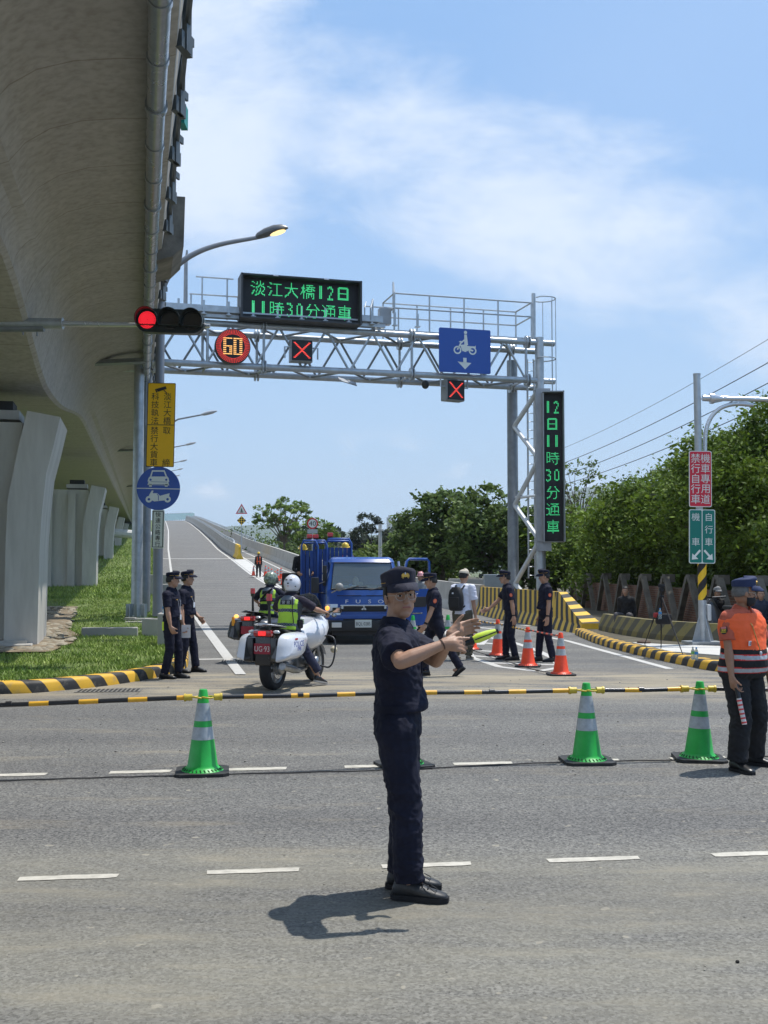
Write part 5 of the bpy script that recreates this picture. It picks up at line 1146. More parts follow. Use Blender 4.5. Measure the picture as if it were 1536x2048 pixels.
goldm=M('gold_thread',(.75,.45,.08),.45,.3,var=.15,vs=60); patch=M('patch_orange',(.72,.13,.05),.6,var=.15,vs=60); badge=M('badge_white',(.62,.66,.72),.5,var=.1,vs=30)
def ik(a,b,l1,l2,pole):
    a=Vector(a);b=Vector(b); d=b-a; L0=min(d.length,(l1+l2)*.999); t=d.normalized(); x=(l1*l1-l2*l2+L0*L0)/(2*L0); h=math.sqrt(max(0,l1*l1-x*x)); p=Vector(pole); p=(p-t*p.dot(t)); p=p.normalized() if p.length>1e-6 else t.orthogonal()
    return a+t*x+p*h, a+t*L0
def hand(mb,wr,dr,pn,side,curl=(.5,.5,.5,.55),spread=.10,thumb=.6,s=1.0,rad=.0085,tcurl=.3):
    """wr wrist point, dr hand direction, pn palm normal, side +1 if thumb lies along dr x pn"""
    wr=Vector(wr); d=Vector(dr).normalized(); n=Vector(pn); n=(n-d*n.dot(d)).normalized(); a=d.cross(n)*side   # a points to the thumb side
    for k in range(4):
        o=(1.5-k)*.0205*s; mb.cap(wr+a*o*.62+d*.004,wr+d*.088*s+a*o,.0165*s,.0125*s,8)
    mb.cap(wr-d*.01,wr+d*.05*s,.024*s,.030*s,10,side=a,k=1.15)
    mb.cap(wr+d*.015*s+a*.02*s,wr+d*.05*s+a*.036*s+n*.008,.019*s,.015*s,8)
    Ls=((.043,.026,.021),(.048,.030,.023),(.045,.028,.022),(.035,.021,.019))
    for k in range(4):
        p=wr+d*.090*s+a*(1.5-k)*.0208*s; ang=curl[k]; dd=(d+a*(1.5-k)*spread).normalized(); th=0
        for j in range(3):
            th+=ang*(1.0 if j else .85); v=dd*math.cos(th)+n*math.sin(th); q=p+v*Ls[k][j]*s; mb.cap(p,q,rad*(1.1-.1*j)*s,rad*(1.0-.1*j)*s,7); p=q
    p=wr+d*.03*s+a*.034*s; v=(d*.75+a*thumb+n*.25).normalized()
    q=p+v*.042*s; mb.cap(p,q,.0125*s,.0105*s,7); v2=(v+d*tcurl*.6+n*tcurl).normalized(); q2=q+v2*.03*s; mb.cap(q,q2,.0105*s,.0085*s,7)
    return wr+d*.095*s+n*.02*s
def limbr(mb,a,b,r0,r1,bulge=0,n=12,at=.35):
    a=Vector(a);b=Vector(b)
    if bulge: m=a.lerp(b,at); mb.cap(a,m,r0,r0+bulge,n); mb.cap(m,b,r0+bulge,r1,n)
    else: mb.cap(a,b,r0,r1,n)
TOR=[(-.10,.13,.085),(-.04,.165,.115),(.04,.168,.118),(.12,.150,.105),(.20,.142,.100),(.30,.158,.110),(.40,.178,.115),(.47,.178,.105),(.52,.135,.080),(.56,.075,.06)]
class Fig: pass
def human(label,pos,face,h=1.72,lean=0,twist=0,head=(0,0,0),hip=None,wr=None,el=None,an=None,kn=None,toes=None,hands=None,sk=None,vox=.0075,torso_w=1.0,cat='person',name='person',group=None,belly=0,leanx=0,nohand=False,hs=1.03):
    """build one person's body; local frame: x right, y forward, z up. wr/an: right, left targets. returns Fig"""
    f=Fig(); s=h/1.72; f.s=s; f.root=rt=thing(name,label,cat,pos,face,group); f.vox=vox
    H=Vector(hip) if hip is not None else Vector((0,0,.902*s)); f.hip=H
    Rt=Matrix.Rotation(R(twist),3,'Z')@Matrix.Rotation(R(-lean),3,'X')@Matrix.Rotation(R(leanx),3,'Y'); f.Rt=Rt
    T=lambda x,y,z: H+Rt@Vector((x*s,y*s,z*s)); f.T=T
    f.sh=[T(.178,-.005,.475),T(-.178,-.005,.475)]
    f.neck=T(0,.0,.54); f.w=torso_w
    Hd=T(0,.028,.702)
    hy,hp,hr=head; HR=Matrix.Rotation(R(hy),3,'Z')@Matrix.Rotation(R(-hp),3,'X')@Matrix.Rotation(R(hr),3,'Y')
    f.HM=Matrix.Translation(Hd)@HR.to_4x4()@Matrix.Scale(s*hs,4)
    wr=wr or [None,None]; el=el or [None,None]; an=an or [None,None]; kn=kn or [None,None]
    f.wr=[];f.el=[];f.hipj=[];f.kn=[];f.an=[]
    for i,sg in enumerate((1,-1)):
        w_=Vector(wr[i]) if wr[i] is not None else T(sg*.235,.05,-.045)
        if el[i] is not None and isinstance(el[i],str): pass
        if isinstance(el[i],Vector): e=el[i].copy()
        else: e,w_=ik(f.sh[i],w_,.285*s,.25*s,el[i] if el[i] is not None else (sg*.3,-1,-.1))
        f.el.append(e); f.wr.append(w_)
        hj=H+Matrix.Rotation(R(twist*.5),3,'Z')@Vector((sg*.092*s,0,-.02*s)); f.hipj.append(hj)
        a=Vector(an[i]) if an[i] is not None else Vector((sg*.11*s,-.02,.085*s)); k,a=ik(hj,a,.408*s,.398*s,kn[i] if kn[i] is not None else (sg*.1,1,0)); f.kn.append(k); f.an.append(a)
    mb=MB(); f.mb=mb
    rs=[]
    for z,wd,dp in TOR:
        wd*=torso_w; b=belly*math.exp(-((z-.13)/.12)**2); rs.append([T(wd*.93*math.cos(q),(dp*.93+ (b if math.sin(q)>0 else 0))*math.sin(q),z) for q in [2*math.pi*k/20 for k in range(20)]])
    mb.rings(rs); mb.cap(T(0,-.01,.50),T(0,.012,.655),.058*s,.052*s,12)
    for i in range(2):
        limbr(mb,f.sh[i],f.el[i],.050*s,.038*s,.004); limbr(mb,f.el[i],f.wr[i],.039*s,.025*s,.004,at=.25)
        mb.cap(T((1-2*i)*.06,-.01,.50),f.sh[i],.05*s,.052*s)
        limbr(mb,f.hipj[i],f.kn[i],.082*s,.052*s); limbr(mb,f.kn[i],f.an[i],.052*s,.036*s,.006,at=.3)
        fw=toes[i] if toes and toes[i] is not None else (0,1,0); fw=Vector(fw).normalized(); mb.cap(f.an[i]-Vector((0,0,.03)),f.an[i]+fw*.10-Vector((0,0,.045)),.034,.028)
    # head
    HM=f.HM; E=lambda c,r_,n=16,m=12: mb.ell(c,r_,0,HM,n,m)
    E((0,-.012,.028),(.076,.094,.088),20,14); E((0,.022,-.040),(.060,.062,.066)); E((0,.052,-.085),(.030,.026,.022)); E((0,-.03,-.03),(.062,.06,.06))
    mb.cap((0,.080,.018),(0,.098,-.022),.009,.013,10,Mx=HM); E((.010,.094,-.026),(.008,.008,.006),8,6); E((-.010,.094,-.026),(.008,.008,.006),8,6)
    mb.cap((-.032,.070,.032),(.032,.070,.032),.014,.014,8,Mx=HM); 
    for sg in (1,-1):
        E((sg*.036,.056,-.016),(.022,.020,.018),10,8); E((sg*.077,-.004,-.006),(.009,.017,.030),10,8)
    mb.cap((-.019,.077,-.052),(.019,.077,-.052),.009,.009,8,Mx=HM)
    hs=hands or [None,None]
    for i,sg in enumerate((1,-1)):
        if nohand: continue
        hd=hs[i] or {}; fd=(f.wr[i]-f.el[i]).normalized(); dr=Vector(hd.get('d',fd)); pn=Vector(hd.get('n',(-sg,0.0,0))); 
        if abs(pn.normalized().dot(dr.normalized()))>.95: pn=Vector((0,1,.1))
        c=dr.cross(pn); th=Vector(hd.get('th',(0,1,.2))); side=1 if c.dot(th)>=0 else -1
        hand(mb,f.wr[i],dr,pn,side,hd.get('curl',(.35,.4,.45,.5)),hd.get('spread',.06),hd.get('thumb',.55),s,rad=max(.0085,vox*1.05),tcurl=hd.get('tc',.3))
    f.body=remesh(mb,'body',sk or skin,rt,vox,1)
    # eyes, brows, lips
    for sg in (1,-1):
        g=MB(); g.ell((sg*.029,.0735,.010),(.0125,.010,.0050),0,HM,12,8); g.ell((sg*.029+.001,.0815,.010),(.0060,.0035,.0058),1,HM,10,8); g.build('eye',[eyem,irism],rt,smooth=True)
        g=MB(); g.cap((sg*.014,.0835,.030),(sg*.044,.073,.033),.0042,.003,8,Mx=HM); g.build('eyebrow',browm,rt,smooth=True)
    g=MB(); g.cap((-.018,.0838,-.0505),(.018,.0838,-.0505),.0045,.0045,8,Mx=HM); g.build('lips',lipm,rt,smooth=True)
    return f
def hair(f,mat=hairm,low=-.035,longb=0):
    g=MB(); HM=f.HM; n=22; rs=[]
    for i in range(0,13):
        a=math.pi*i/12*.62; zz_=math.cos(a); rr_=math.sin(a); rs.append([(.083*rr_*math.cos(q),-.014+.101*rr_*math.sin(q),.028+.096*zz_ - (0 if math.sin(q)>.1 else (.03+longb)*(i/12)**2*min(1,-math.sin(q)+.4))) for q in [2*math.pi*k/n for k in range(n)]])
    vs=[p for r0 in rs for p in r0]; fs=[(i*n+j,i*n+(j+1)%n,(i+1)*n+(j+1)%n,(i+1)*n+j) for i in range(12) for j in range(n) if not (i>=7 and math.sin(2*math.pi*(j+.5)/n)>.30)]
    g.add(vs,fs,0,HM); o=g.build('hair',mat,f.root,smooth=True); sd=o.modifiers.new('s','SOLIDIFY'); sd.thickness=.006; return o
def cap(f,mat=navy,style='police',tilt=0,emblem=True,back=False,vmat=None):
    HM=f.HM@Matrix.Translation((0,-.012,.060))@Matrix.Rotation(R(-tilt),4,'X'); sgn=-1 if back else 1
    g=MB(); n=28
    if style=='police': prof=[(.0,.0,1.0),(.030,.0,1.01),(.055,.004,1.05),(.066,.004,1.03),(.074,.002,.93),(.078,.0,.70),(.078,0,.0)]
    else: prof=[(0,0,1.02),(.03,0,1.0),(.055,0,.88),(.075,0,.62),(.083,0,.3),(.084,0,0)]
    rs=[]
    for z,yo,k in prof:
        rs.append([((.086*k+.001)*math.cos(q),(.104*k+.001)*math.sin(q)+yo,z*(1+.22*math.sin(q)-(0 if style!='police' else .05*math.sin(3*q+1)))) for q in [2*math.pi*j/n for j in range(n)]])
    g.rings(rs,0,HM); 
    # visor
    vs=[];m_=11; 
    for j in range(m_):
        a=R(28+124*j/(m_-1)); x,y=.087*math.cos(a),.103*math.sin(a); k=math.sin(math.pi*j/(m_-1))**.6; ex=.072*k
        vs+= [(x,y*sgn,.010),(x*1.06,(y+ex*.5)*sgn,.006),(x*1.08,(y+ex)*sgn,-.012-.012*k+.016*abs(x)/.08*-1),(x*1.08,(y+ex)*sgn,-.018-.012*k-.016*abs(x)/.08),(x,y*sgn,.002)]
    fs=[]
    for j in range(m_-1):
        for i in range(5): fs.append((j*5+i,j*5+(i+1)%5,(j+1)*5+(i+1)%5,(j+1)*5+i))
    o=g.build('cap',mat,f.root,auto=55); g=MB(); g.add(vs,fs,0,HM); g.build('visor',vmat or mat,o,auto=60)
    if style=='police' and emblem:
        g=MB()
        if not getattr(f,'nobraid',False): g.tube([HM@Vector((.0885*math.cos(q),.1065*math.sin(q),.018)) for q in [R(25+130*k/16) for k in range(17)]],.0022,6)

        for q in (20,160): g.tube([HM@Vector((.0885*math.cos(R(q+e)),.1065*math.sin(R(q+e)),.018+.0)) for e in np.linspace(0,-40 if q<90 else 40,6)],.0016,5)
        g.build('cap_braid',goldm,o)
        g=MB(); T=HM@Matrix.Translation((0,.113,.048))@Matrix.Rotation(R(90),4,'X')@Matrix.Rotation(math.pi,4,'Y')@Matrix.Scale(.85,4)
        g.lathe([(.011,-.002),(.011,.003)],16,Mx=T)
        for sg in (1,-1):
            for k in range(5):
                a=R(-65+k*32); g.add([(sg*.006,-.004,.002),(sg*(.010+.017*math.cos(a)),-.004+.018*math.sin(a),.003),(sg*(.008+.017*math.cos(a+.35)),-.004+.018*math.sin(a+.35),.003),(sg*.004,.003,.002)],[(0,1,2,3),(3,2,1,0)],0,T)
        g.add([(-.006,.012,.003),(.006,.012,.003),(.0,.022,.004)],[(0,1,2),(2,1,0)],1,T); g.lathe([(.005,.003),(.005,.005)],10,1,Mx=T@Matrix.Translation((0,.010,0)))
        g.build('cap_emblem',[goldm,badge],o,fixn=False)
    return o
def trousers(f,mat=navyt,loose=1.0,hem=.0,fold=.006,hi=.11,short=False):
    s=f.s; mb=MB(); T=f.T; rs=[]
    for z,wd,dp in TOR:
        if z>hi+.01: break
        rs.append([T((wd+.012)*f.w*math.cos(q),(dp+.012)*math.sin(q),z) for q in [2*math.pi*k/20 for k in range(20)]])
    mb.rings(rs)
    for i in range(2):
        k=f.kn[i]; a=f.an[i]; fw=(k-f.hipj[i]).normalized(); mb.cap(f.hipj[i]+Vector((0,0,.02)),k,.100*s*loose,.073*s*loose,14); e=k.lerp(a,.98 if not short else .1); mb.cap(k,e-Vector((0,0,hem)),.073*s*loose,.067*s*loose,14,f1=True)
    mid=(f.hipj[0]+f.hipj[1])/2; mb.ell(mid+Vector((0,0,-.035)),(.085*s,.10*s,.07*s))
    H=f.root; kz=[f.kn[0],f.kn[1],f.an[0],f.an[1]]
    def ff(co):
        w_=np.full(len(co),.45)
        for p,r0 in ((f.kn[0],.16),(f.kn[1],.16),(f.an[0],.16),(f.an[1],.16),(mid,.14)):
            w_+=1.0*np.exp(-((co-np.array(p))**2).sum(1)/r0**2)
        return w_
    return remesh(mb,'trousers',mat,f.root,f.vox*1.2,2,fold,7,ff)
def shirt(f,mat=navy,loose=1.0,sleeve=.62,tuck=.09,fold=.006,collar=True,untuck=None,mfn=None,long=False,name='shirt'):
    s=f.s; mb=MB(); T=f.T; rs=[]; z0=untuck if untuck is not None else tuck
    zs=[z0]+[z for z,_,_ in TOR if z>z0+.02]
    for z in zs:
        wd=np.interp(z,[t[0] for t in TOR],[t[1] for t in TOR])*f.w; dp=np.interp(z,[t[0] for t in TOR],[t[2] for t in TOR])
        k=.014*loose; kb=.026*loose*math.exp(-((z-z0-.05)/.07)**2); rs.append([T((wd+k)*math.cos(q),(dp+k+(f.belly*math.exp(-((z-.15)/.12)**2)+kb if math.sin(q)>0 else 0))*math.sin(q),z) for q in [2*math.pi*j/20 for j in range(20)]])
    mb.rings(rs[:-1]+[rs[-1]])
    for i,sg in enumerate((1,-1)):
        mb.cap(T(sg*.05,-.01,.495),f.sh[i],.058*s,.066*s*loose,12); 
        if long: mb.cap(f.sh[i],f.el[i],.066*s*loose,.052*s,12); mb.cap(f.el[i],f.el[i].lerp(f.wr[i],.97),.052*s,.036*s,12,f1=True)
        else:
            e=f.sh[i].lerp(f.el[i],sleeve+.12); mb.cap(f.sh[i],e,.066*s*loose,.070*s*loose,14,f1=True)
    c=[np.array(f.sh[0]),np.array(f.sh[1]),np.array(T(0,.05,.16))]
    def ff(co):
        w_=np.full(len(co),.5)
        for p,r0 in zip(c,(.2,.2,.22)): w_+=.8*np.exp(-((co-p)**2).sum(1)/r0**2)
        return w_
    o=remesh(mb,name,mat,f.root,f.vox*1.2,2,fold,7,ff,mfn)
    if collar:
        g=MB(); HMx=Matrix.Translation(T(0,.012,.555))@f.Rt.to_4x4(); n=16; rs=[]
        for z,k,dz in ((0,.080,.0),(.035,.070,.0),(.045,.074,0),(.012,.095,-.0),(.0,.098,-.012)):
            rs.append([(k*s*math.cos(R(a)),k*s*.98*math.sin(R(a))-.008,z-.028*max(0,math.sin(R(a)))) for a in np.linspace(-255,75,n)])
        vs=[p for q in rs for p in q]; fs=[(i*n+j,i*n+j+1,(i+1)*n+j+1,(i+1)*n+j) for i in range(len(rs)-1) for j in range(n-1)]
        g.add(vs,fs,0,HMx); cl=g.build('collar',mat if not isinstance(mat,list) else mat[0],o,smooth=True); sd=cl.modifiers.new('s','SOLIDIFY'); sd.thickness=.004
    return o
def belt(f,mat=navyt):
    g=MB(); T=f.T; rs=[]
    for z in (.085,.125): rs.append([T((.158+.022)*f.w*math.cos(q),(.110+.020)*math.sin(q),z) for q in [2*math.pi*j/24 for j in range(24)]])
    g.rings(rs,caps=False); p=T(0,.134,.105); g.box(p,(.05,.012,.042),1,rot=(0,0,0)); o=g.build('belt',[mat,M('buckle',(.12,.12,.12),.4,.6,var=0)],f.root,auto=40); return o
def shoes(f,mat=leather,toes=None,sole=None,L_=.285,pitch=None,lace=False):
    for i in range(2):
        fw=Vector(toes[i] if toes and toes[i] is not None else (0,1,0)).normalized(); a=f.an[i]; pit=(pitch or [0,0])[i]
        up=Vector((0,0,1)); sd=fw.cross(up).normalized(); B=Matrix((( sd.x,fw.x,0,a.x),(sd.y,fw.y,0,a.y),(0,0,1,a.z-.085),(0,0,0,1)))@Matrix.Translation((0,0,.04))@Matrix.Rotation(R(pit),4,'X')@Matrix.Translation((0,0,-.04))
        g=MB(); rs=[]
        for y,w_,h0,h1 in ((-.085,.020,.02,.06),(-.075,.033,.012,.095),(-.04,.038,.012,.115),(.01,.039,.012,.112),(.06,.041,.012,.085),(.11,.047,.012,.066),(.16,.045,.013,.053),(.19,.030,.016,.042),(.20,.012,.02,.032)):
            rs.append([(w_*math.cos(q),y*L_/.285,(h0+h1)/2+(h1-h0)/2*math.sin(q)*(1 if math.sin(q)>0 else 1)) for q in [2*math.pi*j/14 for j in range(14)]])
        g.rings(rs,0,B)
        so=[(-.04,-.07),(-.02,-.093),(.02,-.093),(.04,-.07),(.042,.02),(.052,.11),(.046,.17),(.022,.205),(-.02,.205),(-.044,.17),(-.05,.11),(-.042,.02)]
        g.prism([(x,y*L_/.285) for x,y in so],0,.026,'z',1,B)
        if lace:
            for y in (.04,.07,.10): g.tube([(-.025,y,.098-(y-.04)*.45),(.025,y+.012,.098-(y-.04)*.45)],.004,5,2,B)
            g.tube([(0,.05,.098),(.03,.11,.085),(.045,.15,.06),(.01,.16,.066),(-.01,.12,.082)],.003,5,0,B); g.tube([(0,.05,.1),(.0,.075,.09)],.005,5,3,B)
        g.build('shoe',[mat,sole or blackc,M('lace_dark',(.03,.03,.035),.5,var=0),M('lace_tag',(.5,.12,.05),.5,var=0)],f.root,auto=50)
def box_on(f,name,p,d,mat,rot=None,parent=None,Mx=None):
    g=MB(); T=Matrix.Translation(f.T(*p))@(f.Rt.to_4x4()); g.box((0,0,0),d,0,rot=rot,Mx=T); return g.build(name,mat,parent or f.root)
def band(f,name,p0,p1,t,r0,mat,w_=.02,mat2=None):
    a=Vector(p0).lerp(Vector(p1),t); d=(Vector(p1)-Vector(p0)).normalized(); g=MB(); g.cap(a-d*w_/2,a+d*w_/2,r0,r0,14,flat=True); 
    if mat2: n=d.orthogonal().normalized()
    return g.build(name,mat,f.root,auto=40)
def patchon(f,i,t=.45,r0=.03,out=None,mat=patch):
    """arm badge on the outer side of the sleeve"""
    a=f.sh[i].lerp(f.el[i],t); d=(f.el[i]-f.sh[i]).normalized(); sg=1-2*i; o=Vector(out) if out is not None else f.Rt@Vector((sg,0,.1)); o=(o-d*o.dot(d)).normalized(); c=a+o*.071*f.s; x=d.cross(o)
    T=Matrix(((x.x,-d.x,o.x,c.x),(x.y,-d.y,o.y,c.y),(x.z,-d.z,o.z,c.z),(0,0,0,1))); g=MB()
    g.prism([(r0*math.cos(q)*.85,r0*1.1*math.sin(q)) for q in [2*math.pi*k/8+.39 for k in range(8)]],-.006,.007,'z',0,T); ring2(g,0,0,.011,.017,.009,T,1,14); o_=g.build('arm_badge',[mat,M('badge_thread',(.75,.30,.15),.6,var=0)],f.root); return o_
def officer(label,px,py,face,h=1.74,name_b=True,**k):
    kw=dict(vox=.0085); bl=k.pop('belly',0); cp=k.pop('cap',{}); sl=k.pop('sleeve',.62); toes=k.get('toes'); pit=k.pop('pitch',None); pos=k.pop('pos',None); nh=k.pop('hairmat',hairm); kw.update(k)
    p=pos if pos is not None else G(px,py,0)
    f=human(label,p,R(face),h,belly=bl,**kw); f.belly=bl; hair(f,nh); cap(f,**cp); trousers(f); o=shirt(f,sleeve=sl); belt(f); shoes(f,toes=toes,pitch=pit); return f
# face angle: 0 faces away from the viewer (+Y); -90 faces right; 90 faces left; 180 faces the viewer
# ---- main officer
mo=G(806,1789); 
hx=lambda f_,p: f_.root.matrix_basis.inverted()@Vector(p)
FA=-98
Mi=(Matrix.Translation(mo)@Matrix.Rotation(R(FA),4,'Z')).inverted()
W=lambda px,py,Y: Mi@P(px,py,Y)
f=human('police officer in dark navy uniform, cap and glasses, arms held out, in the near lane',mo,R(FA),1.745,lean=-1,twist=3,head=(-63,-1,4),
   hip=(0,-.03,.925),
   wr=[W(888,1288,5.80),W(903,1267,6.04)],el=[W(801,1324,5.74),(-.6,-.1,-1)],
   an=[(.10,.045,.088),(-.115,-.015,.088)],toes=[(.10,1,0),(-.05,1,0)],kn=[(.05,1,0),(-.05,1,0)],
   hands=[dict(d=Mi.to_3x3()@Vector((1,.12,-.02)),n=Mi.to_3x3()@Vector((.1,.95,-.35)),th=Mi.to_3x3()@Vector((.2,.3,1)),curl=(.22,.75,.85,.9),spread=.05,thumb=.6,tc=.3),
          dict(d=Mi.to_3x3()@Vector((.62,.42,.22)),n=Mi.to_3x3()@Vector((-.10,-.92,-.2)),th=Mi.to_3x3()@Vector((-.5,0,1)),curl=(.40,.50,.55,.60),spread=.02,thumb=.65,tc=.25)],
   vox=.0052,torso_w=1.0,hs=1.07)
f.belly=.018; MOF=f
f.nobraid=True; hair(f); cap(f,M('cap_navy',(.018,.019,.036),.85,var=.3,vs=9,bump=.5,bs=30),tilt=-2); trousers(f,loose=1.16,fold=.010); shirt(f,loose=1.25,sleeve=.66,fold=.0085); belt(f)
shoes(f,M('trail_shoe',(.028,.029,.031),.5,var=.3,vs=30),toes=[(.10,1,0),(-.05,1,0)],L_=.305,lace=True)
HM=f.HM; g=MB()
for sg in (1,-1):
    g.tube([HM@Vector((sg*.031+.026*math.cos(q),.098-.22*abs(.026*math.cos(q)+sg*.031-.0)**1.0*.5,.006+.021*math.sin(q))) for q in [2*math.pi*k/18 for k in range(18)]],.0011,6,closed=True)
    g.tube([HM@Vector(q) for q in ((sg*.057,.088,.012),(sg*.078,.055,.014),(sg*.081,.0,.010))],.0012,5)
g.tube([HM@Vector((-.006,.099,.010)),HM@Vector((0,.103,.013)),HM@Vector((.006,.099,.010))],.0015,5); g.build('glasses',M('glasses_frame',(.72,.68,.62),.25,.3,var=0),f.root)
g=MB(); g.tube([f.T(.0,.140,.15),f.T(.0,.140,.30),f.T(0,.135,.42),f.T(0,.10,.50)],.005,5); g.box(f.T(.085,.129,.405),(.055,.008,.012),1); g.build('shirt_trim',[navy,goldm],f.root)
band(f,'wrist_strap',f.el[1],f.wr[1],.90,.036,[M('strap_white',(.62,.62,.60),.5,var=.3,vs=60)],.026)
band(f,'bracelet',f.el[0],f.wr[0],.96,.031,[M('cord_brown',(.09,.05,.035),.7,var=0)],.006)
# light wand held in his hand: a thing of its own
wp=P(920,1290,5.845); we=P(992,1263,5.86)
rt=thing('traffic_wand','yellow-green traffic wand with black grip held in the near officer\'s hand','traffic wand',wp)
d=(we-wp); g=MB(); q=d.normalized(); g.tube([wp-q*.03,wp+q*.055],.021,12); g.tube([wp+q*.055,wp+q*.075],.025,12); g.tube([we-q*.002,we+q*.012],.014,10); g.tube([wp+q*.02-Vector((0,0,.02)),wp+q*.05-Vector((0,0,.055)),wp+q*.08-Vector((0,0,.03))],.0025,5); g.build('grip',M('wand_black',(.015,.015,.016),.3,var=0),rt,auto=40,world=True)
g=MB(); g.tube([wp+q*.075,wp+q*.10,we-q*.05,we],[.018,.026,.024,.015],12); g.build('light_tube',M('wand_tube',(.68,.85,.08),.3,var=.1,vs=40,coat=.4),rt,auto=50,world=True)
g=MB(); g.tube([wp+q*.085-Vector((.0,.027,0)),we-Vector((0,.018,0))],.0035,5); g.build('wire',M('wand_black'),rt,world=True)
# ---- marshal in the orange vest
mv=G(1488,1537)
f=human('older marshal in bright orange reflective vest, blue cap and black face mask at the right',mv,R(-150),1.70,lean=2,head=(56,4,0),
   hip=(0,-.01,.885),wr=[(.27,.13,.70),(-.26,.10,.76)],el=[(.5,-1,0),(-.5,-1,0)],an=[(.17,.08,.088),(-.20,-.06,.088)],toes=[(.1,.9,0),(-.5,1,0)],sk=skind,vox=.007,torso_w=1.32,
   hands=[dict(d=(-.05,.25,-1),n=(-.9,.1,.1),th=(0,1,0),curl=(.55,.85,.9,.95),thumb=.5),None])
f.belly=.015; VM=f; hair(f,hairg); cap(f,M('cap_blue',(.022,.036,.105),.75,var=.15),emblem=False,tilt=-3)
g=MB(); T=f.HM@Matrix.Translation((0,.098,.105)); g.lathe([(.016,-.004),(.016,.006)],12,Mx=T@Matrix.Rotation(R(90),4,'X')); g.build('cap_badge',goldm,f.root)
trousers(f,blackc,loose=1.28,fold=.011); shirt(f,shirto,loose=1.15,sleeve=.60,fold=.006)
shoes(f,leather,toes=[(.1,.9,0),(-.5,1,0)])
mb=MB(); rs=[]
for z in (-.06,0,.06,.12,.2,.3,.4,.46,.50,.525):
    wd=np.interp(z,[t[0] for t in TOR],[t[1] for t in TOR])*f.w+.040-(.0 if z<.42 else (z-.42)*.35); dp=np.interp(z,[t[0] for t in TOR],[t[2] for t in TOR])+.040+.0; rs.append([f.T(wd*math.cos(q),(dp+(.075 if math.sin(q)>0 else 0)*math.exp(-((z-.13)/.17)**2))*math.sin(q),z) for q in [2*math.pi*j/24 for j in range(24)]])
mb.rings(rs)
def vm(co):
    H=np.array(f.hip); Ri=np.array(f.Rt.inverted()); l=(co-H)@Ri.T; z=l[:,2]; m=np.zeros(len(co)); m[z<.20]=1
    for a,b in ((.115,.15),(.0,.035)): m[(z>a)&(z<b)]=2; m[((z>b)&(z<b+.009))|((z<a)&(z>a-.009))]=3
    return m
remesh(mb,'vest',[orangev,blackc,refl,M('piping_red',(.6,.03,.02),.6,var=0)],f.root,.007,1,.004,7,None,vm)
g=MB(); HM=f.HM; rs=[]
for z,k in ((-.012,.82),(-.03,1.0),(-.06,1.02),(-.085,.9),(-.10,.6)): rs.append([HM@Vector((.063*k*math.cos(R(a)),.022+.078*k*math.sin(R(a)),z-.01)) for a in np.linspace(-10,190,14)])
n=14; g.add([p for q in rs for p in q],[(i*n+j,i*n+j+1,(i+1)*n+j+1,(i+1)*n+j) for i in range(4) for j in range(n-1)]); g.tube([HM@Vector((.062,.04,-.02)),HM@Vector((.076,.005,.02))],.0015,4); g.tube([HM@Vector((.055,.035,-.085)),HM@Vector((.076,.0,-.02))],.0015,4)
o=g.build('face_mask',M('mask_black',(.018,.018,.02),.8,var=0),f.root,smooth=True); o.modifiers.new('s','SOLIDIFY').thickness=.003
g=MB()
for sg in (1,-1):
    g.tube([HM@Vector((sg*.031+.022*math.cos(q),.092-abs(sg*.031+.022*math.cos(q))*.15,.004+.016*math.sin(q))) for q in [2*math.pi*k/14 for k in range(14)]],.0013,5,closed=True); g.tube([HM@Vector(q) for q in ((sg*.052,.085,.012),(sg*.08,.0,.012))],.0014,5)
g.build('glasses',M('glasses_frame'),f.root)
patchon(f,0,.40,.042,mat=M('crest_black',(.02,.02,.02),.6,var=0),out=(1,.25,.1))
g=MB(); a=f.sh[0].lerp(f.el[0],.40); d_=(f.el[0]-f.sh[0]).normalized(); o_=Vector((1,.25,.1)); o_=(o_-d_*o_.dot(d_)).normalized(); c=a+o_*(.071+.009); x=d_.cross(o_); T=Matrix(((x.x,-d_.x,o_.x,c.x),(x.y,-d_.y,o_.y,c.y),(x.z,-d_.z,o_.z,c.z),(0,0,0,1)))
for k in range(3): g.box((0,-.026+k*.011,0),(.048,.005,.003),0,Mx=T)
g.box((0,.014,0),(.05,.018,.003),1,Mx=T); g.build('crest_stripes',[M('crest_yellow',(.7,.55,.03),.5,var=0),M('crest_pink',(.6,.2,.2),.5,var=0)],f.root)
g=MB(); T=Matrix.Translation(f.T(.085,.178,.262))@f.Rt.to_4x4()@Matrix.Rotation(R(22),4,'Z'); g.box((0,0,0),(.085,.006,.042),0,Mx=T); 
T2=T@Matrix.Translation((0,.005,0))@Matrix.Rotation(math.pi,4,'Z')@Matrix.Rotation(R(90),4,'X'); g.text('義交',.036,T2,1); g.build('name_tag',[badge,navy],f.root,fixn=False)
g=MB(); g.tube([f.T(.055,.07,.53),f.T(.05,.165,.42),f.T(.02,.188,.30),f.T(.0,.215,.20)],.005,6); g.ell(f.T(0,.222,.175),(.013,.012,.018),1); g.build('lanyard',[M('lanyard_yellow',(.5,.32,.08),.6,var=.4,vs=40),badge],f.root)
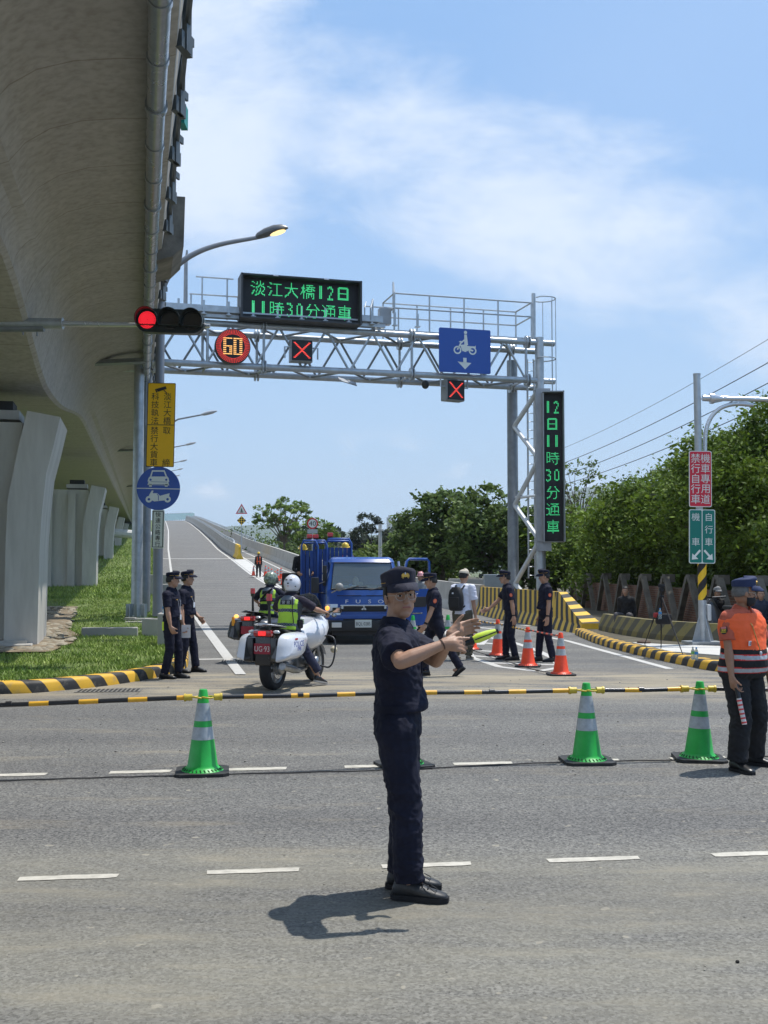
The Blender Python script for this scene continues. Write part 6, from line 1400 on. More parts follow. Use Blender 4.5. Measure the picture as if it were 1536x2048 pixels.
# baton
wr=f.root.matrix_basis@(f.wr[0]+Vector((-.02,.035,-.085))); e=P(1489,1449,wr.y-.05)
rt=thing('traffic_baton','red and white striped baton with black grip hanging from the marshal\'s hand','baton',wr)
d=(e-wr); g=MB(); q=d.normalized(); 
g.tube([wr-q*.05,wr+q*.10],.020,12); g.build('grip',M('wand_black'),rt,auto=40,world=True)
L_=(d.length-.10); 
g=MB(); g.tube([wr+q*.10,e],.021,14); g.build('baton_tube',M('baton_white',(.65,.62,.60),.35,var=0,coat=.3),rt,auto=40,world=True)
g=MB()
for k in range(6): g.tube([wr+q*(.10+L_*(k+.35)/6),wr+q*(.10+L_*(k+.75)/6)],.0225,14)
g.build('red_band',M('baton_red',(.65,.05,.05),.35,var=.1,coat=.3),rt,auto=40,world=True)
# ---- officers on the left
def papers(f,pts,sz,name='paper',rz=0):
    pass
f=officer('slimmer of two officers by the grass, hand at his pocket, lime strip on his belt',341,1357,-104,1.735,head=(18,2,0),wr=[(.215,.10,.80),(-.24,.12,.83)],el=[(.6,-1,0),(-.3,-1,0)],an=[(.10,-.06,.088),(-.09,.10,.088)],hands=[dict(d=(-.2,.5,-1),curl=(.6,.7,.8,.8)),dict(d=(0,.4,-1),curl=(.6,.8,.8,.8))],torso_w=.90)
box_on(f,'id_card',(-.02,.16,.10),(.055,.006,.085),badge); g=MB(); g.tube([f.T(.06,.09,.50),f.T(.03,.14,.35),f.T(-.02,.155,.14)],.003,5); g.tube([f.T(-.06,.09,.50),f.T(-.05,.14,.35),f.T(-.02,.155,.14)],.003,5); g.build('lanyard',badge,f.root)
box_on(f,'green_strip',(.175,-.06,-.04),(.012,.03,.14),M('lime_strip',(.65,.85,.05),.5,var=0)); box_on(f,'name_strip',(.07,.135,.39),(.05,.006,.012),goldm)
pp=f.root.matrix_basis@(f.wr[1]+Vector((.02,.06,-.10))); g=MB(); g.box((0,0,0),(.15,.003,.22),0,rot=(R(10),0,0)); g.box((0,-.003,.02),(.10,.002,.12),1,rot=(R(10),0,0)); o=g.build('paper_sheet',[M('paper',(.7,.7,.72),.7,var=.03),M('paper_print',(.35,.38,.5),.7,var=.3,vs=60)]); o.location=pp; o.rotation_euler=(0,0,R(10)); tag(o,'folded white printed sheet held by the slimmer officer at the left','paper')
f=officer('stouter of two officers by the grass, behind the slimmer one, facing right',371,1345,-106,1.75,head=(18,-2,0),belly=.035,wr=[(.23,.06,.78),(-.2,.16,.95)],an=[(.12,-.05,.088),(-.12,.14,.088)],torso_w=1.06)
box_on(f,'id_card',(.03,.165,.26),(.06,.006,.09),badge); box_on(f,'name_strip',(.08,.14,.40),(.05,.006,.012),goldm)
g=MB(); g.tube([f.T(.06,.09,.50),f.T(.03,.16,.30)],.003,5); g.build('lanyard',badge,f.root)
# ---- officer walking behind the main officer
f=officer('officer with orange sleeve badge striding left past the truck door, looking down',872,1352,100,1.75,lean=5,head=(-8,10,0),wr=[(.24,-.06,.80),(-.27,.27,.80)],el=[(.3,-1,0),(-.3,-1,0)],an=[(.09,.17,.088),(-.10,-.40,.14)],toes=[(0,1,0),(.1,1,0)],pitch=[0,-38],hip=(0,0,.885),hands=[None,dict(d=(0,.6,-.8),curl=(.5,.6,.6,.6))])
patchon(f,1,.40,.036); band(f,'watch',f.el[1],f.wr[1],.88,.034,[blackc],.03)
# ---- two officers on the right
f=officer('officer leaning forward with arm stretched left, in front of the striped barrier',1023,1320,92,1.76,lean=8,head=(2,2,0),wr=[(.24,.42,1.00),(-.26,-.02,.80)],el=[(.3,-1,-.3),(-.3,-1,0)],an=[(.10,.10,.088),(-.10,-.06,.088)],torso_w=.93,hands=[dict(d=(0,1,-.35),curl=(.2,.3,.3,.4)),None])
patchon(f,1,.42,.034); band(f,'watch',f.el[1],f.wr[1],.9,.033,[blackc],.025)
f=officer('heavier officer with wristwatch standing right of the cones, arms hanging',1092,1323,100,1.77,head=(0,6,0),belly=.03,wr=[(.23,.06,.82),(-.25,.05,.80)],an=[(.10,.12,.088),(-.11,-.10,.088)],torso_w=1.08,leanx=0)
patchon(f,1,.42,.034); band(f,'watch',f.el[1],f.wr[1],.9,.034,[blackc],.03)
# ---- man with backpack
f=human('man in white T-shirt and beige cap carrying a black backpack, seen from behind',G(925,1320),R(-28),1.78,lean=5,head=(-16,8,0),wr=[(.25,.10,.82),(-.22,.2,.85)],an=[(.11,.06,.088),(-.11,-.08,.088)],vox=.0085,sk=skin); f.belly=0
hair(f); cap(f,capb,style='ball'); trousers(f,olive,loose=1.15); shirt(f,whitec,loose=1.3,untuck=-.03,sleeve=.66,collar=False,fold=.007); shoes(f,M('shoe_camo',(.16,.14,.11),.8,var=.6,vs=30),sole=M('sole_pale',(.35,.33,.3),.7))
bpx=f.root.matrix_basis@f.T(-.05,-.21,.27); rt=thing('backpack','black backpack worn by the man in the white T-shirt','backpack',bpx,R(-28)); g=MB(); rs=[]
for z,w_,d_ in ((-.25,.10,.05),(-.23,.135,.085),(-.1,.155,.105),(.05,.15,.10),(.16,.125,.08),(.22,.07,.05)): rs.append([(w_*math.copysign(abs(math.cos(q))**.7,math.cos(q)),d_*math.copysign(abs(math.sin(q))**.7,math.sin(q))+.0,z) for q in [2*math.pi*k/20 for k in range(20)]])
g.rings(rs); g.build('pack_body',M('pack_black',(.012,.012,.013),.7,var=.2,bump=.3,bs=60),rt,smooth=True)
g=MB(); g.box((0,-.10,-.08),(.22,.05,.2),bev=.02); g.box((-.02,-.112,.10),(.03,.01,.03),1); g.box((.13,-.03,-.06),(.02,.05,.04),2); g.build('front_pocket',[M('pack_black'),badge,M('tag_mint',(.3,.6,.5),.5)],rt)
for sg in (1,-1):
    g=MB(); g.tube([(sg*.06+.03,.07,.17),(sg*.09+.03,.13,.245),(sg*.095+.03,.25,.24),(sg*.115+.03,.32,.10),(sg*.15+.03,.24,-.08),(sg*.13,.06,-.18)],.016,8); g.build('strap',M('pack_black'),rt,smooth=True)
# ---- workers
def worker(label,pos,face,top,helm=yelh,vest=orangev,bot=blackc,vox=.012,**k):
    f=human(label,pos,R(face),1.70,vox=vox,**k); f.belly=0; hair(f); trousers(f,bot); shirt(f,top,long=True); shoes(f)
    g=MB(); HMx=f.HM@Matrix.Translation((0,-.008,.045)); g.lathe([(.0,.115),(.05,.105),(.085,.07),(.10,.02),(.103,.0),(.125,-.004),(.126,-.010),(.1,-.010)],22,0,HMx); g.box((0,.02,.112),(.02,.16,.012),0,Mx=HMx); g.build('helmet',helm,f.root,auto=45)
    if vest:
        mb=MB(); rs=[]
        for z in (.02,.12,.2,.3,.4,.47,.51):
            wd=np.interp(z,[t[0] for t in TOR],[t[1] for t in TOR])+.034-(.0 if z<.42 else (z-.42)*.5); dp=np.interp(z,[t[0] for t in TOR],[t[2] for t in TOR])+.034; rs.append([f.T(wd*math.cos(q),dp*math.sin(q),z) for q in [2*math.pi*j/20 for j in range(20)]])
        mb.rings(rs)
        def wm(co):
            l=(co-np.array(f.hip))@np.array(f.Rt.inverted()).T; z=l[:,2]; x=abs(l[:,0]); m=np.zeros(len(co)); m[((x<.12)&(x>.07))]=1; m[(z>.17)&(z<.22)]=1; return m
        remesh(mb,'vest',[vest,refl if vest is orangev else orangev],f.root,.012,1,.003,7,None,wm)
    return f
py_=75.0; pw=P(517,1148,py_); pw.z=zr(py_)
worker('distant worker in yellow helmet walking up the ramp carrying a small orange cone',pw,8,blackc,vest=M('vest_black',(.02,.02,.022),.7,var=0),wr=[(.22,.08,.80),(-.26,-.04,.78)])
tx=P(690,1100,29.5); worker('worker in yellow helmet and orange vest standing on the truck bed behind the folded gates',Vector((tx.x+.02,29.6,.78)),150,M('purple_cloth',(.06,.05,.16),.8),wr=[(.1,.35,1.25),(-.25,.3,1.15)],head=(20,12,0))
tx=P(618,1085,31); worker('worker in yellow helmet half hidden behind the tall blue folded gates',Vector((tx.x,28.6,.72)),200,blackc,vest=None,wr=[(.2,.25,1.0),(-.2,.25,1.0)],head=(0,15,0))
f=worker('person in red and white patterned helmet behind the open blue truck door',G(843,1262,0)+Vector((0,0,0)),120,M('grey_cloth',(.25,.27,.28),.8),helm=M('helmet_red',(.6,.03,.04),.4,var=.0,vs=25,col2=(.75,.6,.6)),vest=None,wr=[(.2,.3,1.05),(-.2,.3,.95)],head=(0,5,0))
# seated onlookers by the wall
def sitter(label,pos,face,top,bot,hat=None,**k):
    f=human(label,pos,R(face),1.68,vox=.011,hip=(0,0,.42),an=[(.14,.42,.085),(-.14,.40,.085)],kn=[(.2,.6,1),(-.2,.6,1)],lean=k.pop('lean',8),**k); f.belly=0; hair(f); trousers(f,bot); shirt(f,top,long=True); shoes(f)
    if hat: cap(f,hat,style='ball')
    return f
sitter('onlooker in dark clothes sitting low behind the mossy barrier, left of the tripod',Vector((6.45,29.3,.14)),150,blackc,M('grey_trousers',(.09,.085,.09),.8),head=(0,5,0))
sitter('onlooker in black with a grey cap sitting by the wall behind the sign pole',Vector((8.15,27.2,.14)),-160,blackc,blackc,hat=M('cap_grey',(.22,.22,.22),.8),head=(0,0,0))
sitter('onlooker in dark blue shirt at the right edge behind the marshal',Vector((8.55,25.0,.14)),160,M('dark_blue_cloth',(.02,.03,.06),.8),blackc)
# ================================================================ TRUCK
tblue=M('truck_blue',(.018,.080,.33),.32,var=.06,vs=1.2,coat=.6,bump=.03,bs=8); tblued=M('gate_blue',(.012,.055,.24),.45,var=.25,vs=4); plast=M('plastic_black',(.022,.022,.024),.55,var=.15); tyre=M('tyre_rubber',(.018,.018,.019),.85,var=.2,vs=12,bump=.3,bs=60)
rubber=M('seal_black',(.012,.012,.012),.6,var=0)
glassd=M('windscreen_glass',(.30,.37,.38),.04,var=0,trans=.70,spec=1.0); lampg=M('lamp_clear',(.62,.64,.65),.12,.3,var=.05,coat=1); amber=M('amber_lit',(1,.35,.05),.3,var=0,emit=1.6,ecol=(1,.36,.06)); plate=M('plate_white',(.62,.64,.60),.45,var=.05); platek=M('plate_ink',(.015,.015,.02),.5,var=0); chr_=M('trim_silver',(.6,.62,.64),.25,.8,var=.05)  # windscreen: pale base colour stands in for sky reflection and a dusty film
seatm=M('seat_grey',(.09,.10,.11),.8); beacon=M('beacon_red',(.62,.02,.02),.25,var=.1,coat=.8)
tc_=G(722,1288,0); tr=thing('flatbed_truck','blue flatbed truck with open passenger door, wipers and folded blue gates behind the cab','truck',(tc_.x,tc_.y+.62,0),R(185.5))
# local: x left-right as seen from inside (front faces +Y after the turn), y forward, z up; front wheels at y=0
HW=.925
def lerp2(t,ys): return float(np.interp(t,[a for a,_ in ys],[b for _,b in ys]))
fy=[(.34,.68),(.62,.70),(.98,.70),(1.02,.70),(1.30,.62),(1.36,.58),(1.98,.28),(2.06,.20),(2.11,.05)]
hw=[(.34,HW),(1.3,HW),(1.95,HW-.10),(2.05,HW-.14),(2.11,HW-.22)]
# cab shell: cross sections by height, hollow so the inside shows
g=MB(); zs=[.34,.50,.62,.80,.98,1.15,1.30]
def sec(z,inset=0):
    y1=lerp2(z,fy)-inset; w_=lerp2(z,hw)-inset; c=.12; y0=-.92+inset
    return [(-w_,y0,z),(-w_,y1-c*1.6,z),(-w_+c*.35,y1-c*.5,z),(-w_+c*1.2,y1,z),(0,y1+.02,z),(w_-c*1.2,y1,z),(w_-c*.35,y1-c*.5,z),(w_,y1-c*1.6,z),(w_,y0,z)]
S_=[sec(z) for z in zs]; n=9
for i in range(len(zs)-1):
    fs=[(j,j+1,n+j+1,n+j) for j in range(n-1)]+[(n-1,0,n,2*n-1)]
    g.add(S_[i]+S_[i+1],fs)
g.add(S_[-1],[tuple(range(n))]); g.add(S_[0],[tuple(range(n-1,-1,-1))])
g.build('cab_body',tblue,tr,auto=35)
g=MB(); T_=[sec(z) for z in (1.98,2.06,2.11)]
for i in range(2): g.add(T_[i]+T_[i+1],[(j,j+1,n+j+1,n+j) for j in range(n-1)]+[(n-1,0,n,2*n-1)])
g.add(T_[-1],[tuple(range(n))]); g.add(T_[0],[tuple(range(n-1,-1,-1))]); g.build('roof',tblue,tr,auto=35)
g=MB()
for sg in (1,-1):
    if sg<0: g.build('cab_pillar',tblue,tr,auto=35); g=MB()
    g.rings([[(sg*(lerp2(z,hw)-.005),lerp2(z,fy)-.20,z),(sg*(lerp2(z,hw)-.04),lerp2(z,fy)-.06,z),(sg*(lerp2(z,hw)-.12),lerp2(z,fy)-.02,z),(sg*(lerp2(z,hw)-.10),lerp2(z,fy)-.10,z)] for z in (1.28,1.6,2.0)])
    g.box((sg*(HW-.07),-.86,1.64),(.08,.12,.74))
g.box((0,-.90,1.64),(1.6,.04,.72)); g.build('cab_pillar',tblue,tr,auto=35)
g=MB(); gl=[(-.78,lerp2(1.33,fy)-.03,1.33),(.78,lerp2(1.33,fy)-.03,1.33),(.70,lerp2(1.97,fy)-.02,1.97),(-.70,lerp2(1.97,fy)-.02,1.97)]
g.add(gl,[(0,1,2,3)]); g.build('windscreen',glassd,tr)
g=MB(); g.tube([Vector(p)+Vector((0,.012,0)) for p in gl],.016,6,closed=True); g.build('windscreen_seal',rubber,tr)
g=MB(); g.box((0,.30,1.24),(1.55,.46,.16),bev=.03); g.box((.45,-.35,1.32),(.5,.14,.62),1,rot=(R(-10),0,0)); g.box((-.45,-.35,1.32),(.8,.14,.62),1,rot=(R(-10),0,0)); g.tube([(.42+.19*math.cos(a),.08+.05*math.sin(a),1.42+.17*math.sin(a)) for a in [2*math.pi*k/20 for k in range(20)]],.014,6,closed=True); g.build('dashboard',[plast,seatm],tr)
g=MB(); g.box((.32,.36,1.38),(.34,.10,.14),0,rot=(R(-25),0,R(-6))); g.box((.06,.36,1.37),(.16,.08,.10),1,rot=(R(-25),0,0)); g.box((-.22,.36,1.39),(.26,.01,.11),2,rot=(R(-30),0,0)); g.box((.30,.37,1.41),(.06,.09,.13),3); g.ell((.12,-.1,1.66),(.08,.04,.10),4); g.ell((.05,-.1,1.60),(.13,.03,.05),4); g.build('dashboard_items',[M('box_pale_blue',(.45,.62,.68),.6),badge,M('card_cream',(.6,.6,.5),.6),M('box_blue',(.05,.2,.6),.5),M('cloth_cream',(.6,.58,.48),.8)],tr)
g=MB()
for (a,b,c) in (((.55,.68,1.30),(.12,.55,1.40),(.40,.56,1.42)),((-.15,.68,1.30),(-.55,.56,1.40),(-.35,.56,1.41))):
    g.tube([a,b],.012,6); g.tube([Vector(b)+Vector((.18,.01,-.03)),Vector(b)-Vector((.22,-.01,.02))],.012,6)
g.build('wiper',plast,tr)
g=MB(); g.box((0,.705,1.17),(1.30,.02,.018)); g.box((-.0,.708,1.17),(.12,.022,.02),1); g.box((.0,.712,.86),(1.12,.05,.15),bev=.02); g.build('grille_panel',[rubber,tblue],tr)
g=MB(); g.box((0,.735,.935),(1.14,.03,.035),bev=.008); g.box((.52,.733,.895),(.05,.03,.08)); g.box((-.52,.733,.895),(.05,.03,.08)); g.build('grille_trim',chr_,tr)
Tf=Matrix.Translation((0,.745,.865))@Matrix.Rotation(math.pi,4,'Z')@Matrix.Rotation(math.pi/2,4,'X'); g=MB()
for a in (90,210,330):
    q=Matrix.Rotation(R(a-90),4,'Z'); g.prism([(0,.0),(.026,.036),(0,.072),(-.026,.036)],0,.008,'z',0,Tf@q)
g.build('emblem',M('emblem_silver',(.8,.82,.84),.15,.7,var=0),tr)
g=MB(); Tl=Matrix.Translation((0,.733,1.03))@Matrix.Rotation(math.pi,4,'Z')@Matrix.Rotation(math.pi/2,4,'X')
for c,x in zip('FUSO',(-.41,-.14,.14,.41)): g.text(c,.125,Tl@Matrix.Translation((x,0,0)),sx=1.5)
g.build('lettering',M('letter_silver',(.75,.77,.8),.3,.3,var=0),tr,fixn=False)
g=MB(); g.box((0,.70,.66),(1.86,.06,.10),bev=.02); g.box((0,.67,.585),(1.0,.1,.14),1); g.build('lower_panel',[tblue,rubber],tr)
g=MB(); g.box((0,.70,.45),(1.90,.22,.26),bev=.04); g.box((0,.62,.27),(1.5,.1,.1)); g.build('bumper',plast,tr,auto=35)
for sg in (1,-1):
    g=MB(); g.box((sg*.775,.665,.875),(.30,.10,.19),0,bev=.02); g.build('indicator_panel',lampg,tr,auto=35)
    g=MB(); g.ell((sg*.88,.705,.87),(.055,.04,.06)); g.build('indicator',amber if sg>0 else M('amber_dull',(.6,.2,.04),.3,var=0,coat=1),tr,smooth=True)
    g=MB(); g.box((sg*.725,.675,.70),(.33,.10,.17),0,bev=.02); g.ell((sg*.72,.722,.70),(.07,.02,.062),1); g.ell((sg*.72,.735,.70),(.03,.015,.028),0); g.build('headlight',[lampg,M('reflector_dark',(.3,.31,.32),.15,.8,var=0)],tr,auto=35)
    g=MB(); g.box((sg*.66,.815,.47),(.24,.02,.12),0,bev=.01); g.build('fog_lamp',lampg,tr)
    g=MB(); g.box((sg*.66,.812,.47),(.27,.01,.15)); g.build('fog_lamp_surround',rubber,tr)
g=MB(); g.box((.02,.825,.50),(.40,.012,.185),bev=.006); g.build('number_plate',plate,tr)
g=MB(); g.text('BQL·0285',.115,Matrix.Translation((.02,.833,.49))@Matrix.Rotation(math.pi,4,'Z')@Matrix.Rotation(math.pi/2,4,'X'),sx=.74); g.build('plate_characters',platek,tr,fixn=False)
# mirrors
g=MB(); g.tube([(.93,.42,1.22),(1.16,.5,1.26),(1.16,.5,1.52)],.016,6); g.tube([(.93,.42,1.5),(1.16,.5,1.42)],.014,6); g.box((1.17,.48,1.42),(.19,.09,.38),bev=.03); g.box((.93,.3,1.65),(.10,.06,.5),bev=.02); g.build('side_mirror',plast,tr,auto=40)
g=MB(); g.tube([(.78,.70,1.24),(.62,.82,1.33)],.015,6); g.ell((.60,.83,1.38),(.10,.08,.10)); g.build('round_mirror',M('mirror_grey',(.26,.26,.25),.45,var=.1),tr,smooth=True)
# side windows dark
g=MB(); g.add([(.925,.30,1.33),(.925,-.6,1.33),(.84,-.6,1.93),(.84,.18,1.93)],[(0,1,2,3)]); g.build('side_window',M('side_glass',(.03,.035,.035),.05,var=0,spec=.6),tr)
# near side door line
g=MB(); g.box((.93,-.15,.85),(.012,.95,.9)); g.build('left_door',tblue,tr)
# open passenger door, hinged at the front pillar
dr_=bpy.data.objects.new('open_door',None); COL.objects.link(dr_); dr_.parent=tr; dr_.location=(-.93,.42,0); dr_.rotation_euler=(0,0,R(-55)); dr_.matrix_basis=Matrix.Translation((-.93,.42,0))@Matrix.Rotation(R(-55),4,'Z')
g=MB(); g.prism([(0,.42),(0,1.30),(-.0,1.32),(-.95,1.32),(-.95,.50),(-.8,.42)],-.05,.0,'x',0)
fr_=[(0.0,1.3),(-.18,2.0),(-.26,2.06),(-.86,2.06),(-.93,2.0),(-.95,1.3)]
g.tube([(-.02,a,b) for a,b in fr_],.034,6); g.build('door_panel',tblue,dr_,auto=40)
g=MB(); g.box((-.065,-.48,1.0),(.03,.6,.25),0,bev=.01); g.tube([(-.08,-.1,1.05),(-.1,-.2,1.16),(-.08,-.3,1.05)],.012,5); g.box((-.055,-.5,.72),(.01,.34,.03),1); g.build('door_trim',[plast,chr_],dr_)
g=MB(); g.tube([(-.03,.02,1.4),(.14,-.05,2.0)],.03,8); g.box((.03,-.1,.5),(.02,.3,.2),1); g.build('grab_bar',[M('rail_pale_blue',(.35,.42,.62),.5),blue],dr_)
# wheels
def wheel(par,x,y,r0,wd,nm='front_wheel',rimc=M('steel_rim',(.35,.36,.36),.4,.6)):
    w_=bpy.data.objects.new(nm,None); COL.objects.link(w_); w_.parent=par; w_.location=(x,y,r0); T=Matrix.Rotation(math.pi/2,4,'Y')
    g=MB(); g.lathe([(r0*.6,-wd/2),(r0*.9,-wd/2),(r0,-wd*.32),(r0,wd*.32),(r0*.9,wd/2),(r0*.6,wd/2)],28,Mx=T,caps=False); g.build('tyre',tyre,w_,auto=50)
    g=MB(); g.lathe([(0.02,-wd*.25),(r0*.3,-wd*.3),(r0*.5,-wd*.2),(r0*.62,-wd*.42)],20,Mx=T,caps=False); g.lathe([(0.02,wd*.25),(r0*.3,wd*.3),(r0*.5,wd*.2),(r0*.62,wd*.42)],20,Mx=T,caps=False); g.build('rim',rimc,w_,auto=50)
for sg in (1,-1): wheel(tr,sg*.76,0,.36,.2); wheel(tr,sg*.68,-2.8,.36,.42,'rear_wheel')
g=MB(); g.box((0,-2.0,.55),(.7,4.2,.16)); g.box((.4,-2.0,.45),(.5,.8,.35)); g.build('chassis',M('chassis_black',(.02,.02,.02),.7),tr)
g=MB(); g.box((0,-2.85,.76),(2.0,3.6,.10)); g.box((0,-1.02,1.15),(1.9,.06,.75)); g.box((.99,-3.0,.98),(.05,3.2,.42)); g.box((-.99,-3.0,.98),(.05,3.2,.42)); g.build('flatbed',tblued,tr)
# dark drop side panel swung out at the left
g=MB(); g.box((1.62,-1.35,1.20),(.70,.05,.98),rot=(0,0,R(8))); g.box((1.62,-1.32,1.70),(.68,.04,.03),1,rot=(0,0,R(8))); g.build('side_panel',[M('panel_dark',(.035,.03,.026),.7,var=.4,vs=3),M('panel_edge',(.12,.11,.1),.7)],tr)
# folded blue gates and post with red beacons standing on the bed
def gate(label,x,y,wd,z0,z1,nb,bx,lean=0,arch=True):
    rt=thing('folding_gate',label,'gate',tr.matrix_basis@Vector((x,y,z0)),R(185.5),'blue folding gates on the truck'); h=z1-z0
    g=MB()
    for k in range(nb): g.box((-wd/2+wd*(k+.5)/nb,.02*(k%2),h*.44),(wd/nb*.86,.05,h*.86))
    g.box((0,.04,.12),(wd,.03,.06)); g.box((0,.04,h*.5),(wd,.03,.05)); g.build('gate_slats',tblued,rt)
    g=MB(); g.tube([(-wd/2,.06,0),(-wd/2,.06,h*.93),(-wd/2+.06,.06,h),(wd/2-.06,.06,h),(wd/2,.06,h*.93),(wd/2,.06,0)],.028,8); g.tube([(-wd/2,-.1,0),(-wd/2,-.1,h*.9),(-wd/2+.06,-.1,h*.97),(wd/2-.06,-.1,h*.97),(wd/2,-.1,h*.9),(wd/2,-.1,0)],.028,8); g.build('gate_frame',tblue,rt,auto=45)
    g=MB(); g.box((bx,.0,h+.05),(.12,.10,.04),1); g.box((bx,.0,h+.11),(.15,.12,.10),0,bev=.02); g.build('beacon',[beacon,rubber],rt)
gate('left blue folding gate standing tall behind the cab with a red lamp on top',1.26,-1.22,.42,.55,2.55,4,.0)
gate('middle blue folding gate behind the cab corner with a red lamp on its post',.98,-1.3,.34,.85,2.55,3,.12)
gate('right blue folding gate with arched tube frame and a red lamp behind the cab roof',.50,-1.35,.66,.85,2.60,6,.22)
# ================================================================ MOTORCYCLES
mwhite=M('fairing_white',(.66,.68,.72),.25,var=.04,vs=2,coat=.7); mblack=M('fairing_black',(.015,.015,.017),.3,var=.1,coat=.5); mmetal=M('engine_metal',(.30,.31,.32),.35,.8,var=.2,vs=10); tail=M('tail_red_lit',(1,.03,.03),.3,var=0,emit=.9,ecol=(1,.03,.03)); tailo=M('tail_red',(.45,.02,.02),.2,var=.1,coat=1); plr=M('plate_maroon',(.32,.012,.03),.45,var=.05)
def moto(label,pos,rz,lean=0,body=mwhite,full=True,cat='motorcycle'):
    rt=thing('police_motorcycle',label,cat,pos,rz); T0=Matrix.Rotation(R(lean),4,'Y')
    def B(g,n,m,par=rt,**k): return g.build(n,m,par,**k)
    def whl(y,r0,wd,nm):
        w_=bpy.data.objects.new(nm,None); COL.objects.link(w_); w_.parent=rt; T=T0@Matrix.Translation((0,y,r0))@Matrix.Rotation(math.pi/2,4,'Y')
        g=MB(); g.lathe([(r0*.68,-wd*.36),(r0*.82,-wd*.5),(r0*.93,-wd*.42),(r0*.985,-wd*.2),(r0,0),(r0*.985,wd*.2),(r0*.93,wd*.42),(r0*.82,wd*.5),(r0*.68,wd*.36)],36,Mx=T,caps=False); g.build('tyre',tyre,w_,auto=60)
        g=MB(); g.lathe([(r0*.69,-wd*.36),(r0*.62,-wd*.3),(r0*.62,wd*.3),(r0*.69,wd*.36)],30,Mx=T,caps=False); g.lathe([(r0*.20,-wd*.4),(r0*.20,wd*.4)],14,Mx=T)
        for k in range(5):
            a=k*1.2566; g.box((r0*.4*math.cos(a),r0*.4*math.sin(a),0),(r0*.45,.035,wd*.35),0,rot=(0,0,a),Mx=T)
        g.build('rim',mmetal,w_,auto=50)
        g=MB(); g.lathe([(r0*.30,wd*.44),(r0*.48,wd*.44),(r0*.48,wd*.47),(r0*.30,wd*.47)],24,Mx=T,caps=False); g.build('brake_disc',chr_,w_)
    whl(-.74,.325,.19,'rear_wheel'); whl(.74,.305,.125,'front_wheel')
    g=MB(); g.tube([(.0,-.10,.42),(.09,-.45,.36),(.10,-.74,.325)],[.07,.06,.05],10,0,T0); g.ell((.12,-.74,.325),(.07,.10,.10),0,T0); g.tube([(0,.62,.95),(.08,.70,.6),(.08,.74,.305)],.028,8,0,T0); g.tube([(0,.62,.95),(-.08,.70,.6),(-.08,.74,.305)],.028,8,0,T0)
    for sg in (1,-1): g.tube([(sg*.05,.12,.38),(sg*.26,.14,.36)],[.10,.085],12,0,T0); g.ell((sg*.30,.14,.36),(.06,.09,.09),0,T0)
    g.box((0,.08,.42),(.30,.55,.32),0,Mx=T0,bev=.05); B(g,'engine',mmetal,auto=45)
    g=MB(); g.tube([(.14,.1,.26),(.20,-.3,.25),(.24,-.55,.30),(.27,-.98,.38)],[.03,.035,.06,.055],12,0,T0); B(g,'exhaust',mmetal,auto=45)
    # main fairing and tank
    g=MB(); rs=[]
    for y,w_,z0,z1 in ((-.30,.12,.72,.84),(-.12,.19,.62,.92),(.12,.24,.55,1.02),(.36,.27,.50,1.05),(.56,.27,.50,1.06),(.74,.23,.64,1.08),(.90,.14,.78,1.02),(.97,.06,.86,.94)):
        rs.append([(w_*math.cos(q)*(1+.12*math.cos(2*q)),y+.05*math.sin(q),(z0+z1)/2+(z1-z0)/2*math.sin(q)) for q in [2*math.pi*k/20 for k in range(20)]])
    g.rings(rs,0,T0); B(g,'fairing',body,auto=50)
    g=MB(); g.box((0,.30,.93),(.30,.5,.24),0,Mx=T0,bev=.08)
    B(g,'tank_cover',[body,mblack],auto=45)
    g=MB(); rs=[]
    for x in np.linspace(-1,1,9): rs.append([(x*.21,.80-abs(x)**2*.10,1.06),(x*.19,.62-abs(x)**2*.10,1.30),(x*.15,.52-abs(x)**2*.06,1.42-.03*abs(x)),(x*.15,.515-abs(x)**2*.06,1.418-.03*abs(x)),(x*.19,.612-abs(x)**2*.10,1.295),(x*.21,.79-abs(x)**2*.10,1.055)])
    g.rings(rs,0,T0); B(g,'windshield',M('screen_smoke',(.10,.11,.11),.08,var=0,alpha=.6),smooth=False)
    g=MB(); rs=[]
    for y,w_,z0,z1 in ((-.98,.10,.90,.95),(-.75,.15,.86,.93),(-.5,.17,.78,.90),(-.2,.15,.74,.84),(.1,.12,.76,.88)): rs.append([(w_*math.cos(q),y,(z0+z1)/2+(z1-z0)/2*math.sin(q)) for q in [2*math.pi*k/14 for k in range(14)]])
    g.rings(rs,0,T0); B(g,'seat',M('seat_black',(.014,.014,.015),.6,var=.15),auto=50)
    g=MB(); rs=[]
    for y,w_,z in ((-1.16,.05,1.0),(-1.05,.17,.985),(-.8,.20,.955),(-.6,.16,.93)): rs.append([(w_*math.cos(q),y,z+.018*math.sin(q)) for q in [2*math.pi*k/14 for k in range(14)]])
    g.rings(rs,0,T0); B(g,'tail_rack',body,auto=50)
    for sg in (1,-1):   # panniers
        g=MB(); rs=[]
        for x,y0,y1,z0,z1 in ((.17,-1.10,-.42,.46,.84),(.26,-1.14,-.40,.44,.86),(.38,-1.12,-.44,.48,.84),(.44,-1.02,-.52,.54,.78)):
            cy=(y0+y1)/2; cz=(z0+z1)/2; rs.append([(sg*x,cy+(y1-y0)/2*math.copysign(abs(math.cos(q))**.38,math.cos(q))+ .12*math.sin(q),cz+(z1-z0)/2*math.copysign(abs(math.sin(q))**.38,math.sin(q))) for q in [2*math.pi*k/20 for k in range(20)]])
        g.rings(rs[1:],0,T0); o=B(g,'pannier',body,auto=50)
        g=MB(); g.rings(rs[:2],0,T0); g.box((sg*.19,-1.0,.62),(.10,.26,.36),0,Mx=T0,bev=.03); g.build('pannier_base',mblack,o,auto=45)
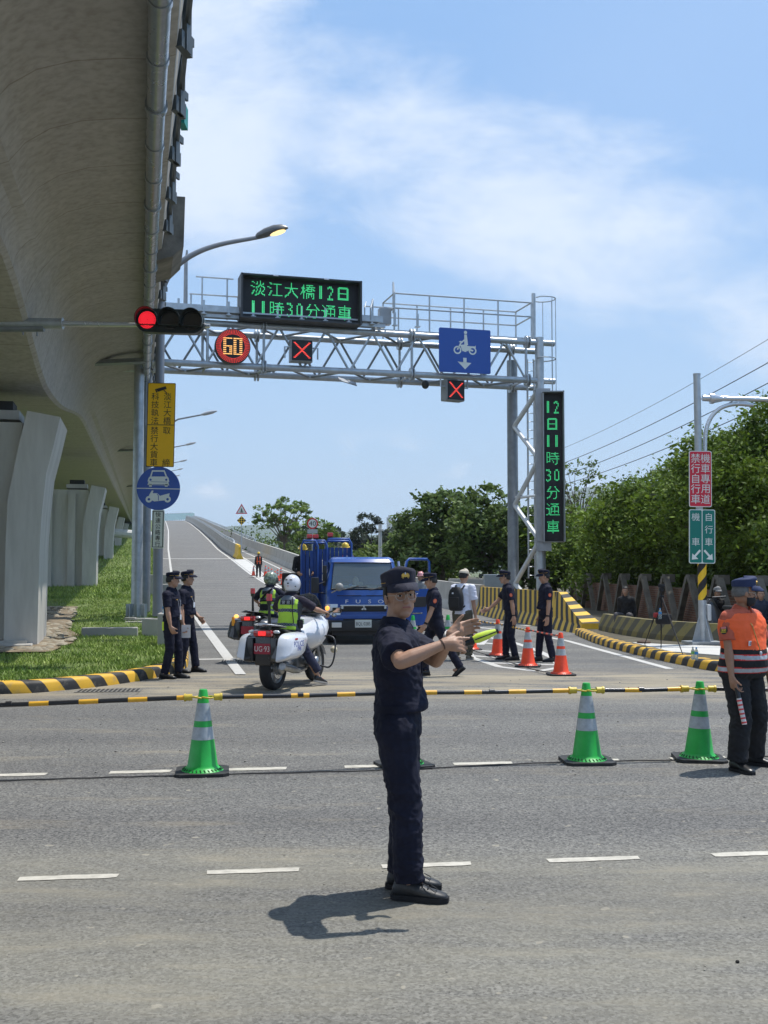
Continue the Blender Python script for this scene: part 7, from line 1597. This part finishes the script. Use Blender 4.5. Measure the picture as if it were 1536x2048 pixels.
        if sg>0 and full:
            Tx=T0@Matrix.Translation((.4415,-.77,.69))@Matrix.Rotation(math.pi/2,4,'Z')@Matrix.Rotation(math.pi/2,4,'X'); g=MB(); g.text('POLICE',.115,Tx@Matrix.Translation((0,.012,0)),0,sx=.9); g.text('098',.085,Tx@Matrix.Translation((.01,-.062,0)),0); g.box((-.09,.085,0),(.09,.024,.002),1,Mx=Tx); g.build('lettering',[M('ink_blue',(.02,.05,.35),.5,var=0),M('sticker_red',(.6,.03,.03),.5,var=0)],o,fixn=False)
    g=MB(); g.box((0,-1.06,.86),(.30,.10,.10),0,Mx=T0,bev=.03); B(g,'tail_lamp_housing',tailo,auto=45)
    g=MB(); g.box((0,-1.115,.86),(.12,.012,.06),0,Mx=T0,bev=.005); B(g,'brake_light',tail)
    for sg in (1,-1): g=MB(); g.ell((sg*.20,-1.04,.88),(.06,.04,.028),0,T0); B(g,'rear_indicator',lampg,smooth=True)
    g=MB(); g.box((0,-1.06,.60),(.26,.06,.42),0,Mx=T0,bev=.02); g.box((0,-.92,.52),(.22,.3,.10),0,rot=(R(-25),0,0),Mx=T0); B(g,'plate_holder',mblack,auto=45)
    g=MB(); g.box((0,-1.10,.635),(.27,.012,.155),0,Mx=T0,bev=.006); B(g,'number_plate',plr)
    if full: g=MB(); g.text('UG·93',.115,T0@Matrix.Translation((0,-1.107,.635))@Matrix.Rotation(math.pi/2,4,'X'),sx=.82); B(g,'plate_characters',plate,fixn=False)
    g=MB(); g.tube([(.10,-1.06,.88),(.10,-1.08,1.30)],[.028,.018],10,0,T0); g.tube([(.10,-1.08,1.28),(.10,-1.08,1.34)],[.03,.042],12,0,T0); B(g,'siren_pole',mblack,auto=45)
    g=MB(); g.tube([(.10,-1.08,1.34),(.10,-1.08,1.44)],[.046,.042],14,0,T0); B(g,'siren_lamp',beacon,auto=45)
    g=MB(); 
    for sg in (1,-1): g.tube([(0,.50,1.08),(sg*.22,.44,1.10),(sg*.40,.30,1.10)],.017,8,0,T0); g.tube([(sg*.30,.37,1.10),(sg*.41,.295,1.10)],.023,8,0,T0); g.tube([(sg*.30,.40,1.10),(sg*.44,.36,1.09)],.008,5,0,T0)
    B(g,'handlebar',mblack,auto=45)
    for sg in (1,-1):
        g=MB(); g.tube([(sg*.28,.58,1.10),(sg*.42,.56,1.14)],.013,6,0,T0); g.box((sg*.48,.55,1.15),(.15,.05,.09),0,Mx=T0,bev=.02); g.box((sg*.48,.522,1.15),(.12,.004,.065),1,Mx=T0); B(g,'mirror',[mblack,M('mirror_glass',(.5,.55,.6),.05,1,var=0)],auto=45)
        g=MB(); q=[(sg*.25,.42,.28),(sg*.40,.44,.26),(sg*.47,.46,.40),(sg*.47,.50,.66),(sg*.38,.52,.74),(sg*.26,.50,.74)]; g.tube(smoothpath(q,4),.014,8,0,T0); B(g,'crash_bar',M('bar_dark',(.06,.06,.065),.4,.5),auto=50)
        g=MB(); g.ell((sg*.40,.62,.52),(.055,.06,.055),0,T0); B(g,'side_lamp',M('lamp_cream',(.62,.55,.38),.4,var=.05,coat=.5),smooth=True)
    g=MB(); g.box((0,.94,.92),(.30,.08,.12),0,Mx=T0,bev=.03); B(g,'headlight',lampg,auto=45)
    g=MB(); rs=[]
    for a in range(20,165,18): rs.append([(x,.74+.335*math.cos(R(a)),.305+.335*math.sin(R(a))+k) for x,k in ((-.075,-.02),(-.05,.012),(.05,.012),(.075,-.02),(0,-.0))])
    g.rings(rs,0,T0); B(g,'front_mudguard',body,auto=50)
    g=MB(); g.box((0,.66,1.20),(.30,.05,.05),0,Mx=T0); g.box((0,.60,1.12),(.28,.16,.12),0,Mx=T0,bev=.02); B(g,'instrument_panel',mblack,auto=45)
    return rt
mr=G(546,1380); mf=G(630,1361); dv=(mf-mr); rzm=math.atan2(-dv.x,dv.y); mc=(mr+mf)/2; u2=dv.normalized(); mc=mr+u2*.74
mt=moto('nearer white police motorcycle with maroon plate UG·93 and white side cases',mc,rzm,lean=0)
f=human('motorcycle officer in white helmet and lime reflective vest astride the nearer motorcycle',mc,rzm,1.72,lean=9,vox=.008,hip=(0,-.22,.86),wr=[(.38,.27,1.13),(-.38,.27,1.13)],el=[(1,-.3,-.8),(-1,-.3,-.8)],an=[(.40,.06,.10),(-.42,.10,.10)],kn=[(.6,1,.2),(-.6,1,.2)],toes=[(.35,1,0),(-.2,1,0)],head=(0,2,0),hands=[dict(d=(.1,.9,-.2),n=(0,-.1,-1),th=(-1,0,0),curl=(.7,.8,.8,.8)),dict(d=(-.1,.9,-.2),n=(0,-.1,-1),th=(1,0,0),curl=(.7,.8,.8,.8))])
def helmet(f,m,visor=True,marks=True):
    HM=f.HM; g=MB(); n=26; rs=[]
    for i in range(15):
        a=math.pi*(.04+.80*i/14); rs.append([(.125*math.sin(a)*math.cos(q),-.012+.148*math.sin(a)*math.sin(q),.022+.145*math.cos(a)) for q in [2*math.pi*k/n for k in range(n)]])
    g.rings(rs,0,HM); o=g.build('helmet',m,f.root,auto=60); g=MB(); g.tube([HM@Vector((.095*math.cos(q),-.012+.112*math.sin(q),-.095)) for q in [2*math.pi*k/24 for k in range(24)]],.012,6,closed=True); 
    if marks:
        for sg in (1,-1):
            g.add([HM@Vector(p) for p in ((sg*.080,-.118,-.01),(sg*.108,-.085,-.03),(sg*.090,-.110,.02),(sg*.075,-.127,.0))],[(0,1,2,3),(3,2,1,0)]); g.add([HM@Vector(p) for p in ((sg*.02,-.150,.075),(sg*.06,-.135,.075),(sg*.055,-.130,.09),(sg*.018,-.142,.09))],[(0,1,2,3),(3,2,1,0)])
        g.box((0,-.161,.03),(.03,.003,.02),0,Mx=HM); g.box((0,-.158,-.01),(.02,.003,.016),1,Mx=HM)
    g.build('helmet_trim',[mblack,M('mark_pink',(.5,.25,.2),.5,var=0)],o)
    if visor:
        g=MB(); rs=[]
        for z,k in ((-.05,1.0),(0,1.04),(.05,1.0)): rs.append([HM@Vector((.130*k*math.cos(R(a)),-.005+.150*k*math.sin(R(a)),z)) for a in np.linspace(15,165,14)])
        g.add([p for q in rs for p in q],[(i*14+j,i*14+j+1,(i+1)*14+j+1,(i+1)*14+j) for i in range(2) for j in range(13)]); g.build('helmet_visor',M('visor_smoke',(.08,.08,.09),.1,var=0,alpha=.7),o,smooth=True)
def vizvest(f,txt=True,m=hiviz):
    mb=MB(); rs=[]
    for z in (-.0,.06,.12,.2,.3,.4,.47,.51,.53):
        wd=np.interp(z,[t[0] for t in TOR],[t[1] for t in TOR])+.034-(.0 if z<.42 else (z-.42)*.55); dp=np.interp(z,[t[0] for t in TOR],[t[2] for t in TOR])+.036; rs.append([f.T(wd*math.cos(q),dp*math.sin(q),z) for q in [2*math.pi*j/24 for j in range(24)]])
    mb.rings(rs); H=np.array(f.hip); Ri=np.array(f.Rt.inverted())
    def vm(co):
        l=(co-H)@Ri.T; z=l[:,2]; x=l[:,0]; mm=np.zeros(len(co)); chk=((np.floor(x/.022)+np.floor(z/.022))%2==0)
        for a,b in ((.055,.10),(.27,.32)): q=(z>a)&(z<b); mm[q&chk]=1; mm[q&~chk]=2
        q=(z>.38)&(abs(x)<.125); mm[q]=1; mm[(abs(x)>.165)]=2; return mm
    o=remesh(mb,'vest',[m,M('vest_grey_blue',(.13,.16,.20),.5,var=.2,vs=40),M('vest_check_dark',(.03,.04,.05),.6,var=0)],f.root,.007,1,.003,7,None,vm)
    g=MB(); T=Matrix.Translation(f.T(0,-.158,.415))@f.Rt.to_4x4()@Matrix.Rotation(math.pi/2,4,'X'); g.box((0,0,0),(.17,.065,.003),0,Mx=T)
    if txt: g.text('警 察',.06,T@Matrix.Translation((0,0,.005)),1,sx=1.1)
    g.build('back_panel',[blackc,refl],o,fixn=False)
f.belly=0; helmet(f,M('helmet_white',(.66,.67,.72),.2,var=.03,coat=1)); trousers(f,M('trousers_blue',(.02,.024,.055),.8,var=.2),hem=-.08); shirt(f,M('shirt_purple_navy',(.018,.014,.030),.8,var=.2),sleeve=.75); vizvest(f); shoes(f,toes=[(.35,1,0),(-.2,1,0)],pitch=[-12,0],sole=M('sole_pale'))
g=MB(); T=Matrix.Translation(f.T(.16,.02,.10)); g.box((0,0,0),(.09,.16,.14),0,Mx=T,bev=.03); g.box((-.10,-.12,.02),(.05,.05,.10),1,Mx=T,bev=.01); g.tube([f.T(.10,-.14,.50),f.T(.12,-.17,.3),f.T(.14,-.13,.1)],.008,5); g.build('hip_bag',[blackc,hiviz],f.root)
# second motorcycle, ahead and to the left
m2=G(508,1324)+u2*.74-Vector((-.15,.4,0)); m2b=moto('darker police motorcycle standing just ahead of the white one, black and gold side case',m2+Vector((-.15,.4,0)),rzm+R(2),0,body=M('fairing_dark',(.035,.035,.04),.3,var=.4,vs=6,coat=.5),full=False)
g=MB(); g.box((-.30,-1.10,.80),(.05,.03,.17)); g.build('reflector_strip',M('reflector_orange',(.8,.35,.02),.35,var=0),m2b)
g=MB(); g.ell((-.22,-1.13,.90),(.05,.03,.035)); g.build('orange_lamp',M('lamp_orange_lit',(1,.45,.1),.3,var=0,emit=1.8,ecol=(1,.42,.1)),m2b,smooth=True)
f=human('motorcycle officer with patterned helmet and black vest bands astride the farther motorcycle',m2+Vector((-.15,.4,0)),rzm+R(2),1.72,lean=10,vox=.009,hip=(0,-.16,.90),wr=[(.36,.30,1.15),(-.42,.26,1.12)],el=[(1,-.3,-.8),(-1,-.3,-.6)],an=[(.36,.10,.10),(-.38,.10,.10)],kn=[(.6,1,.2),(-.6,1,.2)],head=(-35,4,0),hands=[dict(d=(.1,.9,-.2),n=(0,-.1,-1),th=(-1,0,0),curl=(.7,.8,.8,.8)),dict(d=(-.1,.9,-.2),n=(0,-.1,-1),th=(1,0,0),curl=(.7,.8,.8,.8))])
f.belly=0; helmet(f,M('helmet_patterned',(.02,.02,.02),.25,var=0,vs=26,col2=(.35,.45,.33),coat=.8),marks=False); trousers(f); shirt(f,navy,sleeve=.75); vizvest(f,False); shoes(f)
g=MB(); 
for z in (.16,.24): 
    rs=[[f.T(.195*math.cos(q),.150*math.sin(q),z+e) for q in [2*math.pi*k/20 for k in range(20)]] for e in (0,.035)]; g.rings(rs,0 if z<.2 else 1,caps=False)
g.tube([f.T(.12,-.155,.50),f.T(0,-.172,.40),f.T(-.10,-.165,.28)],.022,6,1); g.box(f.T(-.0,-.17,.13),(.22,.05,.12),1,bev=.02); g.build('harness',[refl,blackc],f.root)
# parked scooters by the wall
def scooter(label,pos,rz,col,plate_=True):
    rt=thing('scooter',label,'scooter',pos,rz,'scooters parked by the brick wall')
    for y,nm in ((-.6,'rear_wheel'),(.6,'front_wheel')): wheel(rt,0,y,.24,.1,nm)
    g=MB(); rs=[]
    for y,w_,z0,z1 in ((-.85,.06,.55,.72),(-.6,.15,.42,.76),(-.25,.16,.35,.74),(.0,.13,.28,.42),(.3,.15,.26,.40),(.45,.20,.30,.80),(.6,.14,.5,1.0),(.68,.06,.6,.95)): rs.append([(w_*math.cos(q),y,(z0+z1)/2+(z1-z0)/2*math.sin(q)) for q in [2*math.pi*k/14 for k in range(14)]])
    g.rings(rs); g.build('body',col,rt,auto=50); g=MB(); g.box((0,-.4,.79),(.26,.62,.08),bev=.03); g.build('seat',M('seat_black'),rt); g=MB(); g.tube([(-.32,.45,1.02),(0,.52,1.0),(.32,.45,1.02)],.02,6); g.build('handlebar',mblack,rt)
    g=MB(); g.box((0,-.86,.66),(.16,.05,.07),bev=.01); g.build('tail_light',tailo,rt); g=MB(); g.box((0,-.88,.46),(.22,.01,.13)); g.build('number_plate',plate,rt)
scooter('parked scooter with red tail light and white plate behind the sign pole base',Vector((7.9,25.6,.14)),R(15),mblack)
#scooter('red scooter parked beside the seated onlooker left of the tripod',Vector((6.95,28.8,.14)),R(80),M('scooter_red',(.5,.03,.03),.3,coat=.5))
# ================================================================ CONES, BARS AND SMALL THINGS
cgreen=M('cone_green',(.02,.42,.06),.42,var=.10,vs=9); corange=M('cone_orange',(.90,.075,.02),.42,var=.10,vs=9); cwhite=M('cone_reflective',(.40,.43,.44),.4,var=.18,vs=20); cbase=M('cone_base_black',(.022,.022,.022),.7,var=.4,vs=8); cyel=M('ring_yellow',(.62,.46,.05),.45,var=.15,vs=20)
def cone(name,label,pos,kind,group,rz=0,h=.735,s=1.0,cat='traffic cone'):
    rt=thing(name,label,cat,pos,rz,group); k=h/.735*s; m=cgreen if kind=='g' else corange
    zz_=[.075,.30,.41,.463,.617,.727] if kind=='g' else [.075,.345,.455,.505,.64,.727]
    rad=lambda z: .132-(z-.075)*(.132-.036)/(.727-.075)
    g=MB(); g.lathe([(.185*k,.026*k),(.178*k,.034*k),(.150*k,.052*k),(.132*k,.075*k),(rad(zz_[1])*k,zz_[1]*k)],30); 
    g.lathe([(rad(zz_[2])*k,zz_[2]*k),(rad(zz_[3])*k,zz_[3]*k)],30,caps=False); g.lathe([(rad(zz_[4])*k,zz_[4]*k),(.036*k,.727*k),(.030*k,.735*k)],30)
    g.lathe([((rad(z)-.004)*k,z*k) for z in (.1,.4,.727)],20,caps=False)
    for j in range(30):
        a=2*math.pi*j/30; g.tube([(.158*k*math.cos(a),.158*k*math.sin(a),.050*k),(.178*k*math.cos(a+.05),.178*k*math.sin(a+.05),.036*k)],.006*k,4,1)
    g.build('cone_body',[m,M('cone_groove',(.01,.10,.02) if kind=='g' else (.3,.03,.01),.6,var=0) if kind=='g' else M('cone_groove_red',(.35,.03,.01),.6,var=0)],rt,auto=45)
    for a,b in ((1,2),(3,4)):
        g=MB(); g.lathe([(rad(zz_[a])*k+.0015,zz_[a]*k),(rad(zz_[b])*k+.0015,zz_[b]*k)],30,caps=False); g.build('reflective_band',cwhite,rt,auto=60)
    g=MB(); q=.232*k; c=.05*k; g.prism([(q-c,q),(-q+c,q),(-q,q-c),(-q,-q+c),(-q+c,-q),(q-c,-q),(q,-q+c),(q,q-c)],.0,.028*k,'z'); g.build('base',cbase,rt); return rt
gp_=[(405,1546),(808,1532),(1174,1524),(1398,1519)]
gl=['green cone at the left on the road, first of the barred row','green cone almost hidden behind the near officer\'s legs','green cone on the road right of the near officer','green cone beside the marshal in the orange vest']
GP=[G(*p) for p in gp_]; kd=None
c0_=cone('traffic_cone',gl[0],GP[0],'g','green cones linked by striped bars',R(8))
for k in (1,2,3):
    kids={}
    for q in bpy.data.objects:
        if q.parent: kids.setdefault(q.parent.name,[]).append(q)
    o=copy_tree(c0_,None,kids); o.location=GP[k]; o.rotation_euler=(0,R([0,0,0,1.5][k]),R([8,20,3,-6][k])); o['label']=gl[k]
bb=M('bar_black',(.016,.016,.018),.35,var=.2,coat=.3); by=M('bar_yellow',(.80,.42,.03),.4,var=.12,vs=12)
def bar(label,a,b,r0=.020,per=.42,yl=.165,off=.2,group='striped bars between the green cones',c2=by,ends=True):
    a=Vector(a);b=Vector(b); L_=(b-a).length; d=(b-a).normalized(); rt=thing('barrier_bar',label,'barrier bar',a,0,group)
    g=MB(); g.tube([a+d*(.05 if ends else 0),a.lerp(b,.5)-Vector((0,0,.006)),b-d*(.05 if ends else 0)],r0,12); m_=a.lerp(b,.46); g.tube([m_,m_+d*.05],r0*1.25,12); g.build('bar_tube',bb,rt,auto=45,world=True)
    t=off; 
    while t<L_-.08:
        e=min(t+yl,L_-.06); p=a+d*t; q=a+d*e; sg=lambda x:Vector((0,0,-.006*(1-abs(2*x/L_-1)))); g=MB(); g.tube([p+sg(t),q+sg(e)],r0+.0015,12); g.build('yellow_band',c2,rt,auto=45,world=True); t+=per
    if ends:
        for c,sg in ((a,1),(b,-1)):
            g=MB(); g.tube([c+d*sg*.045,c+d*sg*.10],r0*1.5,12); g.tube([c+d*sg*.10,c+d*sg*.118],r0*1.75,12)
            cc=c-d*sg*0.012; g.tube([cc+Vector((.055*math.cos(q),.055*math.sin(q),.004*math.sin(q*2))) for q in [2*math.pi*k/16 for k in range(16)]],.008,6,closed=True); g.build('end_ring',cyel,rt,auto=60,world=True)
    return rt
tops=[p+Vector((0,0,.665)) for p in GP]
left=P(-330,1422,9.4); left.z=.60
bar('striped bar running off the left edge from the first green cone',left,tops[0]+Vector((-.05,0,-.0)),off=.33)
bar('striped bar from the left green cone to behind the near officer',tops[0]+Vector((.05,0,.0)),tops[1]+Vector((-.05,0,0)),off=.31)
bar('striped bar from behind the near officer to the middle green cone',tops[1]+Vector((.05,0,0)),tops[2]+Vector((-.05,0,0)),off=.09)
bar('striped bar between the two green cones at the right',tops[2]+Vector((.05,0,.0)),tops[3]+Vector((-.05,0,0)),off=.32)
bar('striped bar from the rightmost green cone passing behind the marshal',tops[3]+Vector((.05,0,.0)),tops[3]+Vector((1.6,-.1,.0)),off=.3)
# orange cones
og='orange cones'
oc=[(1122,1350,'orange cone nearest the viewer, right of the officers\' feet',.72),(1056,1333,'middle orange cone of the three linked by a bar',.73),(996,1312,'orange cone at the feet of the leaning officer',.76)]
OP=[]
for x,y,l,h in oc: p=G(x,y); OP.append(p); cone('traffic_cone',l,p,'o',og,R(random.uniform(-20,20)),h)
p=G(942,1300); OP.append(p); cone('traffic_cone','orange cone just right of the man with the backpack',p,'o',og,0,.75)
p=G(896,1293); cone('traffic_cone','single green cone just left of the man with the backpack',p,'g',None,0,.74)
p=G(826,1292); cone('traffic_cone','green cone showing in slices under the walking officer\'s hand',p,'g',None,0,.72)
bred=M('bar_red',(.75,.10,.03),.4,var=.1)
for k in range(3):
    a=OP[k]+Vector((0,0,.66)); b=OP[k+1]+Vector((0,0,.68)); bar(['slim striped bar between the two nearest orange cones','slim striped bar between the middle and the left orange cones','slim striped bar from the orange cones toward the man with the backpack'][k],a,b,.014,.24,.10,.12,'slim bars between the orange cones',by if k else bred,False)
def GRd(px,py):
    lo,hi=45,140
    for _ in range(40):
        m=(lo+hi)/2; z=P(px,py,m).z
        if z>zr(m): lo=m
        else: hi=m
    q=P(px,py,lo); q.z=zr(lo)+.01; return q
far=[(531,1153),(537,1157),(543,1160),(550,1166),(555,1162),(562,1158),(566,1170)]
l7=['first small orange cone of the far row beside the distant worker','second small orange cone of the far row','third small orange cone of the far row','fourth small orange cone of the far row','fifth small orange cone of the far row','sixth small orange cone of the far row, slightly behind','last small orange cone of the far row, nearest the truck']
fc=None
for k,(x,y) in enumerate(far):
    p=GRd(x,y)
    if fc is None: fc=cone('traffic_cone',l7[k],p,'o','small orange cones in the far row',0,.74)
    else:
        kids={}
        for q in bpy.data.objects:
            if q.parent: kids.setdefault(q.parent.name,[]).append(q)
        o=copy_tree(fc,None,kids); o.location=p; o['label']=l7[k]
p=P(507,1143,75); p.z=zr(75)+.10; cone('traffic_cone','small orange cone carried in the distant worker\'s left hand',p,'o','small orange cones in the far row',0,.66)
# cable on the road
g=MB(); q=[G(-60,1566),G(180,1558),G(400,1552),G(770,1542),G(1130,1526),G(1390,1521),G(1600,1512)]; g.tube([Vector((v.x,v.y+.012*math.sin(i*1.7),.010)) for i,v in enumerate(smoothpath(q,10))],.006,6); tag(g.build('road_cable',M('cable_dark',(.02,.02,.022),.7)),'thin black cable lying across the road along the green cones','cable')
g=MB(); q=[G(1122,1351),G(1056,1337),G(1010,1322),G(960,1306),G(920,1296)]; g.tube([Vector((v.x+.02*math.sin(i),v.y,.012)) for i,v in enumerate(smoothpath(q,6))],.007,5); tag(g.build('road_cable',M('cable_dark')),'thin black cable on the ground along the orange cones','cable')
# tripod with bag
tpz=P(1323,1181,22.6); ft=[G(1289,1290,.14),G(1322,1299,.14),G(1366,1310,.16)]
rt=thing('camera_tripod','tall black camera tripod with a bag hung under it, standing on the verge','tripod',Vector((tpz.x,22.6,.14)))
for p in ft: g=MB(); a=tpz-Vector((0,0,.12)); g.tube([a,a.lerp(p,.5),p],[.018,.014,.009],7); g.tube([a.lerp(p,.48),a.lerp(p,.53)],.02,7); g.build('leg',blackc,rt,world=True)
g=MB(); g.tube([tpz-Vector((0,0,.35)),tpz],.014,8); g.box(tpz+Vector((0,0,.02)),(.09,.07,.08),bev=.015); g.box(tpz-Vector((0,0,.12)),(.09,.09,.05),bev=.01); g.box(tpz+Vector((.0,0,.10)),(.13,.08,.07),bev=.01); g.build('tripod_head',blackc,rt,world=True)
bp0=P(1327,1238,22.5); g=MB(); g.box((0,0,0),(.32,.18,.22),bev=.06); g.tube([(-.1,0,.08),(0,0,.30),(.1,0,.08)],.008,5); g.box((-.16,-.02,.08),(.10,.1,.10),1,bev=.03); o=g.build('camera_bag',[blackc,M('bag_red',(.35,.03,.03),.7)],auto=50); o.location=bp0; tag(o,'black and dark red camera bag hanging between the tripod legs','bag')
def bottle(label,pos,col,capc,h=.23):
    rt=thing('water_bottle',label,'bottle',pos); g=MB(); g.lathe([(.028,0),(.033,.01),(.033,h*.35),(.030,h*.4),(.033,h*.45),(.033,h*.68),(.014,h*.86),(.014,h*.90)],14); g.build('bottle_body',M('bottle_clear',(.55,.68,.72),.08,var=0,trans=.7,alpha=.8),rt,auto=40)
    g=MB(); g.lathe([(.0338,h*.44),(.0338,h*.64)],14,caps=False); g.build('label_band',M('band_'+col[0],col[1],.5,var=0),rt); g=MB(); g.lathe([(.016,h*.88),(.016,h)],12); g.build('bottle_cap',capc,rt)
bottle('water bottle with green band on the kerb by the sign pole',G(1386,1319,.175),('green',(.2,.5,.12)),M('cap_white',(.6,.62,.6),.5)); bottle('water bottle with blue band on the kerb by the sign pole',G(1393,1320,.175),('blue',(.05,.25,.55)),M('cap_blue2',(.1,.3,.6),.5))
bottle('water bottle with blue label standing on the concrete block by the officers',Vector((-4.74,23.75,.86)),('blue',(.05,.25,.55)),M('cap_white'),.22)
bottle('blue water bottle hanging on the tripod in front of the bag',P(1320,1228,22.35)-Vector((0,0,.1)),('blue',(.05,.25,.55)),M('cap_blue2'),.22)
g=MB(); g.box((0,0,0),(.30,.22,.004),rot=(0,0,R(20))); g.box((.1,.08,.005),(.28,.20,.004),rot=(0,0,R(-8))); o=g.build('paper_sheets',M('paper')); o.location=(-4.58,23.8,.864); tag(o,'white papers lying on top of the concrete block','paper')
g=MB(); g.lathe([(.12,0),(.16,.02),(.15,.06),(.02,.10)],18); o=g.build('fallen_hat',M('hat_brown',(.08,.05,.035),.8,var=.3),auto=50); o.location=G(1288,1288,.14); tag(o,'brown hat-like heap on the verge by the left tripod leg','hat')
r=random.Random(2); g=MB()
for k in range(420):
    y=2.2+r.random()**1.5*17; x=r.uniform(-.42,.42)*y; s_=r.uniform(.002,.007) if y<9 else r.uniform(.005,.015); g.ell((x,y,s_*.4),(s_,s_*.8,s_*.6),n=5,m=3)
tag(g.build('road_grit',M('grit',(.30,.28,.24),.9,var=.4,vs=2)),kind='stuff')
g=MB(); g.ell((0,0,.006),(.010,.008,.008),n=8,m=5); o=g.build('road_pebble',M('pebble_black',(.02,.018,.016),.8)); o.location=G(1475,1926); tag(o,'single black pebble on the road at the lower right','pebble')
# ================================================================ AIR
hzm=bpy.data.materials.new('air_haze'); hzm.use_nodes=True; nt_=hzm.node_tree
for n_ in list(nt_.nodes):
    if n_.type=='BSDF_PRINCIPLED': nt_.nodes.remove(n_)
vo=nt_.nodes.new('ShaderNodeVolumePrincipled'); vo.inputs['Color'].default_value=(.80,.90,1,1); vo.inputs['Density'].default_value=.00014; vo.inputs['Anisotropy'].default_value=.2
o_=[n_ for n_ in nt_.nodes if n_.type=='OUTPUT_MATERIAL'][0]; nt_.links.new(vo.outputs[0],o_.inputs['Volume'])
g=MB(); g.box((500,2550,209),(6800,5900,420)); tag(g.build('haze',hzm),kind='stuff')
